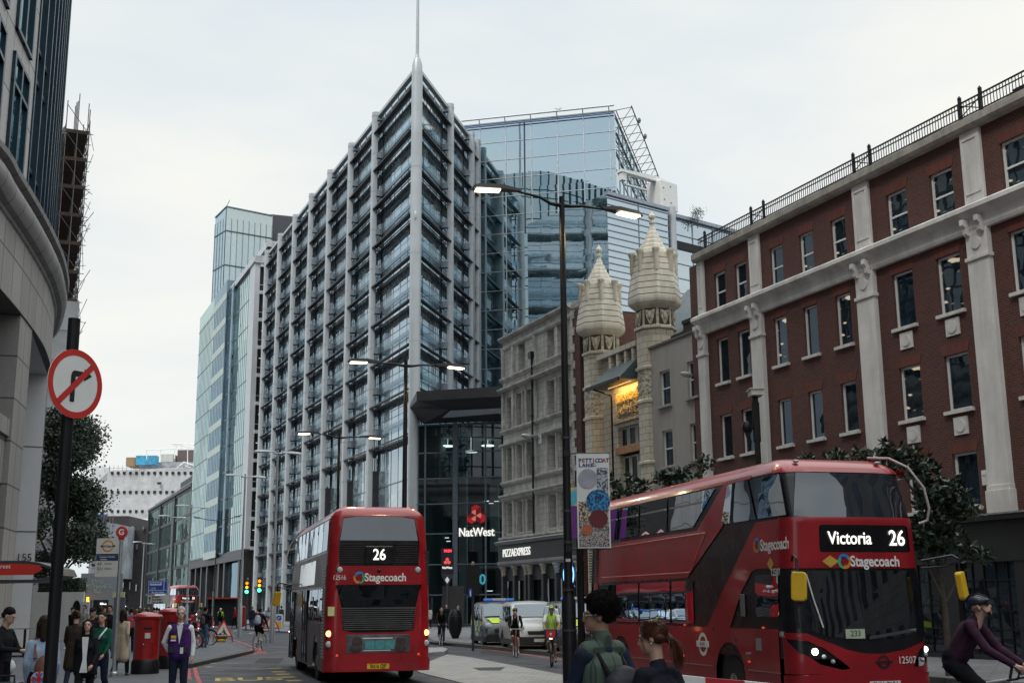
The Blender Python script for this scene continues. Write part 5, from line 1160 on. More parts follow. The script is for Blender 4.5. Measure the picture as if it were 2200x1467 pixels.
    text(T, 'HK', .13, (-BW-.02, .28, 1.34), txt_white, (R(90), 0, R(-90)), ext=.001)
    pbuild('diamond_sticker', mat('sticker_amber', (.6, .35, .06), .4), T, [(.62, 2.6), (.50, 2.49), (.62, 2.38), (.74, 2.49)], side(-1, .02), .3)
    m1 = MB(); m1.box(-BW-.04, -BW-.01, 1.62, 1.78, 1.62, 2.0); m1.build('ticket_panel', mat('panel_grey', (.15, .15, .15), .5), T, bevel=.01)
    m1 = MB(); m1.box(-BW-.05, -BW-.01, 1.48, 1.62, .98, 1.02); m1.build('door_handle', [galv], T); m1 = MB(); m1.box(-BW-.03, -BW-.012, 1.06, 1.24, 1.06, 1.26); m1.build('fuel_flap', [galv], T)
    for y, z in ((4.35, 1.44), (4.45, .86), (1.55, .86), (.95, 1.44)): m1 = MB(); m1.sph((-BW-.02, y, z), (.02, .045, .02), 8); m1.build('side_marker_lamp', lamp_r, T)
    # ---- nearside flank (local +x)
    f1 = side(1, .014)
    for k in range(8): pbuild('window', bglasst if k < 7 else bglass, T, rrect(.55+k*1.15, 1.62+k*1.15, 3.22, 3.97, .04, 2), f1, .3)
    pbuild('side_panel', mat('bus_flank_dark_reflection', (.055, .018, .024), .32), T, [(.3, 2.35), (.3, 3.15), (9.9, 3.15), (9.9, 2.35)], f1, .3)
    pbuild('side_panel', bred, T, [(.3, 4.0), (.3, 4.06), (BL-.28, 4.06), (BL-.28, 4.0)], f1, .3)
    pbuild('advert_panel', mat('advert_dark', (.03, .03, .035), .12, coat=1), T, rrect(3.0, 7.3, 2.42, 3.05, .05, 2), side(1, .02), .3)
    for a, b in ((.5, 1.7), (3.9, 4.5), (4.55, 5.2), (5.35, 6.7), (6.8, 8.3), (8.4, 9.4)): pbuild('window', bglass, T, rrect(a, b, 1.47, 2.28, .04, 2), f1, .3)
    for a, b in ((.55, 1.1), (1.14, 1.7), (4.6, 5.15), (5.2, 5.75)):
        m1 = MB(); m1.box(BW+.014, BW+.035, a, b, .35, 2.3); d_ = m1.build('door', bglass, T); m1 = MB(); m1.box(BW+.035, BW+.05, a, a+.04, .35, 2.3); m1.box(BW+.035, BW+.05, b-.04, b, .35, 2.3); m1.build('door_frame', dkgrey, d_)
    m1 = MB()
    for k in range(30): m1.box(BW-.0, BW+.03, 9.5, 9.95, .62+k*.075, .66+k*.075)
    m1.build('engine_louvre', galv, T)
    # ---- front
    F1 = front(.014); F2 = front(.028)
    pbuild('upper_windscreen', bglassr, T, [(-1.08, 3.25), (-.6, 3.23), (.6, 3.23), (1.12, 3.25), (1.06, 3.6), (.97, 4.0), (-.97, 4.0), (-1.04, 3.6)], F1, .15)
    pbuild('front_band', bred, T, [(-BW, 2.40), (BW, 2.40), (BW, 3.24), (-BW, 3.24)], front(.018), .065, holes=[rrect(-.68, 1.05, 2.66, 3.11, .05)])
    pbuild('front_brow', bred, T, [(-BW, 4.0), (-.6, 4.015), (.6, 4.015), (BW, 4.0), (BW, 4.10), (-BW, 4.10)], front(.018), .065)
    ds = pbuild('destination_display', mat('display_black', (.006, .006, .008), .15), T, rrect(-.66, 1.03, 2.68, 3.09, .04), front(.006), .2)
    ly = front(.012)(0, 2.9)[1]-.012
    text(ds, dest, .295, (-.50, ly+.004, 2.885), lit_white, ext=.002, align='LEFT', sx=.86, bold=.003)
    text(ds, '26', .36, (.79, ly+.01, 2.885), lit_white, ext=.002, bold=.004, sx=.86)
    text(T, 'Stagecoach', .24, (-.13, front(.034)(.2, 2.5)[1], 2.505), txt_white, ext=.002, bold=.006, align='LEFT', sx=.86); swirl(T, (-.24, 2.51), .125, F2)
    pbuild('diamond_sticker', mat('sticker_amber', (.6, .35, .06), .4), T, [(-.5, 2.61), (-.65, 2.51), (-.5, 2.41), (-.35, 2.51)], F2, .3)
    pbuild('lower_windscreen', bglass, T, [(-1.12, 2.36), (1.2, 2.36), (1.2, 1.36), (.6, 1.27), (0, 1.25), (-.6, 1.30), (-1.1, 1.45)], F1, .15)
    pbuild('front_panel', bred, T, [(-BW, 1.38), (-1.0, 1.36), (-.7, 1.24), (-.3, 1.09), (0, 1.03), (.35, 1.02), (.75, 1.08), (1.1, 1.2), (BW, 1.36), (BW, .72), (-BW, .72)], front(.018), .065,
           holes=[[(-1.22, 1.27), (-1.0, 1.24), (-.72, 1.12), (-.45, .93), (-.28, .80), (-.42, .78), (-.8, .87), (-1.1, 1.06)], [(1.24, 1.27), (1.12, 1.2), (.98, 1.0), (.9, .80), (1.05, .82), (1.2, .98)]])
    pbuild('bumper', bred, T, [(-BW, .28), (BW, .28), (BW, .70), (.9, .74), (-.3, .74), (-BW, .70)], front(.035), .065)
    pbuild('front_shelf', mat('dash_shelf', (.05, .05, .055), .5), T, [(.1, 1.30), (1.0, 1.42), (1.0, 1.37), (.1, 1.25)], F2, .2)
    for x_, z_, r_, m_ in ((-.88, 1.07, .055, head_w), (-.73, .99, .04, lens), (-.58, .91, .038, lens), (1.2, 1.07, .05, head_w), (1.14, .99, .04, lens), (1.06, .91, .035, lens)):
        p = front(.0)(x_, z_); m1 = MB(); m1.sph(p, (r_, .05, r_), 12); m1.build('headlight', m_, T, smooth=True)
    text(T, number, .16, (.76, front(.034)(.7, .91)[1], .91), txt_white, ext=.002, sx=.85)
    pbuild('front_emblem', mat('emblem_dark', (.05, .03, .04), .3, .5), T, circ(.33, .89, .11), F2, .2, holes=[circ(.33, .89, .075, 16)]); m1 = MB(); y_ = F2(.33, .89)[1]; m1.box(.18, .48, y_-.01, y_, .87, .91); m1.build('emblem_bar', mat('emblem_dark', (.05, .03, .04)), T)
    y_ = front(.04)(.3, .52)[1]; m1 = MB(); m1.box(.04, .60, y_-.012, y_, .47, .59); npl = m1.build('number_plate', white if show == 'front' else white, T); text(npl, plate, .125, (.32, y_-.014, .53), txt_black, ext=.001, bold=.003, sx=.75)
    y_ = F2(-.15, 1.35)[1]; m1 = MB(); m1.box(-.33, .02, y_-.01, y_, 1.27, 1.42); np_ = m1.build('route_card', mat('card_green', (.5, .55, .4), .6), T); text(np_, '233', .13, (-.15, y_-.014, 1.345), txt_black, ext=.001)
    m1 = MB(); m1.tube([front(.03)(-.95, 2.3), front(.04)(-.85, 1.9), front(.04)(-.72, 1.45)], .014, 6); m1.build('wiper', white, T)
    for s_ in (-1, 1):
        m1 = MB(); x0 = s_*1.2; px_ = s_*(1.25 if s_ < 0 else 1.62)
        m1.tube([(s_*1.2, -.02, 2.52), (px_*1.0 if s_ > 0 else s_*1.32, -.28, 2.60), (px_+s_*.05, -.36, 2.55), (px_+s_*.05, -.38, 2.2)], .022, 6)
        if s_ > 0: m1.tube([(s_*1.2, -.0, 2.40), (s_*1.5, -.25, 2.42), (px_, -.34, 2.5)], .015, 6)
        ar = m1.build('mirror_arm', bdark, T); m2 = MB(); cx = px_+s_*.05
        m2.M = Matrix.Translation((cx, -.4, 2.1)) @ Matrix.Rotation(R(-8 if s_ > 0 else 3), 4, 'Y') @ Matrix.Rotation(R(s_*38), 4, 'Z')
        m2.prism(rrect(-.12, .12, -.23, .23, .06), -.06, .05, 'y'); mm = m2.build('wing_mirror', yellow, T, bevel=.02)
    m1 = MB(); m1.tube([(.78, .75, 4.33), (.95, .35, 4.28), (1.15, .1, 4.1), (1.35, -.02, 3.75), (1.44, .0, 3.4), (1.42, .05, 3.2), (1.3, .12, 3.15)], .022, 8); m1.build('branch_deflector', mat('deflector_cream', (.5, .42, .42), .4), T, smooth=True)
    for s_ in (-.78, .78): m1 = MB(); m1.sph((s_, .45, 4.21), (.06, .05, .03), 8); m1.build('roof_marker_lamp', lens, T)
    # ---- rear
    K1, K2 = rear(.014), rear(.032)
    pbuild('rear_frame', bred, T, [(-BW, .36), (BW, .36), (BW, 4.06), (-BW, 4.06)], rear(.022), .065, holes=[[(-1.02, 2.82), (-1.05, 3.42), (-.98, 4.0), (-.6, 4.05), (.6, 4.05), (.98, 4.0), (1.05, 3.42), (1.02, 2.82)],
        [(-1.06, 2.36), (1.06, 2.36), (.92, 1.84), (.86, 1.27), (.6, 1.22), (-.6, 1.22), (-.86, 1.27), (-.92, 1.84)]])
    pbuild('rear_upper_window', bglassr, T, [(-1.03, 3.44), (-.97, 3.98), (-.6, 4.03), (.6, 4.03), (.97, 3.98), (1.03, 3.44)], rear(.006), .12)
    pbuild('rear_black_panel', mat('gloss_black', (.012, .011, .012), .2, coat=.5), T, [(-1.03, 2.83), (1.03, 2.83), (1.03, 3.42), (-1.03, 3.42)], rear(.006), .2)
    m1 = MB(); y_ = rear(.015)(0, 3.1)[1]
    for s_ in (-1, 1):
        m1 = MB(); [m1.box(min(s_*.42, s_*.98), max(s_*.42, s_*.98), y_-.02, y_+.012, 2.9+k*.055, 2.92+k*.055) for k in range(9)]; m1.build('rear_louvre', mat('louvre_brown', (.03, .022, .022), .4), T)
    m1 = MB()
    m1 = MB(); m1.box(-.35, .35, y_-.01, y_+.02, 2.86, 3.30); rb = m1.build('route_box', bdark, T, bevel=.015)
    text(rb, '26', .38, (0, y_+.024, 3.08), lit_white, (R(90), 0, R(180)), ext=.002, bold=.004, sx=.86)
    y_ = rear(.034)(.3, 2.55)[1]
    text(T, 'Stagecoach', .27, (.36, y_+.004, 2.53), txt_white, (R(90), 0, R(180)), ext=.002, bold=.007, align='LEFT', sx=.86).location.x = .36
    swirl(T, (.50, 2.53), .15, K2); text(T, number, .165, (.98, y_+.002, 2.53), txt_white, (R(90), 0, R(180)), ext=.002, sx=.8)
    pbuild('rear_lower_window', bglass, T, [(-1.05, 2.34), (1.05, 2.34), (.92, 1.86), (-.92, 1.86)], rear(.006), .15)
    m1 = MB(); y_ = rear(.01)(0, 1.5)[1]
    for k in range(11): z = 1.28+k*.05; w2 = .84+.008*k; m1.prism([(y_-.02, z), (y_+.03, z+.004), (y_+.03, z+.018), (y_-.02, z+.03)], -w2, w2, 'x')
    m1.build('rear_grille', mat('grille_grey', (.16, .16, .165), .4, .6), T)
    m1 = MB(); m1.box(-.78, .78, BL+.012, BL+.03, .74, 1.17); ad = m1.build('advert', mat('advert_grey', (.10, .11, .13), .4, var=.7, scale=2.5), T, bevel=.01)
    m1 = MB()
    for k in range(3): m1.box(-.40+k*.245, -.17+k*.245, BL+.031, BL+.036, .82, 1.03)
    m1.build('advert_tile', mat('advert_teal', (.08, .30, .32), .5, var=.3, scale=12), ad)
    m1 = MB(); m1.box(-.35, .38, BL+.031, BL+.035, 1.07, 1.095); m1.box(-.3, .36, BL+.031, BL+.035, .785, .80); m1.build('advert_line', txt_white, ad)
    for cx in (-.56, .52):
        m1 = MB(); m1.sph((cx, BL+.03, 1.0), (.13, .008, .13), 14); m1.sph((cx+.03, BL+.03, .84), (.16, .008, .1), 12); m1.build('advert_portrait', mat('advert_dark_tone', (.05, .035, .035), .6, var=.6, scale=8), ad)
    pbuild('rear_bumper', bred, T, [(-BW, .30), (BW, .30), (BW, .58), (.85, .70), (-.85, .70), (-BW, .58)], rear(.055), .065)
    m1 = MB(); m1.box(-.27, .27, BL+.05, BL+.065, .36, .48); rp_ = m1.build('number_plate', yellow, T); text(rp_, 'SN16 OJF', .125, (0, BL+.068, .42), txt_black, (R(90), 0, R(180)), ext=.001, bold=.003, sx=.78)
    for s_ in (-1, 1):
        for z, m_, r_ in ((1.2, lamp_on, .075), (.95, lens, .078), (2.72, lens, .075)):
            p = rear(.03)(s_*(1.13 if z < 2 else 1.0), z); m1 = MB(); m1.sph(p, (r_, .03, r_), 14); m1.build('rear_lamp', m_, T, smooth=True)
            m1 = MB(); m1.lathe([(r_, 0), (r_*1.18, 0), (r_*1.18, .02), (r_, .02)], (0, 0, 0), 18); m1.build('lamp_surround', bdark, T, loc=(p[0], p[1]-.01, p[2]), rot=FLAT)
        p = rear(.015)(s_*1.0, .68); m1 = MB(); m1.sph(p, (.04, .02, .04), 10); m1.build('reflector', lamp_r, T)
        m1 = MB(); m1.sph((s_*.78, BL-.42, 4.24), (.07, .07, .05), 10); m1.build('roof_tail_lamp', emis('red_lit', (1, .06, .02), 3), T)
    m1 = MB(); m1.sph((0, rear(.02)(0, 2.7)[1], 2.7), (.05, .05, .05), 10); m1.build('camera', bdark, T)
    m1 = MB(); m1.tube([rear(.02)(1.16, 2.3), rear(.02)(.95, 1.8), rear(.02)(.88, 1.25)], .006, 4); m1.tube([rear(.02)(-1.16, 2.3), rear(.02)(-.95, 1.8), rear(.02)(-.88, 1.25)], .006, 4)
    for q in (1, -1): m1.tube([rear(.02)(q*.95, 1.85), rear(.02)(q*1.2, 1.7)], .006, 4); m1.tube([rear(.03)(q*.8, .74), rear(.03)(q*1.2, .95)], .006, 4); m1.tube([rear(.05)(q*1.2, .36), rear(.05)(q*.7, .66)], .006, 4)
    m1.build('panel_gaps', bdark, T)
    m1 = MB(); p = rear(.02)(1.24, 1.75); m1.box(1.08, 1.24, BL-.05, BL+.0, 1.62, 1.84); m1.build('cycle_sticker', mat('sticker_yellow', (.6, .65, .3), .5), T)
    return T
ex = Vector((math.cos(R(15)), math.sin(R(15)), 0)); K_ = Vector((4.47, 20.3, 0))
bus2 = bus('double_decker_bus', 'red double decker bus facing the camera showing Victoria on its front display', K_ + ex*1.275, R(15), '12507', 'Victoria', 'SN16 OUH')
KB = Vector((-4.56, 30.4, 0)); bk = Vector((-math.sin(R(15)), math.cos(R(15)), 0))
bus1 = bus('double_decker_bus', 'red double decker bus seen from behind with route 26 box and yellow plate', KB + ex*1.275 + bk*BL, R(195), '12516', 'Victoria', 'SN16 OJF', 'rear')
bus3 = copy_tree(bus1); bus3['label'] = 'small distant red double decker bus beyond the blue road sign'
p3 = G(412, 1335); bus3.location = (-37.5, 143, 0); bus3.rotation_euler = (0, 0, R(30))
# ================================================================ vans
def van(name, label, loc, rz, L_, W_, H_, body_m, dark_low=True, police=False):
    T = thing(name, label, 'van', loc, rz, 'vans parked along the far kerb')
    hw = W_/2
    # side silhouette, front at y=0 : (y, ztop)
    topP = [(0, .62), (.06, .95), (.25, 1.06), (.75, 1.22), (.98, 1.30), (1.72, 1.86), (1.95, 1.94), (2.4, H_), (L_-.5, H_-.01), (L_-.12, H_-.08), (L_, H_-.35)]
    def zt(y):
        for (a, b), (c, d) in zip(topP[:-1], topP[1:]):
            if y <= c: return b+(d-b)*(y-a)/max(1e-6, c-a)
        return topP[-1][1]
    def wd(y, z):
        n_ = 1-.10*max(0, (1-y/.9))**2 if y < .9 else 1
        r_ = 1-.0*z
        if z > 1.1: r_ = 1-.13*((z-1.1)/(H_-1.1))**1.3
        return hw*n_*r_
    ys = [0, .03, .1, .25, .5, .75, .98, 1.2, 1.45, 1.72, 1.95, 2.4, 3, 3.7, L_-.5, L_-.2, L_-.05, L_]
    prof = []
    m1 = MB(); nz_ = 9; rings = []
    for y in ys:
        t_ = zt(y); ring = []
        for k in range(nz_+1): z = .28+(t_-.12-.28)*k/nz_; ring.append((wd(y, z), z))
        w_ = wd(y, t_); ring += [(w_-.04, t_-.05), (w_-.12, t_-.01), (w_*.5, t_+.02), (0, t_+.03)]
        rings.append([(x, y, z) for x, z in ring] + [(-x, y, z) for x, z in reversed(ring[:-1])])
    n = len(rings[0]); m1.add([v_ for r_ in rings for v_ in r_], [[i*n+j, (i+1)*n+j, (i+1)*n+(j+1) % n, i*n+(j+1) % n] for i in range(len(rings)-1) for j in range(n)] + [list(range(n)), list(range((len(rings)-1)*n+n-1, (len(rings)-1)*n-1, -1))])
    m1.build('body', body_m, T, smooth=50)
    vg = glass('van_glass', (.02, .03, .04), (.8, .88, .92), .12, 2, 2, .0, .03)
    def sd(s_, off): return lambda y, z: (s_*(wd(y, z)+off), y, z)
    for s_ in (-1, 1):
        pbuild('side_window', vg, T, [(1.25, 1.28), (1.98, 1.82), (2.3, 1.84), (2.3, 1.2), (1.4, 1.16)], sd(s_, .012), .2)
        for a, b in ((2.42, 3.45), (3.6, L_-.3)): pbuild('side_window', vg, T, rrect(a, b, 1.22, 1.80, .06, 2), sd(s_, .012), .3)
        for y in (.85, L_-.95):
            pbuild('wheel_arch', bdark, T, circ(y, .42, .42, 18)[:], sd(s_, .006), .3); wheel(T, (s_*(hw-.0), y, .33), .33, .2, s_)
        if dark_low: pbuild('sill', mat('black_plastic', (.02, .02, .022), .6), T, [(0.05, .28), (L_-.05, .28), (L_-.05, .5), (.05, .5)], sd(s_, .012), .3)
        m1 = MB(); m1.cyl((s_*hw*.95, 1.45, 1.22), (s_*(hw+.12), 1.38, 1.24), .03, n=6); m1.sph((s_*(hw+.17), 1.36, 1.3), (.09, .07, .14), 8); m1.build('wing_mirror', bdark, T, smooth=True)
        m1 = MB(); m1.sph((s_*(hw*.80), .14, .93), (.17, .12, .16), 12); m1.build('headlight', lens, T, smooth=True)
        m1 = MB(); m1.box(min(s_*hw, s_*(hw+.02)), max(s_*hw, s_*(hw+.02)), 1.9, 2.05, 1.02, 1.05); m1.build('door_handle', bdark, T)
        m1 = MB(); 
        for y in (1.35, 2.36, 3.52): m1.box(min(s_*hw*.97, s_*(hw+.004)), max(s_*hw*.97, s_*(hw+.004)), y, y+.012, .5, 1.15)
        m1.build('door_gap', bdark, T)
    def wsf(off): return lambda x, q: (x, .98+(1.72-.98)*q-off, 1.30+(1.86-1.30)*q+off*.9+.03*(1-(x/hw)**2))
    pbuild('windscreen', vg, T, [(-hw*.86, .06), (hw*.86, .06), (hw*.80, .95), (-hw*.80, .95)], wsf(.02), .3)
    m1 = MB(); m1.prism([(-hw*.86, .3), (hw*.86, .3), (hw*.88, .62), (-hw*.88, .62)], -.05, .02, 'y'); m1.prism([(-hw*.5, .70), (hw*.5, .70), (hw*.55, .84), (-hw*.55, .84)], -.03, .02, 'y'); m1.build('front_bumper', mat('black_plastic', (.02, .02, .022), .6), T, bevel=.03)
    m1 = MB(); m1.box(-.26, .26, -.07, -.05, .42, .54); npl = m1.build('number_plate', white, T)
    if police:
        bl, ye = mat('police_blue', (.01, .05, .5), .35), mat('police_yellow', (.65, .85, .02), .4)
        for s_ in (-1, 1):
            for k in range(7):
                y0 = .95+k*.52; P1 = [(y0, 1.02-.0*k), (min(L_-.1, y0+.52), 1.02), (min(L_-.1, y0+.52), 1.2), (y0, 1.2)]
                pbuild('battenburg', ye if k % 2 else bl, T, [(y0, .70), (min(L_-.1, y0+.52), .70), (min(L_-.1, y0+.52), .95), (y0, .95)], sd(s_, .012), .3); pbuild('battenburg', bl if k % 2 else ye, T, [(y0, .95), (min(L_-.1, y0+.52), .95), (min(L_-.1, y0+.52), 1.18), (y0, 1.18)], sd(s_, .012), .3)
            text(T, 'POLICE', .24, (s_*(hw+.015), 2.3, .56), txt_white, (R(90), 0, R(90*s_)), ext=.002, bold=.006)
        pbuild('bonnet_marking', ye, T, [(-hw*.6, .02), (hw*.6, .02), (hw*.75, .9), (-hw*.75, .9)], lambda x, q: (x, .2+.72*q, 1.045+.235*q+.035), .3)
        m1 = MB(); m1.box(-hw*.7, hw*.7, 2.15, 2.4, H_+.04, H_+.14); lb = m1.build('light_bar', mat('lightbar_blue', (.02, .10, .45), .2, emit=(.1, .3, 1), es=.3), T, bevel=.03)
        m1 = MB(); m1.box(-.3, .3, 2.14, 2.41, H_+.05, H_+.15); m1.build('light_bar_lens', white, lb)
    return T
def onv(px, py_, Y): p = PY(px, py_, Y); return Vector((p.x, p.y, 0))
pol_b = mat('police_van_body', (.30, .32, .34), .3, var=.05, coat=.5); pol_d = mat('police_van_dark', (.03, .035, .05), .3, coat=.6, var=.1); wvan = mat('white_van_body', (.55, .56, .55), .3, coat=.5, var=.04)
VZ = R(22)
def kerb_van(px, Y, *a, **k):
    p = PY(px, 1330, Y); c_ = Vector((p.x, p.y, 0)) + Vector((math.cos(R(9)), math.sin(R(9)), 0))*.96
    return van(a[0], a[1], c_, R(9), *a[2:], **k)
kerb_van(1041, 54.5, 'police_van', 'dark police van with yellow and blue checks parked beside the white van', 4.75, 1.95, 2.0, pol_d, police=True)
kerb_van(1109, 49.3, 'white_van', 'white panel van parked between two police vehicles', 4.7, 1.92, 1.98, wvan)
kerb_van(1216, 45.2, 'police_van', 'police van with blue and yellow checks half hidden behind the lamp post', 4.75, 1.95, 1.98, pol_d, police=True)
# a small dark red car waiting at the crossing
car = thing('red_car', 'dark red car with a lit headlamp waiting behind the road works sign', 'car', (PY(585, 1330, 108).x, 108, 0), R(28))
carm = mat('car_dark_red', (.14, .012, .012), .25, coat=.7)
m1 = MB(); st_ = [(0, .45, .5), (.1, .72, .82), (.9, .88, .9), (1.25, .92, .9), (1.9, 1.38, .78), (2.6, 1.46, .76), (3.4, 1.40, .76), (3.9, 1.0, .86), (4.2, .8, .82)]
rg = []
for y, z, w_ in st_: rg.append([(w_*.95, y, .25), (w_, y, .5), (w_*(.99 if z < 1 else 1.12), y, min(z, .85)), (w_*.92, y, z-.05), (w_*.7, y, z), (-w_*.7, y, z), (-w_*.92, y, z-.05), (-w_*(.99 if z < 1 else 1.12), y, min(z, .85)), (-w_, y, .5), (-w_*.95, y, .25)])
n = 10; m1.add([v_ for r_ in rg for v_ in r_], [[i*n+j, (i+1)*n+j, (i+1)*n+(j+1) % n, i*n+(j+1) % n] for i in range(len(rg)-1) for j in range(n)] + [list(range(n)), list(range(len(rg)*n-1, (len(rg)-1)*n-1, -1))]); m1.build('body', carm, car, smooth=50)
m1 = MB(); m1.add([(-.72, 1.3, .97), (.72, 1.3, .97), (.62, 1.86, 1.38), (-.62, 1.86, 1.38)], [(0, 1, 2, 3)]); m1.build('windscreen', glass('car_glass', (.1, .16, .2), (.7, .85, 1), .5), car)
for s_ in (-1, 1):
    m1 = MB(); m1.sph((s_*.62, .08, .66), (.1, .06, .08), 8); m1.build('headlight', head_w if s_ > 0 else lens, car)
    for y in (.8, 3.3): wheel(car, (s_*.9, y, .31), .31, .2, s_)
# ================================================================ street closed in behind the camera by unseen blocks, added to darken reflections
back_m = blocks('back_stone', (.16, .15, .14), (.12, .11, .10), (.05, .05, .05), 1.2, .5, .02)
for nm, lb, c_ in (('added_terrace', 'unseen stone terrace added along the right side to darken reflections', [S(-2, 27.9), S(-110, 27.9), S(-110, 45), S(-2, 45)]), ('added_street_end', 'unseen block added across the street far behind to darken reflections', [S(-105, -30), S(-105, 30), S(-125, 30), S(-125, -30)])):
    m1 = MB(); m1.prism([(p.x, p.y) for p in c_], 0, 24 if 'terrace' in nm else 34); o = m1.build(nm, back_m); tag(o, lb, 'building')
    m1 = MB(); a, b = Vector(c_[0]), Vector(c_[1]); d = (b-a); L_ = d.length; d.normalize(); n_ = Vector((-d.y, d.x, 0)); n_ = n_ if n_.dot(Vector((0, 0, 0))-a) > 0 else -n_
    k = 1.5
    while k < L_-2:
        for z in range(1, 22, 4): p = a+d*k+n_*.03; m1.add([tuple(p+Vector((0, 0, z))), tuple(p+d*1.5+Vector((0, 0, z))), tuple(p+d*1.5+Vector((0, 0, z+2.4))), tuple(p+Vector((0, 0, z+2.4)))], [(0, 1, 2, 3)])
        k += 3.2
    m1.build('windows', sashglass, o)
# ================================================================ lamp posts
def lamp_post(px, py_top, Y, heads, label, modern=True, lit=True, r=.085):
    top = PY(px, py_top, Y); T = thing('lamp_post', label, 'lamp post', (top.x, Y, 0), 0, 'double headed street lamps')
    H = top.z; pm_ = black if modern else galv
    m1 = MB(); m1.lathe([(r*1.75, 0), (r*1.75, 1.9), (r*1.2, 2.05), (r*1.1, 2.1), (r*.92, H*.6), (r*.72, H+.15)], (0, 0, 0), 14); m1.build('pole', pm_, T, smooth=True)
    for (hx, hy, Yh) in heads:
        e = PY(hx, hy, Yh) - Vector((top.x, Y, 0)); d = Vector((e.x, e.y, 0)); L_ = d.length; d.normalize(); s_ = Vector((-d.y, d.x, 0))
        m1 = MB(); st = Vector((0, 0, H-.05)); q = e - d*.5
        m1.tube([st, st+d*.25+Vector((0, 0, .02)), st.lerp(q, .5)+Vector((0, 0, .03)), q], [r*.7, r*.5, r*.4, r*.3], 8); ar = m1.build('arm', pm_, T, smooth=True)
        m1 = MB(); c = e
        def P(a, b, z): return tuple(c+d*a+s_*b+Vector((0, 0, z)))
        m1.add([P(-.55, -.05, 0), P(-.55, .05, 0), P(-.1, .14, 0), P(.42, .16, -.02), P(.55, .10, -.02), P(.55, -.10, -.02), P(.42, -.16, -.02), P(-.1, -.14, 0),
                P(-.55, -.04, .06), P(-.55, .04, .06), P(-.1, .10, .11), P(.42, .11, .08), P(.53, .07, .04), P(.53, -.07, .04), P(.42, -.11, .08), P(-.1, -.10, .11)],
               [list(range(8)), list(range(15, 7, -1))] + [[i, i+8, (i+1) % 8+8, (i+1) % 8] for i in range(8)]); hd = m1.build('lamp_head', pm_ if modern else galv, T, smooth=35)
        m1 = MB(); m1.add([P(-.08, -.11, -.012), P(.46, -.12, -.032), P(.46, .12, -.032), P(-.08, .11, -.012)], [(0, 1, 2, 3)]); m1.add([P(-.08, -.11, -.03), P(.46, -.12, -.05), P(.46, .12, -.05), P(-.08, .11, -.03)], [(3, 2, 1, 0)])
        m1.build('lamp_lens', lamp_warm if lit else mat('lamp_glass_off', (.3, .32, .33), .2), hd)
        if lit and Y < 60:
            l = bpy.data.lights.new('lamp_light', 'SPOT'); l.energy = 260; l.color = (1, .78, .45); l.spot_size = R(150); l.shadow_soft_size = .25
            lo = obj('lamp_light', l, hd, tuple(c+d*.2+Vector((0, 0, -.12))))
    return T
lampA = lamp_post(1207, 437, 26, [(1066, 408, 25.6), (1335, 457, 26.8)], 'tall black double lamp post carrying the market banner, nearest lit pair')
lamp_post(872, 783, 39.5, [(783, 778, 39), (968, 788, 40.2)], 'black lit double lamp post standing behind the near bus')
lamp_post(729, 938, 58, [(662, 931, 57.5), (797, 940, 58.6)], 'black lit double lamp post in front of the lower steel bays')
for px, py, Y, w_, lb in ((597, 972, 66, 30, 'silver unlit double lamp post just left of the black ones'), (527, 1023, 79, 26, 'silver unlit double lamp post before the white corner column'), (412, 1088, 102, 20, 'silver unlit double lamp post at the green office corner'), (371, 1110, 114, 18, 'silver unlit double lamp post before the dark glass block'), (310, 1166, 150, 14, 'furthest tiny silver lamp post by the dark brown building')):
    lamp_post(px, py, Y, [(px-w_, py-2, Y-.3), (px+w_, py+2, Y+.4)], lb, modern=False, lit=False, r=.08)
# catenary lamp between the offices
T = thing('catenary_lamp', 'thin dark lamp hung on a cable between two lamp posts', 'lamp', PY(467, 1118, 100)); m1 = MB(); m1.cyl((0, 0, 0), (0, 0, -7.6), .05, n=6); m1.build('pole', dkgrey, T); m1 = MB(); m1.tube([(-2.0, 0, .35), (-.9, 0, .1), (0, 0, 0), (1.0, 0, .15), (2.0, 0, .45)], .03, 5); m1.sph((-1.6, 0, .25), (.25, .1, .06), 6); m1.sph((1.6, 0, .32), (.25, .1, .06), 6); m1.build('cable', dkgrey, T)
# collars and clips on the near pole
for z, r_ in ((2.12, .13), (3.1, .1), (3.75, .1), (5.3, .1), (1.3, .16)): m1 = MB(); m1.lathe([(r_, z), (r_, z+.05)], (0, 0, 0), 14); m1.build('collar', dkgrey, lampA)
m1 = MB(); m1.box(-.05, .05, -.11, -.1, 2.72, 2.78); m1.build('sticker', white, lampA)
# ---------------- market banner
bn = PY(1275, 1075, 25.75); bp0, bp1 = PY(1238, 974, 25.75), PY(1313, 1176, 25.75); bw_, bh_ = bp1.x-bp0.x, bp0.z-bp1.z
BN = thing('market_banner', 'printed white bordered street banner hanging from the near lamp post', 'banner', (bn.x, 25.75, bn.z), R(0))
m1 = MB(); m1.box(-bw_/2, bw_/2, -.012, .012, -bh_/2, bh_/2); m1.build('cloth', white, BN)
def bdisc(name, m_, cx, cz, r, y=-.02): m2 = MB(); m2.lathe([(r, 0), (r, .003)], (0, 0, 0), 30); return m2.build(name, m_, BN, loc=(cx, y, cz), rot=FLAT)
def art(name, c1, c2, sc_, thr=.5):
    m_, nt, o = base(name); v = coords(nt); t = N(nt, 'ShaderNodeTexVoronoi'); t.inputs['Scale'].default_value = sc_; nt.links.new(v, t.inputs['Vector'])
    p = N(nt, 'ShaderNodeBsdfPrincipled'); p.inputs['Roughness'].default_value = .7
    nt.links.new(ramp(nt, mixc(nt, .5, noise(nt, v, sc_*.8, 5), t.outputs['Color']), [(thr-.06, c1), (thr+.06, c2)]), p.inputs['Base Color']); nt.links.new(p.outputs[0], o.inputs[0]); return m_
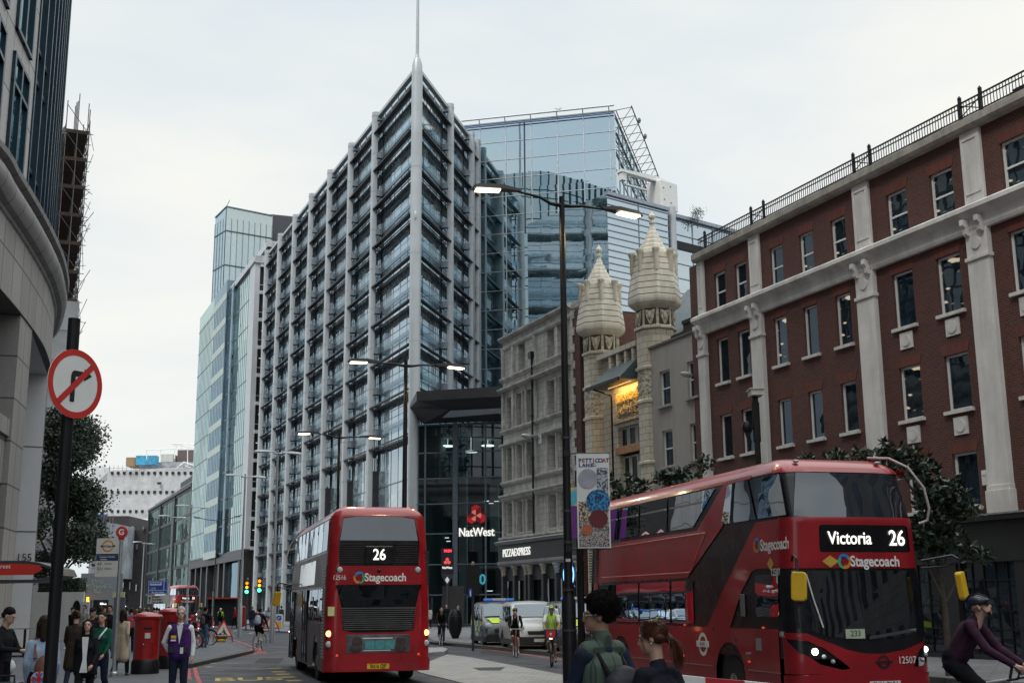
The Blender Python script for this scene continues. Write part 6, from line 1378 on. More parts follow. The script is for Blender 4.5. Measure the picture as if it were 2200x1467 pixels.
def panel(name, m_, x0, x1, z0, z1, y): m2 = MB(); m2.box(x0, x1, y-.003, y, z0, z1); return m2.build(name, m_, BN)
hw_ = bw_/2-.03; hh_ = bh_/2-.03
panel('picture', art('market_photo', (.08, .05, .03), (.6, .5, .38), 34), -hw_, hw_, -hh_*.55, -.02, -.013)
panel('picture', art('stall_photo', (.02, .015, .015), (.5, .45, .42), 60), -hw_, hw_, -hh_, -hh_*.45, -.0165)
panel('picture', art('street_photo', (.07, .08, .12), (.45, .48, .52), 26), hw_*.25, hw_, hh_*.05, hh_*.72, -.0165)
bdisc('disc', mat('disc_grey', (.36, .36, .42), .6), -hw_*.35, hh_*.48, .205); bdisc('disc', art('disc_blue', (.01, .04, .12), (.05, .28, .55), 30), hw_*.30, -.02, .25, -.023); bdisc('disc', mat('disc_crimson', (.13, .015, .02), .6), hw_*.32, -hh_*.40, .19, -.026); bdisc('disc', mat('disc_orange', (.45, .12, .05), .6, var=.3, scale=20), -hw_*.45, -hh_*.64, .115, -.026)
cols = [mat('ltr_blue', (.02, .05, .25), .6), mat('ltr_red', (.4, .03, .03), .6), mat('ltr_dark', (.04, .05, .12), .6), mat('ltr_orange', (.4, .12, .06), .6)]
for i, ch_ in enumerate('PETTICOAT'): text(BN, ch_, .115, (-hw_+.045+i*.0725, -.016, hh_-.115), cols[(i*3+i//3) % 4], ext=.001, bold=.005, sx=1.0)
for i, ch_ in enumerate('LANE'): text(BN, ch_, .105, (-hw_+.045+i*.082, -.016, hh_-.215), cols[(0, 2, 0, 0)[i]], ext=.001, bold=.005)
text(BN, 'EST\n1608', .045, (.03, -.016, hh_-.205), cols[0], ext=.001)
x0 = -bw_/2-.18
for z in (bh_/2+.01, -bh_/2-.01): m1 = MB(); m1.cyl((x0, 0, z), (bw_/2+.03, 0, z), .014, n=6); m1.box(x0-.06, x0+.06, -.05, .05, z-.06, z+.06); m1.build('bracket', black, BN)
b2 = PY(1232, 1100, 29.5); BN2 = thing('purple_banner', 'purple street banner edge seen behind the market banner', 'banner', (b2.x, 29.5, b2.z), R(8))
m1 = MB(); m1.box(-.07, .38, -.01, .01, -.62, .62); m1.build('cloth', mat('banner_purple', (.12, .02, .20), .7), BN2); m1 = MB(); m1.box(-.07, .38, -.015, -.011, .15, .6); m1.build('print', art('banner_print', (.5, .4, .05), (.05, .35, .5), 3), BN2); m1 = MB(); m1.cyl((.15, .05, 1.0), (.15, .05, -b2.z), .09, n=10); m1.build('pole', black, BN2)
# ---------------- no right turn sign
c = PY(159, 818, 10.25); z0 = PY(157, 681, 10.35); NT = thing('no_right_turn_sign', 'round white no right turn sign with red ring on a black pole', 'road sign', (c.x-.095, 10.35, 0))
m1 = MB(); m1.cyl((0, .07, 0), (0, .07, z0.z), .052, n=20); m1.build('pole', black, NT, smooth=True)
face_ = obj('sign_face_mount', None, NT, (0, -.02, c.z), (0, 0, R(46))) if False else None
Mz = Matrix.Translation((.06*math.sin(R(62)), .07-.06*math.cos(R(62)), c.z)) @ Matrix.Rotation(R(62), 4, 'Z') @ Matrix.Rotation(R(90), 4, 'X')
def onsign(mb): mb.M = Mz; return mb
m1 = onsign(MB()); m1.lathe([(.30, 0), (.30, .008)], (0, 0, 0), 48); m1.build('plate', white, NT)
m1 = onsign(MB()); vs = []; n = 60
for r_ in (.30, .245):
    for k in range(n): t = 2*math.pi*k/n; vs.append((r_*math.cos(t), r_*math.sin(t), .0095))
m1.add(vs, [[k, (k+1) % n, n+(k+1) % n, n+k] for k in range(n)]); m1.build('red_ring', red_sign, NT)
m1 = onsign(MB()); P_ = [(-.055, -.16), (-.055, .07), (-.045, .1), (-.02, .115), (.09, .115), (.09, .145), (.175, .09), (.09, .035), (.09, .065), (-.0, .065), (-.005, .06), (-.005, -.16)]
v_, f_ = patch(P_, lambda a, b: (a, b, .0105), .2); m1.add(v_, f_); m1.build('arrow', txt_black, NT)
m1 = onsign(MB()); a_ = .245*math.cos(R(45)); m1.add([(-a_-.019, -a_+.019, .012), (-a_+.019, -a_-.019, .012), (a_+.019, a_-.019, .012), (a_-.019, a_+.019, .012)], [(0, 1, 2, 3)]); m1.build('red_bar', red_sign, NT)
# ---------------- bus stop flag
g = G(243, 1464); tp = PY(263, 1143, g.y)
BS = thing('bus_stop_flag', 'grey bus stop pole with red lettered disc and white coach panel', 'bus stop', (g.x, g.y, 0)); m1 = MB(); m1.lathe([(.09, .1), (.09, .22), (.05, .26), (.045, tp.z-.2)], (0, 0, 0), 14); m1.build('pole', galv, BS, smooth=True)
H_ = tp.z
m1 = MB(); m1.cyl((0, -.03, H_), (0, .03, H_), .15, n=28); dg_ = m1.build('disc', red_sign, BS); text(dg_, 'G', .21, (0, -.035, H_), txt_white, ext=.002, bold=.006)
m1 = MB(); m1.prism([(-.06, -.2), (.06, -.2), (.09, -.1), (-.09, -.1)], -.02, .02, 'y'); m1.build('disc_neck', red_sign, BS, loc=(0, 0, H_))
q0, q1 = PY(209, 1156, g.y), PY(253, 1238, g.y); x0, x1 = q0.x-g.x, q1.x-g.x; za, zb = q1.z, q0.z; cx = (x0+x1)/2; PW = x1-x0
m1 = MB(); m1.box(x0, x1, -.02, .02, za, zb); pn = m1.build('panel', mat('sign_enamel', (.6, .59, .56), .4, var=.04), BS)
def ring(mb, cx, cz, r0, r1, y, n=40):
    vs = [(cx+r_*math.cos(2*math.pi*k/n), y, cz+r_*math.sin(2*math.pi*k/n)) for r_ in (r0, r1) for k in range(n)]; mb.add(vs, [[k, (k+1) % n, n+(k+1) % n, n+k] for k in range(n)])
m1 = MB(); ring(m1, cx, zb-.20, .155, .115, -.023); m1.build('orange_roundel', mat('roundel_orange', (.7, .25, .02), .5), pn)
m1 = MB(); m1.box(cx-.19, cx+.19, -.027, -.024, zb-.225, zb-.18); m1.box(x0+.01, x1-.01, -.024, -.0205, zb-.435, zb-.40); m1.box(x0+.01, x1-.01, -.024, -.0205, zb-.58, zb-.44); m1.build('navy_bar', mat('sign_navy', (.02, .035, .09), .5), pn)
text(pn, 'COACHES', .055, (cx, -.03, zb-.202), txt_white, ext=.001); text(pn, 'Liverpool Street', .062, (cx, -.026, zb-.48), txt_white, ext=.001); text(pn, 'Station', .062, (cx-.09, -.026, zb-.545), txt_white, ext=.001)
for t_, z_ in (('A8', zb-.66), ('A21', zb-.79)): text(pn, t_, .105, (x0+.04, -.023, z_), txt_black, ext=.001, align='LEFT')
for z_ in (zb-.64, zb-.67, zb-.77, zb-.80): text(pn, 'Stansted Airport', .028, (x0+.24, -.023, z_), txt_black, ext=.001, align='LEFT')
m1 = MB(); m1.box(x0+.04, x0+.12, -.024, -.021, zb-.735, zb-.73); m1.box(x0+.04, x0+.12, -.024, -.021, zb-.865, zb-.86); m1.box(x1, .04, -.015, .015, za+.02, za+.05); m1.box(x1, .04, -.015, .015, zb-.05, zb-.02); m1.build('clip', dkgrey, pn)
# timetable post (slate blue) beside it
g2 = G(247, 1430); tt = thing('timetable_post', 'slate grey timetable panel standing behind the bus stop pole', 'timetable', (PY(251, 1400, 36).x, 36, 0)); m1 = MB(); m1.box(-.15, .15, -.06, .06, .5, 2.15); m1.cyl((0, 0, 0), (0, 0, .5), .05, n=10); m1.build('panel', mat('slate_panel', (.09, .11, .14), .5), tt); m1 = MB(); m1.box(-.2, .12, -.07, .07, 2.15, 2.3); m1.build('cap', mat('cap_green', (.5, .55, .3), .5), tt)
# ---------------- bus shelter end (red fascia)
sh = PY(0, 1225, 24); SH = thing('bus_shelter', 'red lettered end of a dark bus shelter roof at the left edge', 'bus shelter', (sh.x, 24, 0)); e_ = PY(88, 1222, 24).x-sh.x; z_ = PY(40, 1222, 24).z
m1 = MB(); m1.prism([(-2.2, z_-.12), (e_*.8, z_-.11), (e_+.0, z_-.05), (e_+.04, z_+.0), (e_*.95, z_+.07), (e_*.6, z_+.10), (-2.2, z_+.12)], -.05, .0, 'y'); m1.build('fascia', red_sign, SH)
m1 = MB(); m1.prism([(-2.2, z_+.12), (e_*.6, z_+.10), (e_*.95, z_+.07), (e_+.3, z_-.04), (e_+.34, z_-.12), (e_*.9, z_-.2), (-2.2, z_-.2), (-2.2, z_-.28), (e_*.9, z_-.24), (e_+.4, z_-.13), (e_+.33, z_-.0), (e_*.95, z_+.12), (e_*.6, z_+.16), (-2.2, z_+.17)], -.02, .9, 'y'); m1.box(-2.2, e_*.8, 0, 1.3, z_-.24, z_-.2); m1.build('roof', dkgrey, SH)
text(SH, 'Liverpool Street', .12, (e_*.28, -.055, z_+.05), txt_white, ext=.001, align='RIGHT'); 
m1 = MB(); m1.cyl((-1.5, .6, 0), (-1.5, .6, z_-.2), .05, n=8); m1.build('post', dkgrey, SH)
# ---------------- blue bus-lane sign and white direction sign
Yb = 52; a, b = PY(319, 1246, Yb), PY(360, 1276, Yb); RS = thing('bus_lane_sign', 'blue bus lane sign above a white direction sign on a grey post', 'road sign', (a.x, Yb, 0)); W_ = b.x-a.x
m1 = MB(); m1.cyl((W_-.05, .06, 0), (W_-.05, .06, a.z+.05), .04, n=8); m1.build('post', galv, RS)
m1 = MB(); m1.box(0, W_, 0, .03, b.z, a.z); pl_ = m1.build('blue_plate', blue_sign, RS)
m1 = MB(); t_ = .015
for (x0, x1, z0, z1) in ((.02, W_-.02, a.z-.035, a.z-.02), (.02, W_-.02, b.z+.02, b.z+.035), (.02, .035, b.z+.02, a.z-.02), (W_-.035, W_-.02, b.z+.02, a.z-.02), (.02, W_-.02, b.z+.16, b.z+.175), (W_*.78, W_*.78+.025, b.z+.17, a.z-.03)): m1.box(x0, x1, -.004, -.001, z0, z1)
m1.prism(rrect(W_*.1, W_*.68, b.z+.37, b.z+.50, .02), -.004, -.001, 'y'); ring(m1, W_*.2, b.z+.235, .045, .035, -.004); ring(m1, W_*.34, b.z+.235, .045, .035, -.004); m1.cyl((W_*.2, -.004, b.z+.235), (W_*.3, -.004, b.z+.28), .006, n=4); m1.cyl((W_*.3, -.004, b.z+.28), (W_*.34, -.004, b.z+.235), .006, n=4); m1.build('white_marks', txt_white, pl_)
m1 = MB()
for k in range(4): m1.box(W_*.14+k*.1, W_*.14+k*.1+.085, -.008, -.005, b.z+.43, b.z+.48)
m1.build('bus_symbol_windows', blue_sign, pl_)
text(pl_, 'At any time', .13, (W_/2, -.004, b.z+.085), txt_white, ext=.001, bold=.002, sx=.85)
c_ = PY(340, 1278, Yb), PY(340, 1296, Yb); m1 = MB(); m1.box(0, W_-.02, 0, .03, c_[1].z, c_[0].z); wp = m1.build('white_plate', mat('plate_white', (.5, .5, .48), .5), RS)
for k, t_ in enumerate(('Boxpark', 'Shoreditch', 'Pop-up Mall')): text(wp, t_, .115, (.19, -.004, c_[0].z-.065-k*.115), txt_black, ext=.001, bold=.003, align='LEFT', sx=.82)
m1 = MB(); m1.box(.08, .105, -.004, -.001, c_[1].z+.05, c_[0].z-.1); m1.prism([(.03, c_[0].z-.13), (.155, c_[0].z-.13), (.092, c_[0].z-.04)], -.005, -.001, 'y'); m1.build('arrow', txt_black, wp)
# ---------------- pillar boxes
prd = mat('pillar_box_red', (.33, .012, .014), .3, coat=.4, var=.1)
def pillar(loc, rz, lb, r=.235, H=1.62):
    T = thing('pillar_box', lb, 'pillar box', loc, rz, 'red pillar boxes on the pavement'); m1 = MB(); m1.lathe([(r*1.12, .1), (r*1.12, .42), (r*1.0, .5)], (0, 0, 0), 32, sx=1.0); m1.build('plinth', black, T, smooth=True)
    m1 = MB(); m1.lathe([(r, .48), (r, H-.2), (r*1.06, H-.17), (r*1.06, H-.12), (r*1.2, H-.09), (r*1.24, H-.05), (r*1.16, H-.02), (r*.8, H+.03), (r*.3, H+.06), (.01, H+.065)], (0, 0, 0), 36); m1.build('body', prd, T, smooth=True)
    m1 = MB(); m1.box(-.12, .12, -r-.02, -r+.05, H-.38, H-.34); m1.build('slot', black, T); m1 = MB(); m1.box(-.07, .07, -r-.012, -r+.02, H-.62, H-.48); m1.build('collection_plate', mat('plate_white', (.5, .5, .48), .5), T)
    m1 = MB(); m1.tube([(-.15, -r-.0, H-.7), (.15, -r-.0, H-.7), (.15, -r-.0, .6), (-.15, -r-.0, .6)], .006, 4, closed=True); m1.build('door_seam', mat('seam_red', (.12, .005, .006), .4), T); m1 = MB(); m1.sph((-.1, -r-.0, .9), .016, 6); m1.build('knob', txt_white, T); return T
g = G(306, 1449, .1); pillar((g.x, g.y+.2, 0), R(20), 'nearer and wider of the two red pillar boxes', r=.33, H=1.67)
g = G(330, 1442, .1); pillar((g.x+.08, g.y+1.2, 0), R(20), 'red pillar box standing just behind the other', r=.30, H=1.78)
# ---------------- traffic lights
def signal(px, py_, Y, lb, lit=True, back=False):
    p = PY(px, py_, Y); T = thing('traffic_light', lb, 'traffic light', (p.x, Y, 0), 0, 'traffic lights at the crossing'); m1 = MB(); m1.cyl((0, .1, 0), (0, .1, p.z+.7), .057, n=10); m1.build('pole', dkgrey, T)
    m1 = MB(); m1.box(-.16, .16, -.1, .12, p.z-.55, p.z+.5); 
    if back: m1.box(-.28, .28, -.12, -.1, p.z-.62, p.z+.6)
    h_ = m1.build('signal_head', black, T)
    if lit:
        for k, (z, m_) in enumerate(((.32, emis('sig_red', (1, .22, .01), 2.4)), (0, emis('sig_amber', (1, .42, .01), 2.4)), (-.34, emis('sig_green', (.05, 1, .45), 6)))):
            m1 = MB(); m1.cyl((0, -.13, p.z+z), (0, -.1, p.z+z), .115 if k < 2 else .14, n=18); m1.build('signal_lamp', m_, h_); m1 = MB(); m1.tube([(.15*math.cos(t), -.2, p.z+z+.13*math.sin(t)) for t in [math.pi*q/8 for q in range(9)]], .012, 5); m1.build('hood', black, h_)
    m1 = MB(); m1.box(-.05, .05, .05, .15, p.z+.58, p.z+.75); m1.build('detector', offwhite, T); return T
signal(531, 1261, 100, 'left traffic light showing green before the dark arch'); signal(558, 1257, 93, 'right traffic light showing green beside the steel column')
signal(1016, 1245, 52, 'black backed traffic signal in front of the entrance hall', lit=False, back=True)
p = PY(1011, 1273, 52); o = thing('small_blue_sign', 'small blue sign on the signal post', 'road sign', (p.x, 51.8, p.z)); m1 = MB(); m1.box(-.07, .07, 0, .02, -.18, .18); m1.build('plate', blue_sign, o); m1 = MB(); m1.prism([(-.02, -.13), (.02, -.13), (.02, .1), (-.02, .1)], -.004, -.001, 'y'); m1.build('mark', txt_white, o)
# tall white-banded posts at the crossing
for px, py0, Y, lb in ((515, 1282, 98, 'pale grey post left of the walking man in red'), (591, 1278, 88, 'pale grey post beside the striped sign'), (459, 1270, 105, 'thin pale post near the far cyclist')):
    p = PY(px, py0, Y); T = thing('signal_post', lb, 'post', (p.x, Y, 0), 0, 'pale posts at the crossing'); m1 = MB(); m1.cyl((0, 0, 0), (0, 0, p.z), .09, n=10); m1.build('pole', galv, T); m1 = MB()
    for z in (.9, 1.8, 2.6): m1.cyl((0, 0, z), (0, 0, z+.06), .095, n=10)
    m1.build('band', dkgrey, T)
# ---------------- bank totem
p = PY(961, 1200, 100); TO = thing('bank_totem', 'dark totem sign with red clock digits, emblem and diamond', 'sign', (p.x, 100, 0)); zt, zm, zb_ = PY(961, 1177, 100).z, PY(961, 1233, 100).z, PY(961, 1258, 100).z
m1 = MB(); m1.box(-.5, .5, 0, .3, zm, zt); m1.build('cabinet', mat('totem_purple', (.012, .006, .018), .3), TO); m1 = MB(); m1.prism([(-.5, zm), (.5, zm), (.06, zb_), (-.06, zb_)], 0, .25, 'y'); m1.cyl((0, .12, 0), (0, .12, zb_), .07, n=8); m1.build('taper', mat('totem_grey', (.06, .06, .07), .4, .4), TO)
m1 = MB(); m1.prism([(-.18, zm-.45), (0, zm-.18), (.18, zm-.45), (0, zm-.72)], -.02, 0, 'y'); m1.build('diamond', mat('diamond_white', (.6, .6, .6), .4, emit=(1, 1, 1), es=.25), TO)
text(TO, '10:24', .3, (.02, -.02, zt-.22), emis('clock_red', (1, .05, .08), 2.2), ext=.005, bold=.01); emblem(TO, (0, -.05, zt-1.05), .42, (emis('em_red', (.9, .1, .1), .9),)*3); text(TO, 'NatWest', .27, (0, -.02, zt-1.55), lit_white, ext=.004, sx=.8)
m1 = MB(); m1.box(-.45, 1.3, 1.0, 1.3, 0, 3.4); m1.build('booth', mat('booth_brown', (.04, .035, .035), .4), TO)
# ---------------- black oval bin
g = G(978, 1376); LBn = thing('litter_bin', 'black barrel shaped litter bin on the far kerb', 'bin', (g.x, g.y, .1)); m1 = MB(); m1.lathe([(.17, 0), (.2, .1), (.33, .4), (.37, .75), (.36, 1.1), (.28, 1.4), (.2, 1.5), (.05, 1.53)], (0, 0, 0), 24); m1.build('body', black, LBn, smooth=True); m1 = MB(); m1.lathe([(.35, 1.15), (.355, 1.2)], (0, 0, 0), 24); m1.build('band', dkgrey, LBn)
# ---------------- keep-left bollard, triangle signs, yellow stand, cone
g = G(599, 1353); KB_ = thing('keep_left_bollard', 'white and yellow keep left bollard with blue arrow disc', 'bollard', (g.x, g.y, .1)); m1 = MB(); m1.box(-.26, .26, 0, .25, 0, 1.15); m1.build('body', mat('bollard_white', (.6, .6, .58), .5), KB_, bevel=.05); m1 = MB(); m1.box(-.17, .17, -.012, 0, .12, .55); m1.build('yellow_panel', yellow, KB_); m1 = MB(); m1.lathe([(.2, 0), (.2, .02)], (0, 0, 0), 24); m1.build('disc', blue_sign, KB_, loc=(0, -.0, .87), rot=FLAT); m1 = MB(); m1.prism([(-.1, .78), (-.1, .9), (-.07, .87), (.08, .99), (.11, .95), (-.04, .83), (0, .78)], -.03, -.022, 'y'); m1.build('arrow', txt_white, KB_)
def tri_sign(p, s, lb, men=True, rz=0):
    T = thing('road_works_sign' if men else 'warning_sign', lb, 'road sign', p, rz); A = Matrix.Rotation(R(-12), 4, 'X'); h = s*.866; b0 = .25
    def tri(k): c_ = b0+h/3; return [(-s/2*k, c_-h/3*k), (s/2*k, c_-h/3*k), (0, c_+h*2/3*k)]
    for k, m_, y in ((1.0, red_sign, 0), (.76, mat('sign_face', (.62, .60, .55), .5), -.006)): m1 = MB(); m1.M = A; m1.prism(tri(k), y-.004, y+.004, 'y'); m1.build('plate' if k == 1 else 'face', m_, T)
    m1 = MB(); m1.M = A
    if men:
        c = b0
        m1.prism([(-.26, c+.11), (-.04, c+.11), (-.12, c+.21), (-.17, c+.21)], -.016, -.011, 'y'); m1.cyl((.04, -.014, c+.11), (.09, -.014, c+.24), .028, n=6); m1.cyl((.2, -.014, c+.11), (.1, -.014, c+.24), .028, n=6); m1.cyl((.09, -.014, c+.24), (.02, -.014, c+.37), .04, n=6); m1.sph((.0, -.014, c+.43), (.035, .01, .035), 8); m1.cyl((.02, -.014, c+.35), (-.05, -.014, c+.24), .018, n=5); m1.cyl((.06, -.014, c+.28), (-.12, -.014, c+.18), .012, n=5)
    else: m1.prism([(-.1, b0+.1), (-.04, b0+.1), (-.03, b0+.42), (-.07, b0+.42)], -.016, -.011, 'y'); m1.prism([(.05, b0+.1), (.09, b0+.1), (.05, b0+.3), (.02, b0+.3)], -.016, -.011, 'y')
    m1.build('symbol', txt_black, T); m1 = MB()
    for s_ in (-1, 1): m1.cyl((s_*s*.44, 0, b0+.02), (s_*s*.48, -.12, 0), .014, n=5); m1.cyl((s_*s*.44, .02, b0+.1), (s_*s*.46, .4, 0), .014, n=5)
    m1.build('legs', black, T)
    return T
g = G(478, 1379, .12); RW = tri_sign((g.x, g.y, .12), 1.02, 'red triangle road works sign on a folding stand at the kerb', rz=R(5)); o = thing('sign_sandbag', 'yellow and black weight under the road works sign', 'sandbag', (g.x-.1, g.y+.1, .12)); m1 = MB(); m1.sph((0, 0, .1), (.3, .12, .12), 10); m1.build('bag', yellow, o, smooth=True); m1 = MB(); m1.box(-.28, .28, -.1, .1, .17, .28); m1.build('strap', dkgrey, o)
g = G(581, 1361); tri_sign((g.x, g.y, .1), 1.25, 'red triangle warning sign behind the cyclist with pale backpack', False)
g = G(486, 1343); Yd = g.y; o = thing('yellow_floor_sign', 'bright yellow folding floor stand beside the man in red', 'floor sign', (g.x, Yd, .1)); m1 = MB(); m1.prism([(-.42, 0), (.42, 0), (.22, .45), (.12, 1.15), (-.12, 1.15), (-.22, .45)], -.03, .03, 'y'); m1.build('panel', yellow, o); m1 = MB(); m1.prism([(-.12, .25), (.12, .25), (0, .5)], -.035, -.03, 'y'); m1.build('mark', dkgrey, o)
g = G(433, 1381, .12); o = thing('traffic_cone', 'orange traffic cone beside the parked hire bicycles', 'cone', (g.x, g.y, .12)); m1 = MB(); m1.lathe([(.15, .03), (.03, .6)], (0, 0, 0), 14); m1.box(-.2, .2, -.2, .2, 0, .04); m1.build('cone', mat('cone_orange', (.5, .08, .03), .5), o)
p = PY(356, 1335, 44); o = thing('blue_arrow_board', 'white board with a blue arrow disc behind the pillar boxes', 'road sign', (p.x, 44, p.z), R(10)); m1 = MB(); m1.box(-.32, .32, 0, .03, -.42, .30); m1.cyl((0, .1, -p.z), (0, .1, -.2), .03, n=6); m1.build('board', mat('bollard_white', (.6, .6, .58), .5), o); m1 = MB(); m1.lathe([(.27, 0), (.27, .01)], (0, 0, 0), 28); m1.build('disc', mat('arrow_blue', (.02, .18, .5), .5), o, loc=(0, 0, -.02), rot=FLAT); m1 = MB(); m1.M = Matrix.Rotation(R(45), 4, 'Y'); m1.box(-.18, .18, -.02, -.012, -.035, .035); m1.prism([(.06, -.12), (.2, 0), (.06, .12)], -.02, -.012, 'y'); m1.build('arrow', txt_white, o); m1 = MB(); m1.box(-.32, .32, -.01, 0, -.42, -.34); m1.build('red_band', red_sign, o)
# ---------------- café ledge table at the left, red and white barrier at the bottom edge
g = G(30, 1413, .1); o = thing('standing_table', 'narrow black framed standing table against the white pier', 'table', (g.x, g.y, .12), R(10)); m1 = MB(); m1.box(-.95, .55, -.25, .25, 1.0, 1.04); m1.build('table_top', mat('table_top_steel', (.3, .33, .35), .3, .6), o); 
for x in (-.7, .32): m1 = MB(); m1.box(x-.04, x+.04, -.04, .04, 0, 1.0); m1.build('leg', black, o)
m1 = MB(); m1.box(-.7, .5, -.03, .03, .02, .08); m1.build('foot_rail', black, o)
a, b = G(1465, 1452, .75), G(1640, 1470, .75); Yq = 13.2
o = thing('safety_barrier', 'red and white plastic barrier top edge in front of the big bus', 'barrier'); pts = [(1440, 1447), (1515, 1455), (1600, 1462), (1680, 1470)]; q = [PY(px, py, 15.2-.0*i) for i, (px, py) in enumerate(pts)]
for i in range(3):
    m1 = MB(); A_, B_ = q[i], q[i+1]; m1.add([(A_.x, A_.y, A_.z-.9), (B_.x, B_.y, B_.z-.9), (B_.x, B_.y, B_.z), (A_.x, A_.y, A_.z), (A_.x, A_.y+.12, A_.z-.9), (B_.x, B_.y+.12, B_.z-.9), (B_.x, B_.y+.12, B_.z), (A_.x, A_.y+.12, A_.z)], [(0, 1, 2, 3), (5, 4, 7, 6), (3, 2, 6, 7), (0, 4, 5, 1), (0, 3, 7, 4), (1, 5, 6, 2)]); m1.build('barrier_block', (white, mat('barrier_red', (.45, .02, .03), .4), white)[i], o)
# ---------------- CCTV mast and wall lamps
p = PY(1622, 850, 34); o = thing('camera_mast', 'black camera mast with white camera box and horn loudspeaker', 'camera mast', (p.x, 34, 0)); m1 = MB(); m1.cyl((0, 0, 0), (0, 0, p.z), .085, n=10); m1.cyl((0, 0, p.z-1.3), (0, 0, p.z-.2), .11, n=10); m1.build('mast', black, o); m1 = MB(); m1.box(-.16, .18, -.3, .2, p.z-.02, p.z+.14); m1.box(-.2, .22, -.34, .24, p.z+.14, p.z+.17); m1.build('camera', offwhite, o); m1 = MB(); m1.sph((-.3, -.1, p.z-.9), (.14, .14, .18), 10); m1.cyl((-.3, 0, p.z-.9), (0, 0, p.z-.9), .03, n=6); m1.cyl((-.3, -.1, p.z-1.05), (-.22, -.1, p.z-1.35), .06, n=8); m1.build('loudspeaker', black, o, smooth=True)
for (hx, hy, wx, wy, lb) in ((1470, 803, 1520, 818, 'pale wall lamp on the edge of the rendered house'), (1127, 936, 1160, 941, 'pale wall lamp on the stone corner building')):
    Yw = 53.5 if hx > 1300 else 64.5; h, w_ = PY(hx, hy, Yw-1), PY(wx, wy, Yw+.6); o = thing('wall_lamp', lb, 'wall lamp', w_, 0, 'wall lamps on brackets'); e = h-w_; m1 = MB(); m1.tube([(0, 0, 0), tuple(e*.5+Vector((0, 0, .05))), tuple(e*.75)], .035, 6); m1.box(-.08, .08, -.05, .1, -.3, .2); m1.build('bracket', galv, o); d = Vector((e.x, e.y, 0)).normalized(); m1 = MB(); m1.M = Matrix.Translation(e*.9) @ d.to_track_quat('X', 'Z').to_matrix().to_4x4(); m1.sph((0, 0, 0), (.5, .17, .12), 14); m1.build('lamp_head', offwhite, o, smooth=True)
# ---------------- far shelters and kiosks up the street
o = thing('far_bus_shelter', 'distant dark bus shelter with a red roof edge', 'bus shelter', (PY(475, 1290, 112).x, 112, 0)); z_ = PY(475, 1283, 112).z; m1 = MB(); m1.box(-1.3, 1.5, 0, 1.4, z_-.12, z_); m1.build('roof', red_sign, o); m1 = MB(); m1.box(-1.3, -1.2, 0, 1.4, 0, z_-.12); m1.box(1.4, 1.5, 0, 1.4, 0, z_-.12); m1.box(-1.3, 1.5, 1.3, 1.4, .2, z_-.12); m1.build('frame', dkgrey, o)
o = thing('far_pillar_box', 'small red post box beyond the man in red', 'pillar box', (PY(519, 1325, 118).x, 118, 0)); m1 = MB(); m1.lathe([(.4, 0), (.4, 1.75), (.46, 1.8), (.2, 1.95)], (0, 0, 0), 16); m1.build('body', prd, o, smooth=True)
# ================================================================ people: volumes fused into one continuous skin
def fuse(name, m_, prims, vox, parent, smooth_it=3):
    """prims: ('c', p0, p1, r0, r1) tapered capsule or ('e', centre, (rx, ry, rz), z-rotation)"""
    mb = MB()
    for p in prims:
        if p[0] == 'c':
            a, b, r0, r1 = Vector(p[1]), Vector(p[2]), p[3], p[4]; d = b-a
            if d.length < 1e-5: continue
            q = d.normalized(); pts = [a-q*r0*.98, a-q*r0*.7, a-q*r0*.3, a, b, b+q*r1*.3, b+q*r1*.7, b+q*r1*.98]
            mb.tube(pts, [r0*.2, r0*.71, r0*.95, r0, r1, r1*.95, r1*.71, r1*.2], 12)
        else: mb.sph(p[1], p[2], 14, mat=(Euler(p[3]).to_matrix() if len(p) > 3 else None))
    me = mb.mesh(name, m_); o = bpy.data.objects.new('tmp', me); sc.collection.objects.link(o)
    r = o.modifiers.new('r', 'REMESH'); r.mode = 'VOXEL'; r.voxel_size = vox
    s_ = o.modifiers.new('s', 'SMOOTH'); s_.factor = .5; s_.iterations = smooth_it
    dg = bpy.context.evaluated_depsgraph_get(); me2 = bpy.data.meshes.new_from_object(o.evaluated_get(dg)); bpy.data.objects.remove(o)
    me2.materials.clear(); me2.materials.append(m_); me2.polygons.foreach_set('use_smooth', [True]*len(me2.polygons)); me2.name = name
    return obj(name, me2, parent)
def cloth(name, c, var=.2, scale=14, bump=.6): return mat('cloth_'+name, c, .9, var=var, scale=scale, bump=bump, bs=60, spec=.1)
SK = {'fair': mat('skin_fair', (.50, .30, .22), .5, var=.08, scale=9), 'mid': mat('skin_mid', (.36, .20, .13), .5, var=.08, scale=9), 'dark': mat('skin_dark', (.12, .06, .04), .5, var=.08, scale=9)}
HR = {'black': mat('hair_black', (.006, .005, .005), .7, var=.5, scale=30, bump=1, bs=90, spec=.12), 'brown': mat('hair_brown', (.022, .012, .007), .6, var=.5, scale=30, bump=1, bs=90, spec=.2), 'grey': mat('hair_grey', (.38, .37, .35), .6, var=.3, scale=40, bump=1, bs=90), 'auburn': mat('hair_auburn', (.045, .014, .006), .5, var=.6, scale=24, bump=1, bs=90, spec=.3), 'blond': mat('hair_blond', (.2, .13, .07), .5, var=.3, scale=30)}
denim = cloth('denim', (.06, .10, .17), .35, 20); c_black = cloth('black', (.012, .012, .015)); c_navy = cloth('navy', (.018, .024, .045)); c_white = cloth('white', (.75, .75, .75), .05)
shoe_b = mat('shoe_black', (.015, .014, .014), .5); shoe_w = mat('shoe_white', (.6, .6, .6), .5)
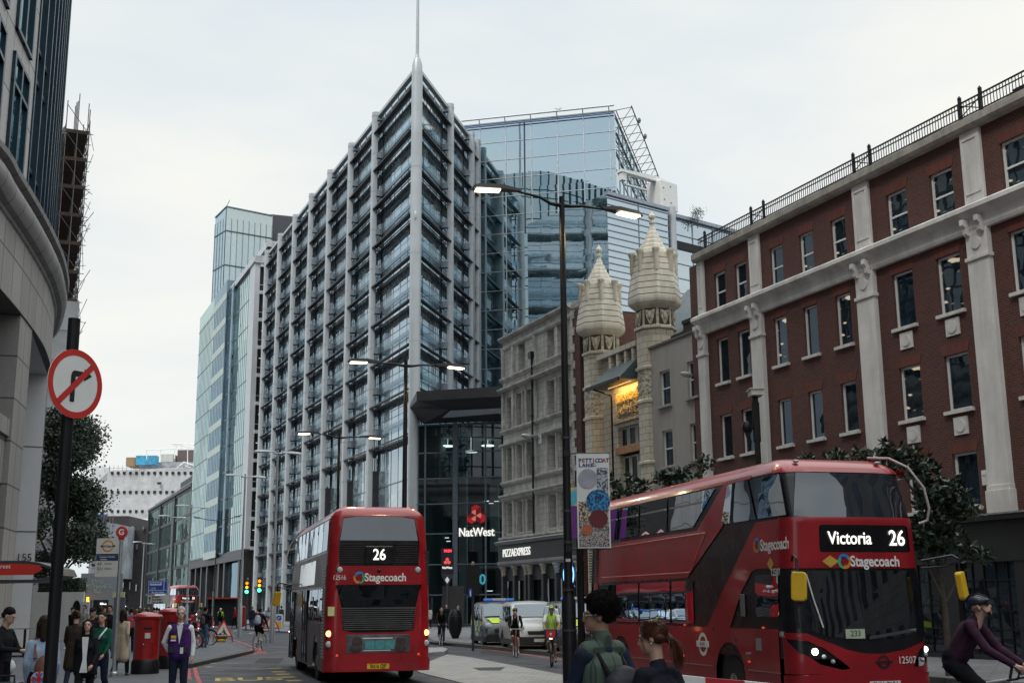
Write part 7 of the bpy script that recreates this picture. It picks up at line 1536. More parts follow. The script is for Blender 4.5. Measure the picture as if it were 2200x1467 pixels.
def person(label, loc, face, h=1.75, skin='fair', hair='brown', hs='short', top=c_black, leg=c_navy, pose='stand', lod=1, coat=0.0, arms=None, legs=None, lean=0.0, yaw=0.0, pitch=0.0, shorts=False, shoe=shoe_b, sleeves=True, group=None, extra=None, fem=False, voxs=None, seat=None):
    """local frame: the person faces -y, x to the viewer's right when they face the camera"""
    T = thing('person', label, 'person', loc, face, group); k = h/1.75
    vb = voxs or (.0105 if lod == 2 else (.02 if lod == 1 else .034))
    hip = Vector((0, 0, .93)); L_ = Euler((R(lean), 0, 0)).to_matrix()       # lean > 0 tips forward (towards -y)
    if seat: hip = Vector(seat)
    def t(x, y, z): return hip + L_ @ Vector((x, y, z))
    sw = .160 if fem else .185
    chest, neck, head0 = t(0, 0, .38), t(0, .0, .52), t(0, -.01, .60)
    Hd = Euler((R(lean*.35+pitch), 0, R(yaw))).to_matrix(); hc = head0 + Hd @ Vector((0, -.015, .115)) + (Vector((0, -.03, -.05)) if seat else Vector())
    def hd(x, y, z): return hc + Hd @ Vector((x, y, z))
    sh = [t(-sw, 0, .46), t(sw, 0, .46)]
    # arms: (elbow, wrist) offsets from each shoulder
    A = arms or {'stand': [((-.05, .03, -.29), (-.02, -.06, -.54)), ((.05, .03, -.29), (.02, -.06, -.54))], 'walk': [((-.05, .10, -.27), (-.03, .04, -.52)), ((.05, -.08, -.28), (.0, -.22, -.46))]}.get(pose, [((-.05, .03, -.29), (-.02, -.06, -.54)), ((.05, .03, -.29), (.02, -.06, -.54))])
    LG = legs or {'stand': [((-.01, 0, -.44), (-.02, .02, -.85)), ((.01, -.02, -.44), (.02, .0, -.85))], 'walk': [((-.0, -.16, -.41), (-.0, -.20, -.83)), ((.0, .04, -.44), (.0, .28, -.78))]}.get(pose, [((-.01, 0, -.44), (-.02, .02, -.85)), ((.01, -.02, -.44), (.02, .0, -.85))])
    el = [sh[i]+Vector(A[i][0]) for i in (0, 1)]; wr = [sh[i]+Vector(A[i][1]) for i in (0, 1)]
    hp = [hip+Vector((-.09, 0, -.03)), hip+Vector((.09, 0, -.03))]; kn = [hp[i]+Vector(LG[i][0]) for i in (0, 1)]; an = [hp[i]+Vector(LG[i][1]) for i in (0, 1)]
    S_ = lambda v: Vector(v)*k
    # -------- body (one continuous skin)
    P = [('c', neck+Vector((0, 0, -.06)), hd(0, .02, -.05), .056, .05), ('e', hd(0, .015, .035), (.074, .092, .088)), ('e', hd(0, -.03, -.045), (.054, .062, .066)), ('c', hd(0, -.08, .02), hd(0, -.098, -.022), .010, .016), ('e', hd(0, -.068, -.085), (.026, .024, .022)), ('c', hd(-.035, -.072, .03), hd(.035, -.072, .03), .016, .016), ('e', hd(0, -.082, -.055), (.024, .014, .012)),
         ('e', hd(-.077, .01, -.005), (.012, .02, .032)), ('e', hd(.077, .01, -.005), (.012, .02, .032)),
         ('c', t(0, 0, .05), t(0, 0, .36), .09, .09), ('c', sh[0]+Vector((.02, 0, -.02)), sh[1]+Vector((-.02, 0, -.02)), .040, .040)]
    for i in (0, 1):
        s_ = -1 if i == 0 else 1
        P += [('c', sh[i]+Vector((0, 0, -.01)), el[i], .036, .034), ('c', el[i], wr[i], .034, .026)]
        d = (wr[i]-el[i]).normalized(); sd_ = Vector((s_*-1, 0, 0)); sd_ = (sd_-d*sd_.dot(d)); sd_ = sd_.normalized() if sd_.length > .05 else Vector((0, 1, 0)); nn = d.cross(sd_)
        palm = wr[i]+d*.075
        P += [('c', wr[i], wr[i]+d*.04, .026, .03), ('c', wr[i]+d*.05-nn*.02, palm-nn*.025, .017, .016), ('c', wr[i]+d*.05+nn*.02, palm+nn*.022, .017, .016), ('c', wr[i]+d*.05, palm+d*.005, .018, .017)]
        if lod >= 1:
            for q, (o_, l_) in enumerate(((-.033, .062), (-.011, .075), (.011, .070), (.032, .055))):
                b0 = palm+nn*o_; b1 = b0+d*l_*.55+sd_*.008; b2 = b1+d*l_*.35+sd_*.028; P += [('c', b0, b1, .0095, .0088), ('c', b1, b2, .0088, .0075)]
            P += [('c', wr[i]+d*.03-nn*.03, wr[i]+d*.075-nn*.055+sd_*.02, .012, .0095), ('c', wr[i]+d*.075-nn*.055+sd_*.02, wr[i]+d*.105-nn*.05+sd_*.035, .0095, .008)]
        P += [('c', hp[i], kn[i], .070, .050), ('c', kn[i], an[i], .050, .034), ('c', kn[i].lerp(an[i], .3)+Vector((0, .02, 0)), kn[i].lerp(an[i], .5), .04, .03)]
        P += [('c', an[i], an[i]+Vector((0, -.12, -.055)), .035, .03)]
    def sc_(P): return [((p[0], S_(p[1]), S_(p[2]), p[3]*k, p[4]*k) if p[0] == 'c' else (p[0], S_(p[1]), tuple(v*k for v in p[2])) + tuple(p[3:])) for p in P]
    # rotate head ellipsoids with the head
    er_ = Hd.to_euler(); P = [((p[0], p[1], p[2], tuple(er_)) if p[0] == 'e' and (p[1]-hc).length < .2 else p) for p in P]
    fuse('body', SK[skin], sc_(P), vb, T)
    # -------- trousers or shorts
    P = [('e', hip+Vector((0, .01, .02)), (.165 if not fem else .16, .12, .11)), ('c', hip+Vector((-.06, 0, .06)), hip+Vector((.06, 0, .06)), .11, .11)]
    for i in (0, 1):
        if shorts: P += [('c', hp[i], hp[i].lerp(kn[i], .8), .098, .082)]
        else: P += [('c', hp[i], kn[i], .095, .07), ('c', kn[i], an[i]+Vector((0, 0, .03)), .068, .055)]
    if leg: fuse('trousers', leg, sc_(P), vb*1.1, T)
    # -------- top, with coat skirt if any
    P = [('c', t(-.05, 0, .08), t(-.055, 0, .34), .113, .118), ('c', t(.05, 0, .08), t(.055, 0, .34), .113, .118), ('e', t(0, 0, .34), (.165 if not fem else .145, .12, .15)), ('c', sh[0]+Vector((.03, 0, -.01)), sh[1]+Vector((-.03, 0, -.01)), .066, .066), ('c', t(0, .01, .48), t(0, .0, .53), .075, .062)]
    if fem: P += [('e', t(-.07, -.09, .32), (.065, .055, .06)), ('e', t(.07, -.09, .32), (.065, .055, .06))]
    if coat: P += [('c', t(-.05, .0, .1), hip+Vector((-.07, .0, -coat)), .13, .15), ('c', t(.05, .0, .1), hip+Vector((.07, .0, -coat)), .13, .15)]
    else: P += [('e', t(0, 0, .03), (.165, .125, .07))]
    for i in (0, 1):
        P += [('c', sh[i], el[i], .058, .049)]
        if sleeves is True: P += [('c', el[i], el[i].lerp(wr[i], .93), .049, .038)]
        elif sleeves is False: P[-1] = ('c', sh[i], sh[i].lerp(el[i], .62), .062, .060)
        elif sleeves == 'none': P[-1] = ('e', sh[i], (.06, .06, .06))
    topo = fuse('jacket' if coat or sleeves is True else 'shirt', top, sc_(P), vb*1.1, T)
    # -------- shoes
    for i in (0, 1):
        a = an[i]; m1 = [('c', a+Vector((0, .03, -.055)), a+Vector((0, -.14, -.07)), .042, .036), ('c', a+Vector((0, .02, -.02)), a+Vector((0, .02, -.05)), .045, .045)]
        fuse('shoe', shoe, sc_(m1), max(vb, .014), T)
    # -------- hair, eyes
    P = []
    if hs in ('short', 'bun', 'ponytail', 'long', 'cap', 'curly'):
        P += [('e', hd(0, .03, .055), (.084, .098, .088)), ('c', hd(-.05, .06, .0), hd(.05, .06, .0), .05, .05)]
        if hs == 'curly': P = [('e', hd(0, .025, .07), (.097, .112, .095)), ('e', hd(0, .055, .03), (.092, .08, .08))] + [('e', hd(random.uniform(-.08, .08), random.uniform(-.06, .10), random.uniform(.06, .145)), (.028, .028, .028)) for _ in range(26)]
        if hs == 'bun': P += [('e', hd(0, .10, .09), (.045, .045, .045))]
        if hs == 'ponytail': P += [('e', hd(0, .03, .05), (.088, .102, .09)), ('e', hd(0, .115, -.01), (.035, .04, .04)), ('c', hd(0, .14, -.03), hd(.01, .17, -.16), .032, .018)]
        if hs == 'long': P += [('c', hd(-.065, .03, .02), hd(-.075, .01, -.2), .04, .035), ('c', hd(.065, .03, .02), hd(.075, .01, -.2), .04, .035), ('c', hd(0, .07, 0), hd(0, .08, -.2), .06, .05)]
        er2_ = tuple(er_); P = [((p[0], p[1], p[2], er2_) if p[0] == 'e' else p) for p in P]
        if hs != 'cap': fuse('hair', HR[hair], sc_(P), max(vb*.8, .01), T, 1)
    if hs == 'cap':
        P2 = [('e', hd(0, .02, .07), (.088, .10, .07), tuple(er_)), ('c', hd(-.03, -.09, .055), hd(.03, -.09, .055), .035, .035), ('c', hd(-.03, -.12, .05), hd(.03, -.12, .05), .02, .02)]
        fuse('cap', c_black, sc_(P2), max(vb*.8, .012), T)
    if lod >= 1:
        m1 = MB(); m2 = MB(); m3 = MB()
        for s_ in (-1, 1):
            m1.sph(S_(hd(s_*.031, -.083, .008)), (.011*k, .006*k, .007*k), 8); m2.sph(S_(hd(s_*.031, -.088, .008)), (.006*k, .004*k, .006*k), 6)
            m3.cyl(S_(hd(s_*.016, -.090, .027)), S_(hd(s_*.048, -.082, .029)), .005*k, n=5)
        m1.build('eyes', mat('eye_white', (.55, .53, .5), .3), T); m2.build('pupils', black, T); m3.build('eyebrows', HR['black' if hair == 'grey' else hair] if hair != 'grey' else HR['grey'], T)
        m1 = MB(); m1.cyl(S_(hd(-.02, -.094, -.057)), S_(hd(.02, -.094, -.057)), .006*k, n=5); m1.build('mouth', mat('lip', (.28, .10, .09), .5), T)
    J = dict(hip=S_(hip), hd=lambda x, y, z: S_(hd(x, y, z)), t=lambda x, y, z: S_(t(x, y, z)), sh=[S_(v) for v in sh], el=[S_(v) for v in el], wr=[S_(v) for v in wr], an=[S_(v) for v in an], kn=[S_(v) for v in kn], k=k)
    if extra: extra(T, J, vb)
    return T, J
def gp(px, Y, py=1340): p = PY(px, py, Y); return Vector((p.x, Y, .12))
def bag(T, J, vb, m_, strap_m, x=0, r=(.15, .09, .22), z=.24, y=.17, name='backpack'):
    b = fuse(name, m_, [('e', J['t'](x, y, z), r), ('e', J['t'](x, y+.03, z-.06), (r[0]*.8, r[1]*.9, r[2]*.6)), ('c', J['t'](x-.06, y, z-.1), J['t'](x+.06, y, z-.1), r[1], r[1])], max(vb, .014), T)
    m1 = MB()
    for s_ in (-1, 1): m1.tube([J['t'](s_*.09, y-.03, z+.16), J['t'](s_*.10, .0, .535), J['t'](s_*.11, -.12, .42), J['t'](s_*.12, -.13, .25), J['t'](s_*.14, -.02, .1)], .022, 6)
    m1.build('strap', strap_m, b, smooth=True); return b
def strands(T, J, m_, pony=False, n=420, seed=1):
    rr = random.Random(seed); hd = J['hd']; m1 = MB()
    if pony:
        tie = (0, .125, -.01)
        for _ in range(n):
            a = rr.uniform(-2.75, 2.75); e = rr.uniform(.1, 1.0); st = (.089*math.sin(a)*math.cos(e*.6), .03-.092*math.cos(a)*math.cos(e*.9), .045+.085*math.sin(e*1.1)-.03*(1-e))
            pts = []
            for q in range(6):
                f = q/5; x, y, z = (st[i]*(1-f)+tie[i]*f for i in range(3)); b_ = math.sin(f*math.pi); L_ = math.sqrt((x/.094)**2+((y-.03)/.108)**2+((z-.045)/.1)**2); g_ = max(1, 1.03/max(L_, .3)) if f < .8 else 1
                pts.append(hd(x*g_, .03+(y-.03)*g_, .045+(z-.045)*g_))
            m1.tube(pts, .0016, 3)
        for _ in range(160):
            a, b_, c_ = rr.gauss(0, .016), rr.gauss(0, .012), rr.uniform(.1, .24); m1.tube([hd(a*.5, .13, -.01), hd(a*1.6, .165+b_, -.05), hd(a*2+.01, .175+b_*2, -.05-c_*.5), hd(a*2.2, .17+b_*2, -.03-c_)], .0015, 3)
        for _ in range(30): m1.tube([hd(rr.uniform(-.08, .08), -.03, .07), hd(rr.uniform(-.1, .1), -.07, .02), hd(rr.choice((-1, 1))*.095, -.05, -.08)], .001, 3)
    else:
        for _ in range(n):
            d = Vector((rr.gauss(0, 1), rr.gauss(0, 1), rr.gauss(.35, .8))).normalized(); 
            if d.y < -.55 and d.z < .35: continue
            if d.z < -.45: continue
            c_ = (d.x*.100, .03+d.y*.110, .065+d.z*.100); r_ = rr.uniform(.008, .016); ph = rr.uniform(0, 6.28); ax = d.orthogonal(); bx_ = d.cross(ax)
            m1.tube([hd(*(Vector(c_)+ax*r_*math.cos(ph+q*1.1)+bx_*r_*math.sin(ph+q*1.1)+d*(q*.004))) for q in range(7)], .0028, 3)
    m1.build('hair_strands', m_, T)
# ---- foreground man and woman, seen from behind and side
quilt = blocks('quilted_green', (.062, .098, .074), (.052, .085, .062), (.025, .038, .03), .16, .075, .006, dirt=.2, wall=False, bump=1.0)
def man_x(T, J, vb):
    strands(T, J, HR['black'], False, 1500, 3)
    P = [('c', J['t'](-.05, 0, .05), J['t'](-.06, 0, .36), .145, .145), ('c', J['t'](.05, 0, .05), J['t'](.06, 0, .36), .145, .145), ('e', J['t'](0, 0, .36), (.20, .15, .16)), ('c', J['t'](-.13, 0, .49), J['t'](.13, 0, .49), .075, .075), ('c', J['t'](0, 0, .5), J['t'](0, 0, .57), .08, .078)]
    fuse('gilet', quilt, P, .012, T); bag(T, J, vb, mat('backpack_navy', (.014, .016, .026), .7, var=.2, bump=.5), c_black, r=(.20, .14, .27), z=.15, y=.22)
    m1 = MB(); m1.tube([J['hd'](-.075, -.085, .012), J['hd'](.075, -.085, .012)], .004, 5); m1.tube([J['hd'](.078, -.08, .012), J['hd'](.085, .01, .015)], .004, 5); m1.tube([J['hd'](-.078, -.08, .012), J['hd'](-.085, .01, .015)], .004, 5)
    for s_ in (-1, 1): m1.tube([J['hd'](s_*.035+.028*math.cos(q*.785), -.1, .005+.022*math.sin(q*.785)) for q in range(8)], .0035, 4, closed=True)
    m1.build('glasses', mat('glasses_rim', (.35, .35, .3), .2), T)
p = PY(1292, 1340, 9.3); person('tall man with curly black hair, green quilted gilet and navy backpack in the foreground', (p.x, 9.3, 0), R(180+38), 1.87, 'mid', 'black', 'curly', c_navy, c_black, 'walk', 2, extra=man_x, yaw=48, group=None)
def wom_x(T, J, vb):
    strands(T, J, mat('hair_auburn_light', (.085, .028, .012), .45, var=.5, scale=30), True, 700, 5)
    m1 = MB(); m1.sph(J['hd'](-.082, .0, -.035), .009, 8); m1.sph(J['hd'](.082, .0, -.035), .009, 8); m1.build('earring', galv, T)
p = PY(1412, 1400, 9.0); person('woman with auburn ponytail and dark coat in the foreground beside the backpack man', (p.x, 9.0, .03), R(180+38), 1.68, 'fair', 'auburn', 'ponytail', cloth('ink', (.016, .018, .026)), c_black, 'walk', 2, coat=.3, extra=wom_x, yaw=40, fem=True, pitch=10)
# ---- station staff man
def staff_x(T, J, vb):
    purple = cloth('purple_vest', (.07, .025, .14), .3, 18); t = J['t']
    P = [('c', t(-.06, 0, .0), t(-.07, 0, .36), .145, .14), ('c', t(.06, 0, .0), t(.07, 0, .36), .145, .14), ('e', t(0, 0, .34), (.19, .145, .15)), ('c', t(-.12, 0, .47), t(.12, 0, .47), .07, .07)]
    v = fuse('vest', purple, P, .013, T)
    m1 = MB(); m1.prism([(-.05, .50), (.05, .50), (0, .2)], -.165*J['k'], -.14, 'y'); 
    w = MB(); w.M = Matrix.Translation(J['hip']); w.prism([(-.055, .50), (.055, .50), (.0, .16)], -.166, -.13, 'y'); w.build('shirt_front', c_white, v)
    for s_ in (-1, 1):
        m2 = MB(); m2.M = Matrix.Translation(J['hip']); m2.cyl((s_*.12, -.145, .40), (s_*.12, -.152, .40), .032, n=16); m2.build('vest_badge', mat('vest_dark', (.012, .01, .02), .5), v)
        m2 = MB(); m2.M = Matrix.Translation(J['hip']); m2.box(s_*.12-.06, s_*.12+.06, -.158, -.14, .02, .12); m2.build('vest_pocket', mat('vest_dark', (.012, .01, .02), .5), v)
    m2 = MB(); m2.M = Matrix.Translation(J['hip']); m2.box(-.15, -.06, -.162, -.15, .27, .32); m2.build('yellow_badge', yellow, v); m2 = MB(); m2.M = Matrix.Translation(J['hip']); m2.box(-.15, -.06, -.162, -.15, .22, .25); m2.box(.02, .075, -.172, -.16, .0, .11); m2.build('id_card', white, v)
    m2 = MB(); m2.M = Matrix.Translation(J['hip']); m2.tube([(-.06, -.13, .48), (.045, -.175, .11), (.05, -.175, .11), (.08, -.13, .48)], .005, 4); m2.build('lanyard', c_navy, v)
p = PY(388, 1340, 23); person('grey haired man in white shirt and purple utility vest on the pavement', (p.x, 23, .12), R(12), 1.72, 'fair', 'grey', 'short', c_white, c_navy, 'stand', 2, arms=[((-.10, .05, -.26), (-.02, .12, -.42)), ((.06, .04, -.28), (.05, -.02, -.52))], extra=staff_x)
# ---- woman in the black blazer, and the people round her
def blaz_x(T, J, vb):
    w = MB(); w.M = Matrix.Translation(J['hip']); w.prism([(-.05, .45), (.05, .45), (.035, .1), (.06, -.12), (-.06, -.12), (-.02, .1)], -.165, -.13, 'y'); w.build('white_top', c_white, T)
p = PY(186, 1390, 21); person('woman with long dark hair in a black blazer over white top looking up', (p.x, 21, .12), R(8), 1.53, 'fair', 'black', 'long', c_black, c_black, 'walk', 2, coat=.12, extra=blaz_x, pitch=-12, fem=True)
def strap_x(m_):
    def f(T, J, vb): m1 = MB(); m1.tube([J['t'](.12, -.03, .52), J['t'](.04, -.15, .36), J['t'](-.12, -.14, .1)], .016, 6); m1.build('bag_strap', m_, T)
    return f
p = PY(217, 1380, 24); person('young woman in a green hooded top with a white bag strap', (p.x, 24, .12), R(-5), 1.64, 'fair', 'brown', 'short', cloth('green_hood', (.012, .075, .05)), c_navy, 'walk', 1, extra=strap_x(c_white), fem=True, shoe=shoe_w)
def den_x(T, J, vb):
    b = bag(T, J, vb, mat('leather_tan', (.14, .05, .03), .5, var=.3, scale=8), mat('leather_tan', (.14, .05, .03)), x=-.05, r=(.14, .10, .2), z=.1)
    fr = J['t'](.02, .285, -.02); w = mat('flag_white', (.5, .5, .52), .6); m1 = MB(); m1.cyl(fr, fr+Vector((0, .02, 0)), .1, n=20); m1.build('badge', w, b)
    m1 = MB(); m2 = MB(); c_ = fr+Vector((0, .022, 0)); m1.box(c_.x-.1, c_.x+.1, c_.y, c_.y+.004, c_.z-.018, c_.z+.018); m1.box(c_.x-.018, c_.x+.018, c_.y, c_.y+.004, c_.z-.1, c_.z+.1); m1.build('red_cross', red_sign, b)
    for q in (25, 65, 115, 155, 205, 245, 295, 335): a = R(q); m2.cyl(c_+Vector((.035*math.cos(a), 0, .035*math.sin(a))), c_+Vector((.09*math.cos(a), 0, .09*math.sin(a))), .011, n=4)
    m2.build('blue_patch', blue_sign, b)
p = PY(92, 1390, 16.5); person('person in a pale denim jacket with tan backpack and flag badge behind the black pole', (p.x, 16.5, .12), R(200), 1.62, 'mid', 'brown', 'long', cloth('pale_denim', (.28, .36, .48), .25, 10), c_black, 'stand', 1, extra=den_x, fem=True)
def phone_x(T, J, vb):
    b = fuse('white_bag', c_white, [('e', J['t'](.15, -.02, -.05), (.07, .12, .12))], .016, T)
p = PY(6, 1390, 19); person('dark haired person in black leaning at the left edge with a pale bag', (p.x, 19, .12), R(80), 1.74, 'fair', 'black', 'short', c_black, c_black, 'stand', 1, arms=[((-.05, -.12, -.24), (.02, -.40, -.26)), ((.05, -.1, -.25), (.0, -.36, -.33))], extra=phone_x, pitch=25)
sc_o = thing('suitcase', 'small shiny black suitcase at the bottom left corner', 'suitcase', (PY(8, 1460, 18).x, 18, .12)); m1 = MB(); m1.box(-.2, .25, -.12, .12, .05, .72); m1.build('shell', mat('suitcase_black', (.015, .015, .02), .2, coat=.6), sc_o, bevel=.03); m1 = MB(); m1.tube([(-.1, 0, .7), (-.1, 0, .8), (.15, 0, .8), (.15, 0, .7)], .015, 6); m1.build('handle', black, sc_o)
p = PY(154, 1360, 56); person('man in black cap and black jacket striding past the white hoarding', (p.x, 56, .12), R(-20), 1.76, 'mid', 'black', 'cap', c_black, c_black, 'walk', 1, shoe=shoe_w)
p = PY(160, 1380, 27); person('person with hair bun in a dark brown coat walking away behind the blazer woman', (p.x, 27, .12), R(190), 1.66, 'fair', 'brown', 'bun', cloth('brown_coat', (.035, .026, .02)), c_navy, 'walk', 1, coat=.38, fem=True)
p = PY(197, 1350, 31); person('man in a dark cap half hidden behind the green hooded woman', (p.x, 31, .12), R(5), 1.72, 'mid', 'black', 'cap', c_black, c_black, 'walk', 1)
p = PY(214, 1350, 41); person('person in a maroon jumper walking towards the grey hoarding', (p.x, 41, .12), R(175), 1.75, 'fair', 'brown', 'short', cloth('maroon', (.05, .012, .015)), c_navy, 'walk', 0)
p = PY(234, 1350, 44); person('man in a black open jacket over white walking on the pavement', (p.x, 44, .12), R(0), 1.8, 'mid', 'black', 'short', c_black, c_navy, 'walk', 1)
p = PY(203, 1330, 62); person('person in a green tee shirt before the dark hoarding doorway', (p.x, 62, .12), R(10), 1.7, 'mid', 'black', 'short', cloth('green_tee', (.10, .2, .15)), c_navy, 'stand', 0, sleeves=False)
p = PY(262, 1380, 33); person('person in a long beige trench coat behind the bus stop pole', (p.x, 33, .12), R(170), 1.68, 'fair', 'brown', 'long', cloth('beige', (.42, .35, .26), .1), c_black, 'walk', 1, coat=.45, fem=True)
def tank_x(T, J, vb): pass
p = PY(281, 1350, 50); person('person in a pink sleeveless top and black trousers with hand on hip', (p.x, 50, .12), R(185), 1.7, 'fair', 'brown', 'bun', blocks('pink_quilt', (.45, .06, .10), (.4, .05, .08), (.25, .03, .05), .5, .09, .01, wall=False, dirt=0), c_black, 'stand', 1, arms=[((-.16, .05, -.22), (-.04, -.06, -.38)), ((.05, .03, -.29), (.02, -.06, -.54))], sleeves='none', fem=True)
p = PY(270, 1350, 58); person('person in a bright blue shirt beside the one in pink', (p.x, 58, .12), R(180), 1.75, 'fair', 'brown', 'short', cloth('bright_blue', (.02, .22, .45)), c_navy, 'walk', 0)
def pack_x(m_): return lambda T, J, vb: bag(T, J, vb, m_, c_black)
p = PY(440, 1350, 55.5); person('man in blue jeans and dark jacket holding a phone up by the hire bicycles', (p.x, 55.5, .12), R(150), 1.72, 'mid', 'black', 'short', c_black, denim, 'stand', 1, arms=[((-.06, -.14, -.2), (.06, -.30, -.02)), ((.06, -.14, -.2), (-.04, -.30, -.02))], extra=pack_x(mat('pack_olive', (.05, .045, .04), .7)))
p = PY(505, 1330, 112); person('man in a red jacket walking across the far crossing', (p.x, 112, .12), R(-60), 1.78, 'fair', 'brown', 'short', cloth('red_jacket', (.32, .02, .03)), c_black, 'walk', 0, coat=.05)
p = PY(541, 1335, 103); person('man in navy jacket and jeans waiting by the crossing island', (p.x, 103, .12), R(160), 1.78, 'fair', 'blond', 'short', c_navy, denim, 'stand', 0, coat=.1)
p = PY(922, 1330, 95); person('woman in a pale jacket beside the near bus on the far pavement', (p.x, 95, .12), R(170), 1.7, 'fair', 'brown', 'long', cloth('pale_jacket', (.5, .47, .42)), c_black, 'walk', 0, coat=.1)
p = PY(959, 1325, 88); person('man in a dark suit and white shirt before the bank totem', (p.x, 88, .12), R(0), 1.8, 'fair', 'brown', 'short', c_black, c_navy, 'stand', 0, coat=.15)
p = PY(984, 1325, 80); person('woman with a white bag behind the black bin', (p.x, 80, .12), R(-30), 1.68, 'fair', 'blond', 'bun', c_black, c_black, 'stand', 0, coat=.1, extra=lambda T, J, vb: fuse('white_bag', c_white, [('e', J['t'](.2, -.05, -.1), (.1, .08, .16))], .03, T))
p = PY(126, 1310, 78); person('person seated high behind the black pole in a dark maroon jacket', (p.x, 66.5, 1.45), R(-70), 1.55, 'fair', 'brown', 'short', cloth('maroon', (.05, .012, .015)), c_navy, 'stand', 0)
# ---- the crowd up the street: each one a person; a handful of builds, then copies
rr = random.Random(21); protos = []
cc = [cloth('k%d' % i, c) for i, c in enumerate([(.02, .02, .025), (.05, .05, .06), (.12, .1, .09), (.02, .03, .07), (.25, .24, .22), (.08, .02, .02), (.03, .06, .05), (.35, .32, .28)])]
cn = ['black', 'dark grey', 'brown', 'navy', 'pale grey', 'dark red', 'dark green', 'cream']
spots = [(318, 76), (330, 88), (341, 96), (300, 70), (308, 84), (292, 90), (352, 104), (362, 92), (384, 112), (392, 100), (247, 66), (256, 80), (268, 100), (281, 108), (470, 128), (482, 136), (492, 124), (448, 118), (428, 126), (456, 140), (525, 126), (240, 96), (224, 84), (336, 74), (576, 120), (604, 112), (313, 112), (326, 118), (180, 60), (295, 120)]
wh = ['near the grey hoarding', 'on the left pavement', 'beyond the pillar boxes', 'by the far bus', 'near the far shelter', 'at the far crossing']
for i, (px, Y) in enumerate(spots):
    j = i % 8; p = PY(px, 1330, Y); f_ = R(rr.choice((0, 10, 170, 185, 200, -15)))
    side_ = 'walking towards us' if -1 < f_ < 1 else 'seen from behind'
    place = wh[0] if px < 250 else wh[1] if px < 300 else wh[2] if px < 370 else wh[3] if px < 440 else wh[4] if px < 500 else wh[5]
    lb = 'distant person in %s %s %s' % (cn[j], side_, place)
    if i < 8: T_, _J = person(lb, (p.x, Y, .12), f_, rr.uniform(1.62, 1.84), rr.choice(('fair', 'mid', 'fair', 'dark')), rr.choice(('brown', 'black', 'blond')), 'short' if i % 3 else 'long', cc[j], (c_black, c_navy, denim)[i % 3], 'walk' if i % 2 else 'stand', 0, coat=.0 if i % 2 else .15, group='people walking up the street'); protos.append(T_)
    else: T_ = copy_tree(protos[j]); T_.location = (p.x, Y, .12); T_.rotation_euler = (0, 0, f_); T_.scale = (1, 1, rr.uniform(.95, 1.04)); T_['label'] = lb
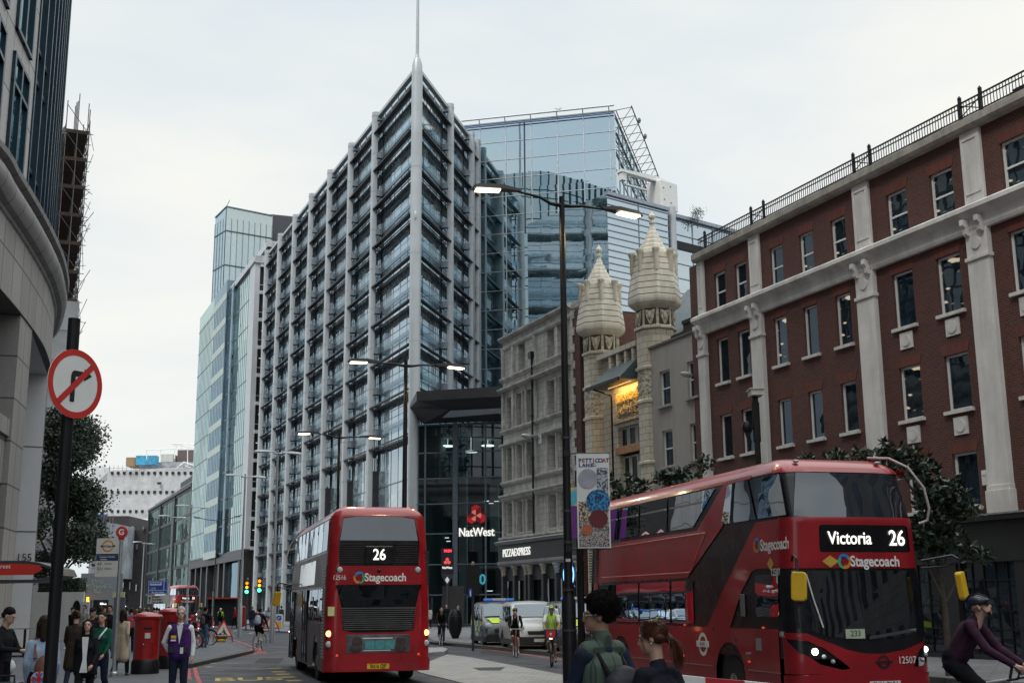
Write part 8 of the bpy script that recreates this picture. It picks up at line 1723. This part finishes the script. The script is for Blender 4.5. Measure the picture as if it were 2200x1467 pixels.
# ================================================================ bicycles and riders
frame_w = mat('frame_white', (.5, .5, .5), .3); frame_r = mat('frame_red', (.35, .02, .02), .3); frame_k = mat('frame_black', (.015, .015, .017), .3)
def bike(label, loc, rz, fm, drop=True, hire=False, steer=0.0, group=None):
    T = thing('bicycle', label, 'bicycle', loc, rz, group); r = .335          # front towards -y, length along y
    for y in (-.52, .50):
        m1 = MB(); m1.tube([(0, y+r*math.cos(t*math.pi/16), r+.0+r*math.sin(t*math.pi/16)) for t in range(32)], .016 if not hire else .024, 8, closed=True); w_ = m1.build('wheel', rubber, T, smooth=True)
        m1 = MB(); m1.tube([(0, y+(r-.025)*math.cos(t*math.pi/12), r+(r-.025)*math.sin(t*math.pi/12)) for t in range(24)], .009, 5, closed=True)
        for q in range(16): a = q*math.pi/8; m1.cyl((0, y, r), (0, y+(r-.02)*math.cos(a), r+(r-.02)*math.sin(a)), .0018, n=3)
        m1.cyl((-.04, y, r), (.04, y, r), .02, n=8); m1.build('rim', galv, w_)
        if hire: m1 = MB(); m1.tube([(0, y+(r+.04)*math.cos(R(t)), r+(r+.04)*math.sin(R(t))) for t in range(10, 175, 15)], .03, 5); m1.build('mudguard', frame_k, T)
    bb_, st, hd_, hd2 = Vector((0, .08, .28)), Vector((0, .22, .80)), Vector((0, -.36, .84)), Vector((0, -.40, .70))
    m1 = MB(); tr = .017 if not hire else .03
    m1.cyl(bb_, st, tr, n=8); m1.cyl(bb_, hd2, tr*1.15, n=8)
    if not hire: m1.cyl(st-Vector((0, .01, .06)), hd_, tr, n=8)
    m1.cyl(hd_, hd2, tr*1.2, n=8)
    for s_ in (-.05, .05): m1.cyl((s_, .50, r), (0, .09, .29), .010, n=6); m1.cyl((s_, .50, r), (0, .2, .74), .009, n=6); m1.cyl((s_*.9, -.52, r), (s_*.5, -.41, .68), .012, n=6)
    m1.build('frame', fm, T, smooth=True)
    m1 = MB(); m1.cyl((0, .215, .78), (0, .235, .94), .014, n=6); m1.sph((0, .26, .96), (.07, .13, .025), 10); m1.build('saddle', frame_k, T)
    m1 = MB(); hz = 1.0 if not hire else 1.06
    m1.cyl((0, -.36, .84), (0, -.40, hz), .016, n=6)
    if drop: m1.tube([(-.21, -.38, hz-.16), (-.21, -.50, hz-.14), (-.21, -.53, hz-.05), (-.21, -.46, hz), (-.2, -.42, hz), (.2, -.42, hz), (.21, -.46, hz), (.21, -.53, hz-.05), (.21, -.50, hz-.14), (.21, -.38, hz-.16)], .014, 6)
    else: m1.tube([(-.3, -.30, hz+.02), (-.15, -.40, hz), (.15, -.40, hz), (.3, -.30, hz+.02)], .014, 6)
    m1.build('handlebar', frame_w if drop and fm is frame_r else frame_k, T, smooth=True)
    m1 = MB(); m1.cyl((-.07, .08, .28), (.07, .08, .28), .018, n=6); m1.lathe([(.09, -.004), (.09, .004)], (0, 0, 0), 16) if 0 else None; m1.tube([(.05, .08+.09*math.cos(t*.524), .28+.09*math.sin(t*.524)) for t in range(12)], .006, 4, closed=True); m1.cyl((.08, .08, .28), (.08, .0, .14), .01, n=5); m1.cyl((-.08, .08, .28), (-.08, .16, .42), .01, n=5); m1.box(.07, .15, -.05, .05, .125, .145); m1.box(-.15, -.07, .11, .21, .41, .43); m1.build('crank', galv, T)
    if hire:
        m1 = MB(); m1.prism([(-.16, .84), (.16, .84), (.2, 1.12), (-.2, 1.12)], -.62, -.42, 'y'); b_ = m1.build('front_carrier', frame_k, T, bevel=.02); m1 = MB(); m1.prism([(-.12, .86), (.12, .86), (.15, 1.08), (-.15, 1.08)], -.64, -.62, 'y'); m1.build('red_panel', red_sign, b_); m1 = MB(); m1.M = Matrix.Translation((0, -.645, .98)) @ Matrix.Rotation(R(90), 4, 'X'); m1.lathe([(.035, 0), (.035, .004)], (0, 0, 0), 16); m1.build('white_ring', txt_white, b_); m1 = MB(); m1.box(-.05, .05, -.65, -.64, .82, .86); m1.build('lamp', lit_white, b_)
    return T
def helmet(T, J, m_, vb, stripes=None):
    hd = J['hd']; h_ = fuse('helmet', m_, [('e', hd(0, .02, .075), (.098, .132, .08)), ('c', hd(-.04, -.09, .05), hd(.04, -.09, .05), .03, .03), ('e', hd(0, .10, .05), (.07, .05, .05))], max(vb, .012), T)
    m1 = MB()
    for x in (-.055, -.02, .02, .055): m1.tube([hd(x, -.10, .085), hd(x*.9, -.03, .145), hd(x*.9, .06, .148), hd(x, .13, .10)], .010, 5)
    m1.build('helmet_vents', stripes or black, h_); m1 = MB(); m1.tube([hd(-.08, .0, .03), hd(-.05, -.05, -.10), hd(.05, -.05, -.10), hd(.08, 0, .03)], .005, 4); m1.build('helmet_strap', black, h_)
RIDE = dict(legs=[((-.01, -.36, -.22), (-.02, -.18, -.56)), ((.01, -.28, -.34), (.02, -.12, -.76))])
def rider(label, loc, rz, h, top, leg, skin, reach, lean, extra, lod=1, **kw):
    # hips over the saddle, hands on the bars
    k = h/1.75; L2 = Euler((R(lean), 0, 0)).to_matrix(); hip = Vector((0, .24, 1.02))/k
    sh0 = hip + L2 @ Vector((.2, 0, .46)); hand = Vector((.2, reach[0], reach[1]))/k; d = hand-sh0; el = d*.5+Vector((.05, .03, -.05))
    arms = [((-el.x+0, el.y, el.z), (-d.x, d.y, d.z)), ((el.x, el.y, el.z), (d.x, d.y, d.z))]
    hz = hip.z-.03; P1 = Vector((-.11, .16, .50))/k; P2 = Vector((.11, .0, .22))/k; hy = hip.y
    legs = [((-.01, -.34, -.26), (-.02, P1.y-hy, P1.z-hz)), ((.01, -.30, -.34), (.02, P2.y-hy, P2.z-hz))]
    return person(label, loc, rz, h, skin, kw.get('hair', 'brown'), 'none' if kw.get('helm', True) else 'short', top, leg, 'ride', lod, arms=arms, legs=legs, lean=lean, extra=extra, shorts=kw.get('shorts', False), sleeves=kw.get('sleeves', True), pitch=kw.get('pitch', -lean*.9), yaw=kw.get('yaw', 0), shoe=kw.get('shoe', shoe_b), seat=tuple(hip), coat=0)
# right foreground rider
g = PY(2094, 1400, 14.4); RZ = R(54); loc = Vector((g.x+.0, 14.4, .15))
bike('white framed racing bicycle under the helmeted rider at the right edge', loc, RZ, frame_w)
jersey = cloth('plum_jersey', (.05, .022, .04), .4, 6)
def r1x(T, J, vb):
    helmet(T, J, mat('helmet_navy', (.012, .018, .035), .3, coat=.5), .011, black); hd = J['hd']; m1 = MB()
    for s_ in (-1, 1): m1.sph(hd(s_*.034, -.088, .01), (.032, .014, .018), 8)
    m1.tube([hd(-.08, .0, .02), hd(-.06, -.07, .015), hd(.06, -.07, .015), hd(.08, 0, .02)], .006, 4); m1.build('sunglasses', black, T)
    fuse('beard', HR['brown'], [('e', hd(0, -.05, -.075), (.05, .045, .035))], .012, T)
    m1 = MB(); q = J['t'](.145, -.08, .26); m1.box(q.x, q.x+.02, q.y-.05, q.y+.05, q.z-.05, q.z+.04); m1.build('chest_card', mat('card_pink', (.6, .35, .38), .5), T)
rider('helmeted cyclist in a dark plum jersey riding at the right edge', loc, RZ, 1.86, jersey, c_black, 'fair', (-.47, 1.0), 31, r1x, 2, shorts=True, hair='brown', yaw=8)
# three riders coming along the far lane
def riders(px, py, rzb, frame, lb_b, lb_r, h, top, leg, skin, extra, **kw):
    g = G(px, py); l_ = Vector((g.x, g.y+.4, 0)); bike(lb_b, l_, rzb, frame, kw.pop('drop', True), kw.pop('hire', False)); rider(lb_r, l_, rzb, h, top, leg, skin, kw.pop('reach', (-.44, 1.0)), kw.pop('lean', 24), extra, **kw)
riders(947, 1387, R(10), frame_k, 'thin dark bicycle ridden past the far kerb by a bareheaded man', 'bareheaded cyclist in a black jacket near the round bin', 1.78, c_black, c_black, 'fair', None, helm=False, hair='brown')
riders(1107, 1412, R(5), frame_r, 'red and white road bicycle before the white van', 'cyclist in black with black helmet and shorts before the white van', 1.74, c_black, c_black, 'fair', lambda T, J, vb: (helmet(T, J, frame_k, .014), bag(T, J, vb, c_black, c_white)), shorts=True, shoe=shoe_w, lean=30)
hv = cloth('hi_vis', (.45, .75, .06), .1, 8)
def hvx(T, J, vb):
    helmet(T, J, mat('helmet_lime', (.5, .65, .15), .4), .014, black); t = J['t']
    P = [('c', t(-.06, 0, .02), t(-.07, 0, .36), .14, .135), ('c', t(.06, 0, .02), t(.07, 0, .36), .14, .135), ('c', t(-.12, 0, .46), t(.12, 0, .46), .075, .075)]; v = fuse('hi_vis_vest', hv, P, .016, T)
    m1 = MB(); gm = mat('reflective_grey', (.28, .29, .30), .5)
    for s_ in (-1, 1): m1.tube([t(s_*.12, -.09, .48), t(s_*.10, -.155, .3), t(s_*.09, -.15, .04)], .022, 5)
    m1.tube([t(-.15, -.10, .12), t(0, -.16, .12), t(.15, -.10, .12)], .024, 5); m1.build('reflective_band', gm, v)
    m1 = MB(); 
    for s_ in (-1, 1): m1.sph(J['hd'](s_*.034, -.088, .01), (.03, .012, .016), 8)
    m1.build('sunglasses', black, T)
riders(1187, 1432, R(-4), frame_k, 'heavy hire bicycle with a red front panel', 'cyclist in lime hi-vis vest, white tee shirt and lime helmet on a hire bicycle', 1.80, c_white, cloth('grey_shorts', (.06, .065, .07)), 'mid', hvx, hire=True, drop=False, shorts=True, sleeves=False, reach=(-.32, 1.08), lean=10)
# rider going away, pale backpack
riders(553, 1398, R(172), frame_w, 'pale bicycle ridden away up the street', 'cyclist in black shorts with a pale grey backpack riding away', 1.76, c_black, c_black, 'mid', lambda T, J, vb: (bag(T, J, vb, mat('pack_pale', (.36, .40, .48), .6, var=.25, scale=6), c_black), fuse('hair', HR['black'], [('e', J['hd'](0, .03, .05), (.085, .1, .09))], .016, T)), shorts=True, shoe=shoe_w, lean=14)
riders(470, 1352, R(185), frame_k, 'far bicycle ridden by the high visibility rider', 'far cyclist in lime and black jacket riding away', 1.75, hv, c_black, 'fair', lambda T, J, vb: (bag(T, J, vb, c_black, c_black), helmet(T, J, white, .02)), lod=0)
# hire bicycles parked on the build-out
for i, (px, py, rz) in enumerate(((395, 1392, 78), (412, 1389, 70), (428, 1385, 84))):
    g = G(px, py, .12); bike(('nearest hire bicycle parked by the staff man', 'middle parked hire bicycle', 'furthest parked hire bicycle by the orange cone')[i], (g.x, g.y, .12), R(rz), frame_r if i else frame_k, False, True, group='hire bicycles parked on the pavement')
# ================================================================ trees and hedge
def leafmat(name, c, rough=.55):
    if name in MAT: return MAT[name]
    m_, nt, o = base(name); oi = N(nt, 'ShaderNodeNewGeometry'); p = N(nt, 'ShaderNodeBsdfPrincipled'); p.inputs['Roughness'].default_value = rough
    nt.links.new(ramp(nt, oi.outputs['Random Per Island'], [(0, sc3(c, .45)), (.6, (*c, 1)), (1, sc3(c, 1.9))]), p.inputs['Base Color']); nt.links.new(p.outputs[0], o.inputs[0]); MAT[name] = m_; return m_
bark = mat('bark', (.06, .05, .04), .9, var=.4, scale=12, bump=1)
def tree(name, label, loc, H, blobs, n, lsize, lm, seed=1, trunk_r=.14, longleaf=False, group=None, clump=9):
    T = thing(name, label, 'tree', loc, 0, group); rr = random.Random(seed); m1 = MB()
    base_ = Vector((0, 0, 0)); top = Vector((0, 0, H)); m1.tube([base_, Vector((.05, .03, H*.4)), Vector((-.03, .05, H*.7)), top], [trunk_r, trunk_r*.8, trunk_r*.5, trunk_r*.2], 8)
    for (c, r) in blobs:
        c = Vector(c); st = Vector((0, 0, min(H*.8, c.z*.6))); m1.tube([st, st.lerp(c, .5)+Vector((0, 0, .1)), c], [trunk_r*.45, trunk_r*.3, trunk_r*.12], 5)
        for q in range(7):
            d = Vector((rr.gauss(0, 1), rr.gauss(0, 1), rr.gauss(0, .8))).normalized(); m1.tube([c, c+Vector((d.x*r[0], d.y*r[1], d.z*r[2]))*.9], [trunk_r*.12, trunk_r*.04], 4)
    m1.build('trunk', bark, T, smooth=True)
    V = []; Fc = []; tot = sum(r[0]*r[1]*r[2] for _, r in blobs)
    for (c, r) in blobs:
        nc = max(6, int(n/clump*(r[0]*r[1]*r[2])/tot)); c = Vector(c)
        for _ in range(nc):
            d = Vector((rr.gauss(0, 1), rr.gauss(0, 1), rr.gauss(0, 1))).normalized()*(rr.random()**.45)*rr.uniform(.8, 1.12); cc_ = c+Vector((d.x*r[0], d.y*r[1], d.z*r[2]))
            for _l in range(clump):
                if longleaf:
                    ax = Vector((rr.gauss(0, 1), rr.gauss(0, 1), rr.gauss(.7, .6))).normalized(); p0 = cc_; s_ = ax.orthogonal().normalized(); s_ = Matrix.Rotation(rr.uniform(0, 6.28), 3, ax) @ s_; L_ = lsize*rr.uniform(.7, 1.2); w_ = L_*.2
                    q = [p0+ax*.02, p0+ax*L_*.5+s_*w_, p0+ax*L_, p0+ax*L_*.5-s_*w_]
                else:
                    p0 = cc_+Vector((rr.gauss(0, 1), rr.gauss(0, 1), rr.gauss(0, .7)))*lsize*1.7; ax = Vector((rr.gauss(0, 1), rr.gauss(0, 1), rr.gauss(0, 1))).normalized(); s_ = ax.orthogonal().normalized(); L_ = lsize*rr.uniform(.6, 1.2)
                    q = [p0-ax*L_*.5, p0+s_*L_*.38, p0+ax*L_*.5, p0-s_*L_*.38]
                b = len(V); V += [tuple(v_) for v_ in q]; Fc.append((b, b+1, b+2, b+3))
    me = bpy.data.meshes.new('crown'); me.from_pydata(V, [], Fc); me.materials.append(lm); obj('crown', me, T); return T
g1 = leafmat('leaf_dark', (.018, .035, .018)); g2 = leafmat('leaf_magnolia', (.022, .04, .022), .32)
p = PY(112, 1300, 73); rr = random.Random(4); bl = []
for k in range(20): z = rr.uniform(3.8, 13.2); w_ = 2.1*(1-((z-6.5)/8.2)**2)**.5 if abs(z-6.5) < 8 else .5; a = rr.uniform(0, 6.28); bl.append(((w_*math.cos(a)*.75, w_*math.sin(a)*.75, z), (1.25, 1.25, .95)))
bl += [((1.7, 0, 5.2), (1.0, .9, .5)), ((2.0, -.2, 6.6), (.8, .8, .45)), ((1.2, 0, 9.0), (1, .9, .7)), ((.2, 0, 13.4), (.7, .7, .7))]
tree('street_tree', 'dark leafy tree between the stone office and the white wrapped building', (p.x, 73, 0), 12, bl, 34000, .19, g1, 3, .2)
def magnolia(px, py, Y, blobs, lb, seed, n=3200):
    q = PY(px, py, Y); bl = [((bx, by, q.z+bz), r) for bx, by, bz, r in blobs]; tree('magnolia_tree', lb, (q.x, Y, 0), q.z, bl, n, .21, g2, seed, .09, True, 'evergreen trees behind the big bus', 8)
magnolia(1350, 1040, 36, [(0, 0, -.3, (.8, .6, .45)), (-.5, 0, -.0, (.35, .35, .3)), (.3, 0, .0, (.4, .4, .35)), (.1, 0, -1.2, (.9, .7, .8))], 'small glossy evergreen tree just right of the market banner', 1, 1500)
magnolia(1460, 1020, 37, [(0, 0, -.1, (.75, .6, .4)), (.75, 0, .25, (.45, .4, .3)), (-.4, 0, -.2, (.5, .4, .35)), (.1, 0, -1.0, (.8, .7, .7))], 'glossy evergreen tree above the middle of the big bus roof', 2, 1500)
magnolia(1800, 990, 33, [(-.3, 0, -.1, (.8, .6, .35)), (.5, 0, .1, (.6, .5, .35)), (1.0, 0, -.2, (.5, .5, .3)), (.1, 0, -1.2, (1.1, .8, .8))], 'glossy evergreen tree behind the front of the big bus roof', 3, 1900)
magnolia(2010, 1090, 30, [(-.9, 0, 1.2, (.7, .5, .45)), (-.3, 0, .9, (.6, .5, .4)), (.1, 0, .3, (.7, .6, .5)), (-.1, 0, -.3, (.6, .6, .5)), (.6, 0, -.1, (.6, .5, .35)), (.2, 0, -1.0, (.7, .6, .45)), (-.6, 0, -.9, (.6, .5, .6)), (.9, 0, -1.2, (.4, .4, .3)), (-.2, 0, -1.9, (.5, .5, .5))][:8], 'large glossy evergreen tree right of the big bus upper deck', 4, 3400)
# hedge on the hoarding
q0, q1 = PY(88, 1242, 69), PY(174, 1272, 69); rr = random.Random(8); V = []; Fc = []
m1 = MB(); m1.box(q0.x+.1, q1.x-.1, 68.9, 70, q1.z+.05, q0.z-.1); m1.build('hedge_core', mat('hedge_core', (.01, .018, .01), .9), HD)
for _ in range(9000):
    c_ = Vector((rr.uniform(q0.x, q1.x), rr.uniform(68.7, 70.1), rr.uniform(q1.z, q0.z))); 
    if rr.random() < .6: c_.y = 68.75+rr.gauss(0, .04)
    ax = Vector((rr.gauss(0, 1), rr.gauss(0, 1), rr.gauss(0, 1))).normalized(); s_ = ax.orthogonal().normalized(); b = len(V); L_ = .09
    V += [tuple(c_-ax*L_*.5), tuple(c_+s_*L_*.4), tuple(c_+ax*L_*.5), tuple(c_-s_*L_*.4)]; Fc.append((b, b+1, b+2, b+3))
me = bpy.data.meshes.new('foliage'); me.from_pydata(V, [], Fc); me.materials.append(g1); obj('foliage', me, HD)
# rooftop shrub on the louvred block
q = PY(1498, 470, 118); tree('rooftop_shrub', 'small feathery shrub on the roof edge of the louvred block', (q.x, 118, q.z-1), 1.2, [((0, 0, 1.5), (.6, .6, .6)), ((-.2, 0, 1.0), (.5, .5, .4))], 500, .16, g1, 6, .05)
# ================================================================ every lettering becomes a real mesh
for o in [o for o in bpy.data.objects if o.type == 'FONT']:
    me = bpy.data.meshes.new_from_object(o); n_ = obj(o.name.split('.')[0], me, o.parent, o.location, o.rotation_euler); n_.scale = o.scale
    for k_ in o.keys():
        if k_ in ('kind', 'label', 'category'): n_[k_] = o[k_]
    for ch in list(o.children): ch.parent = n_
    bpy.data.objects.remove(o)
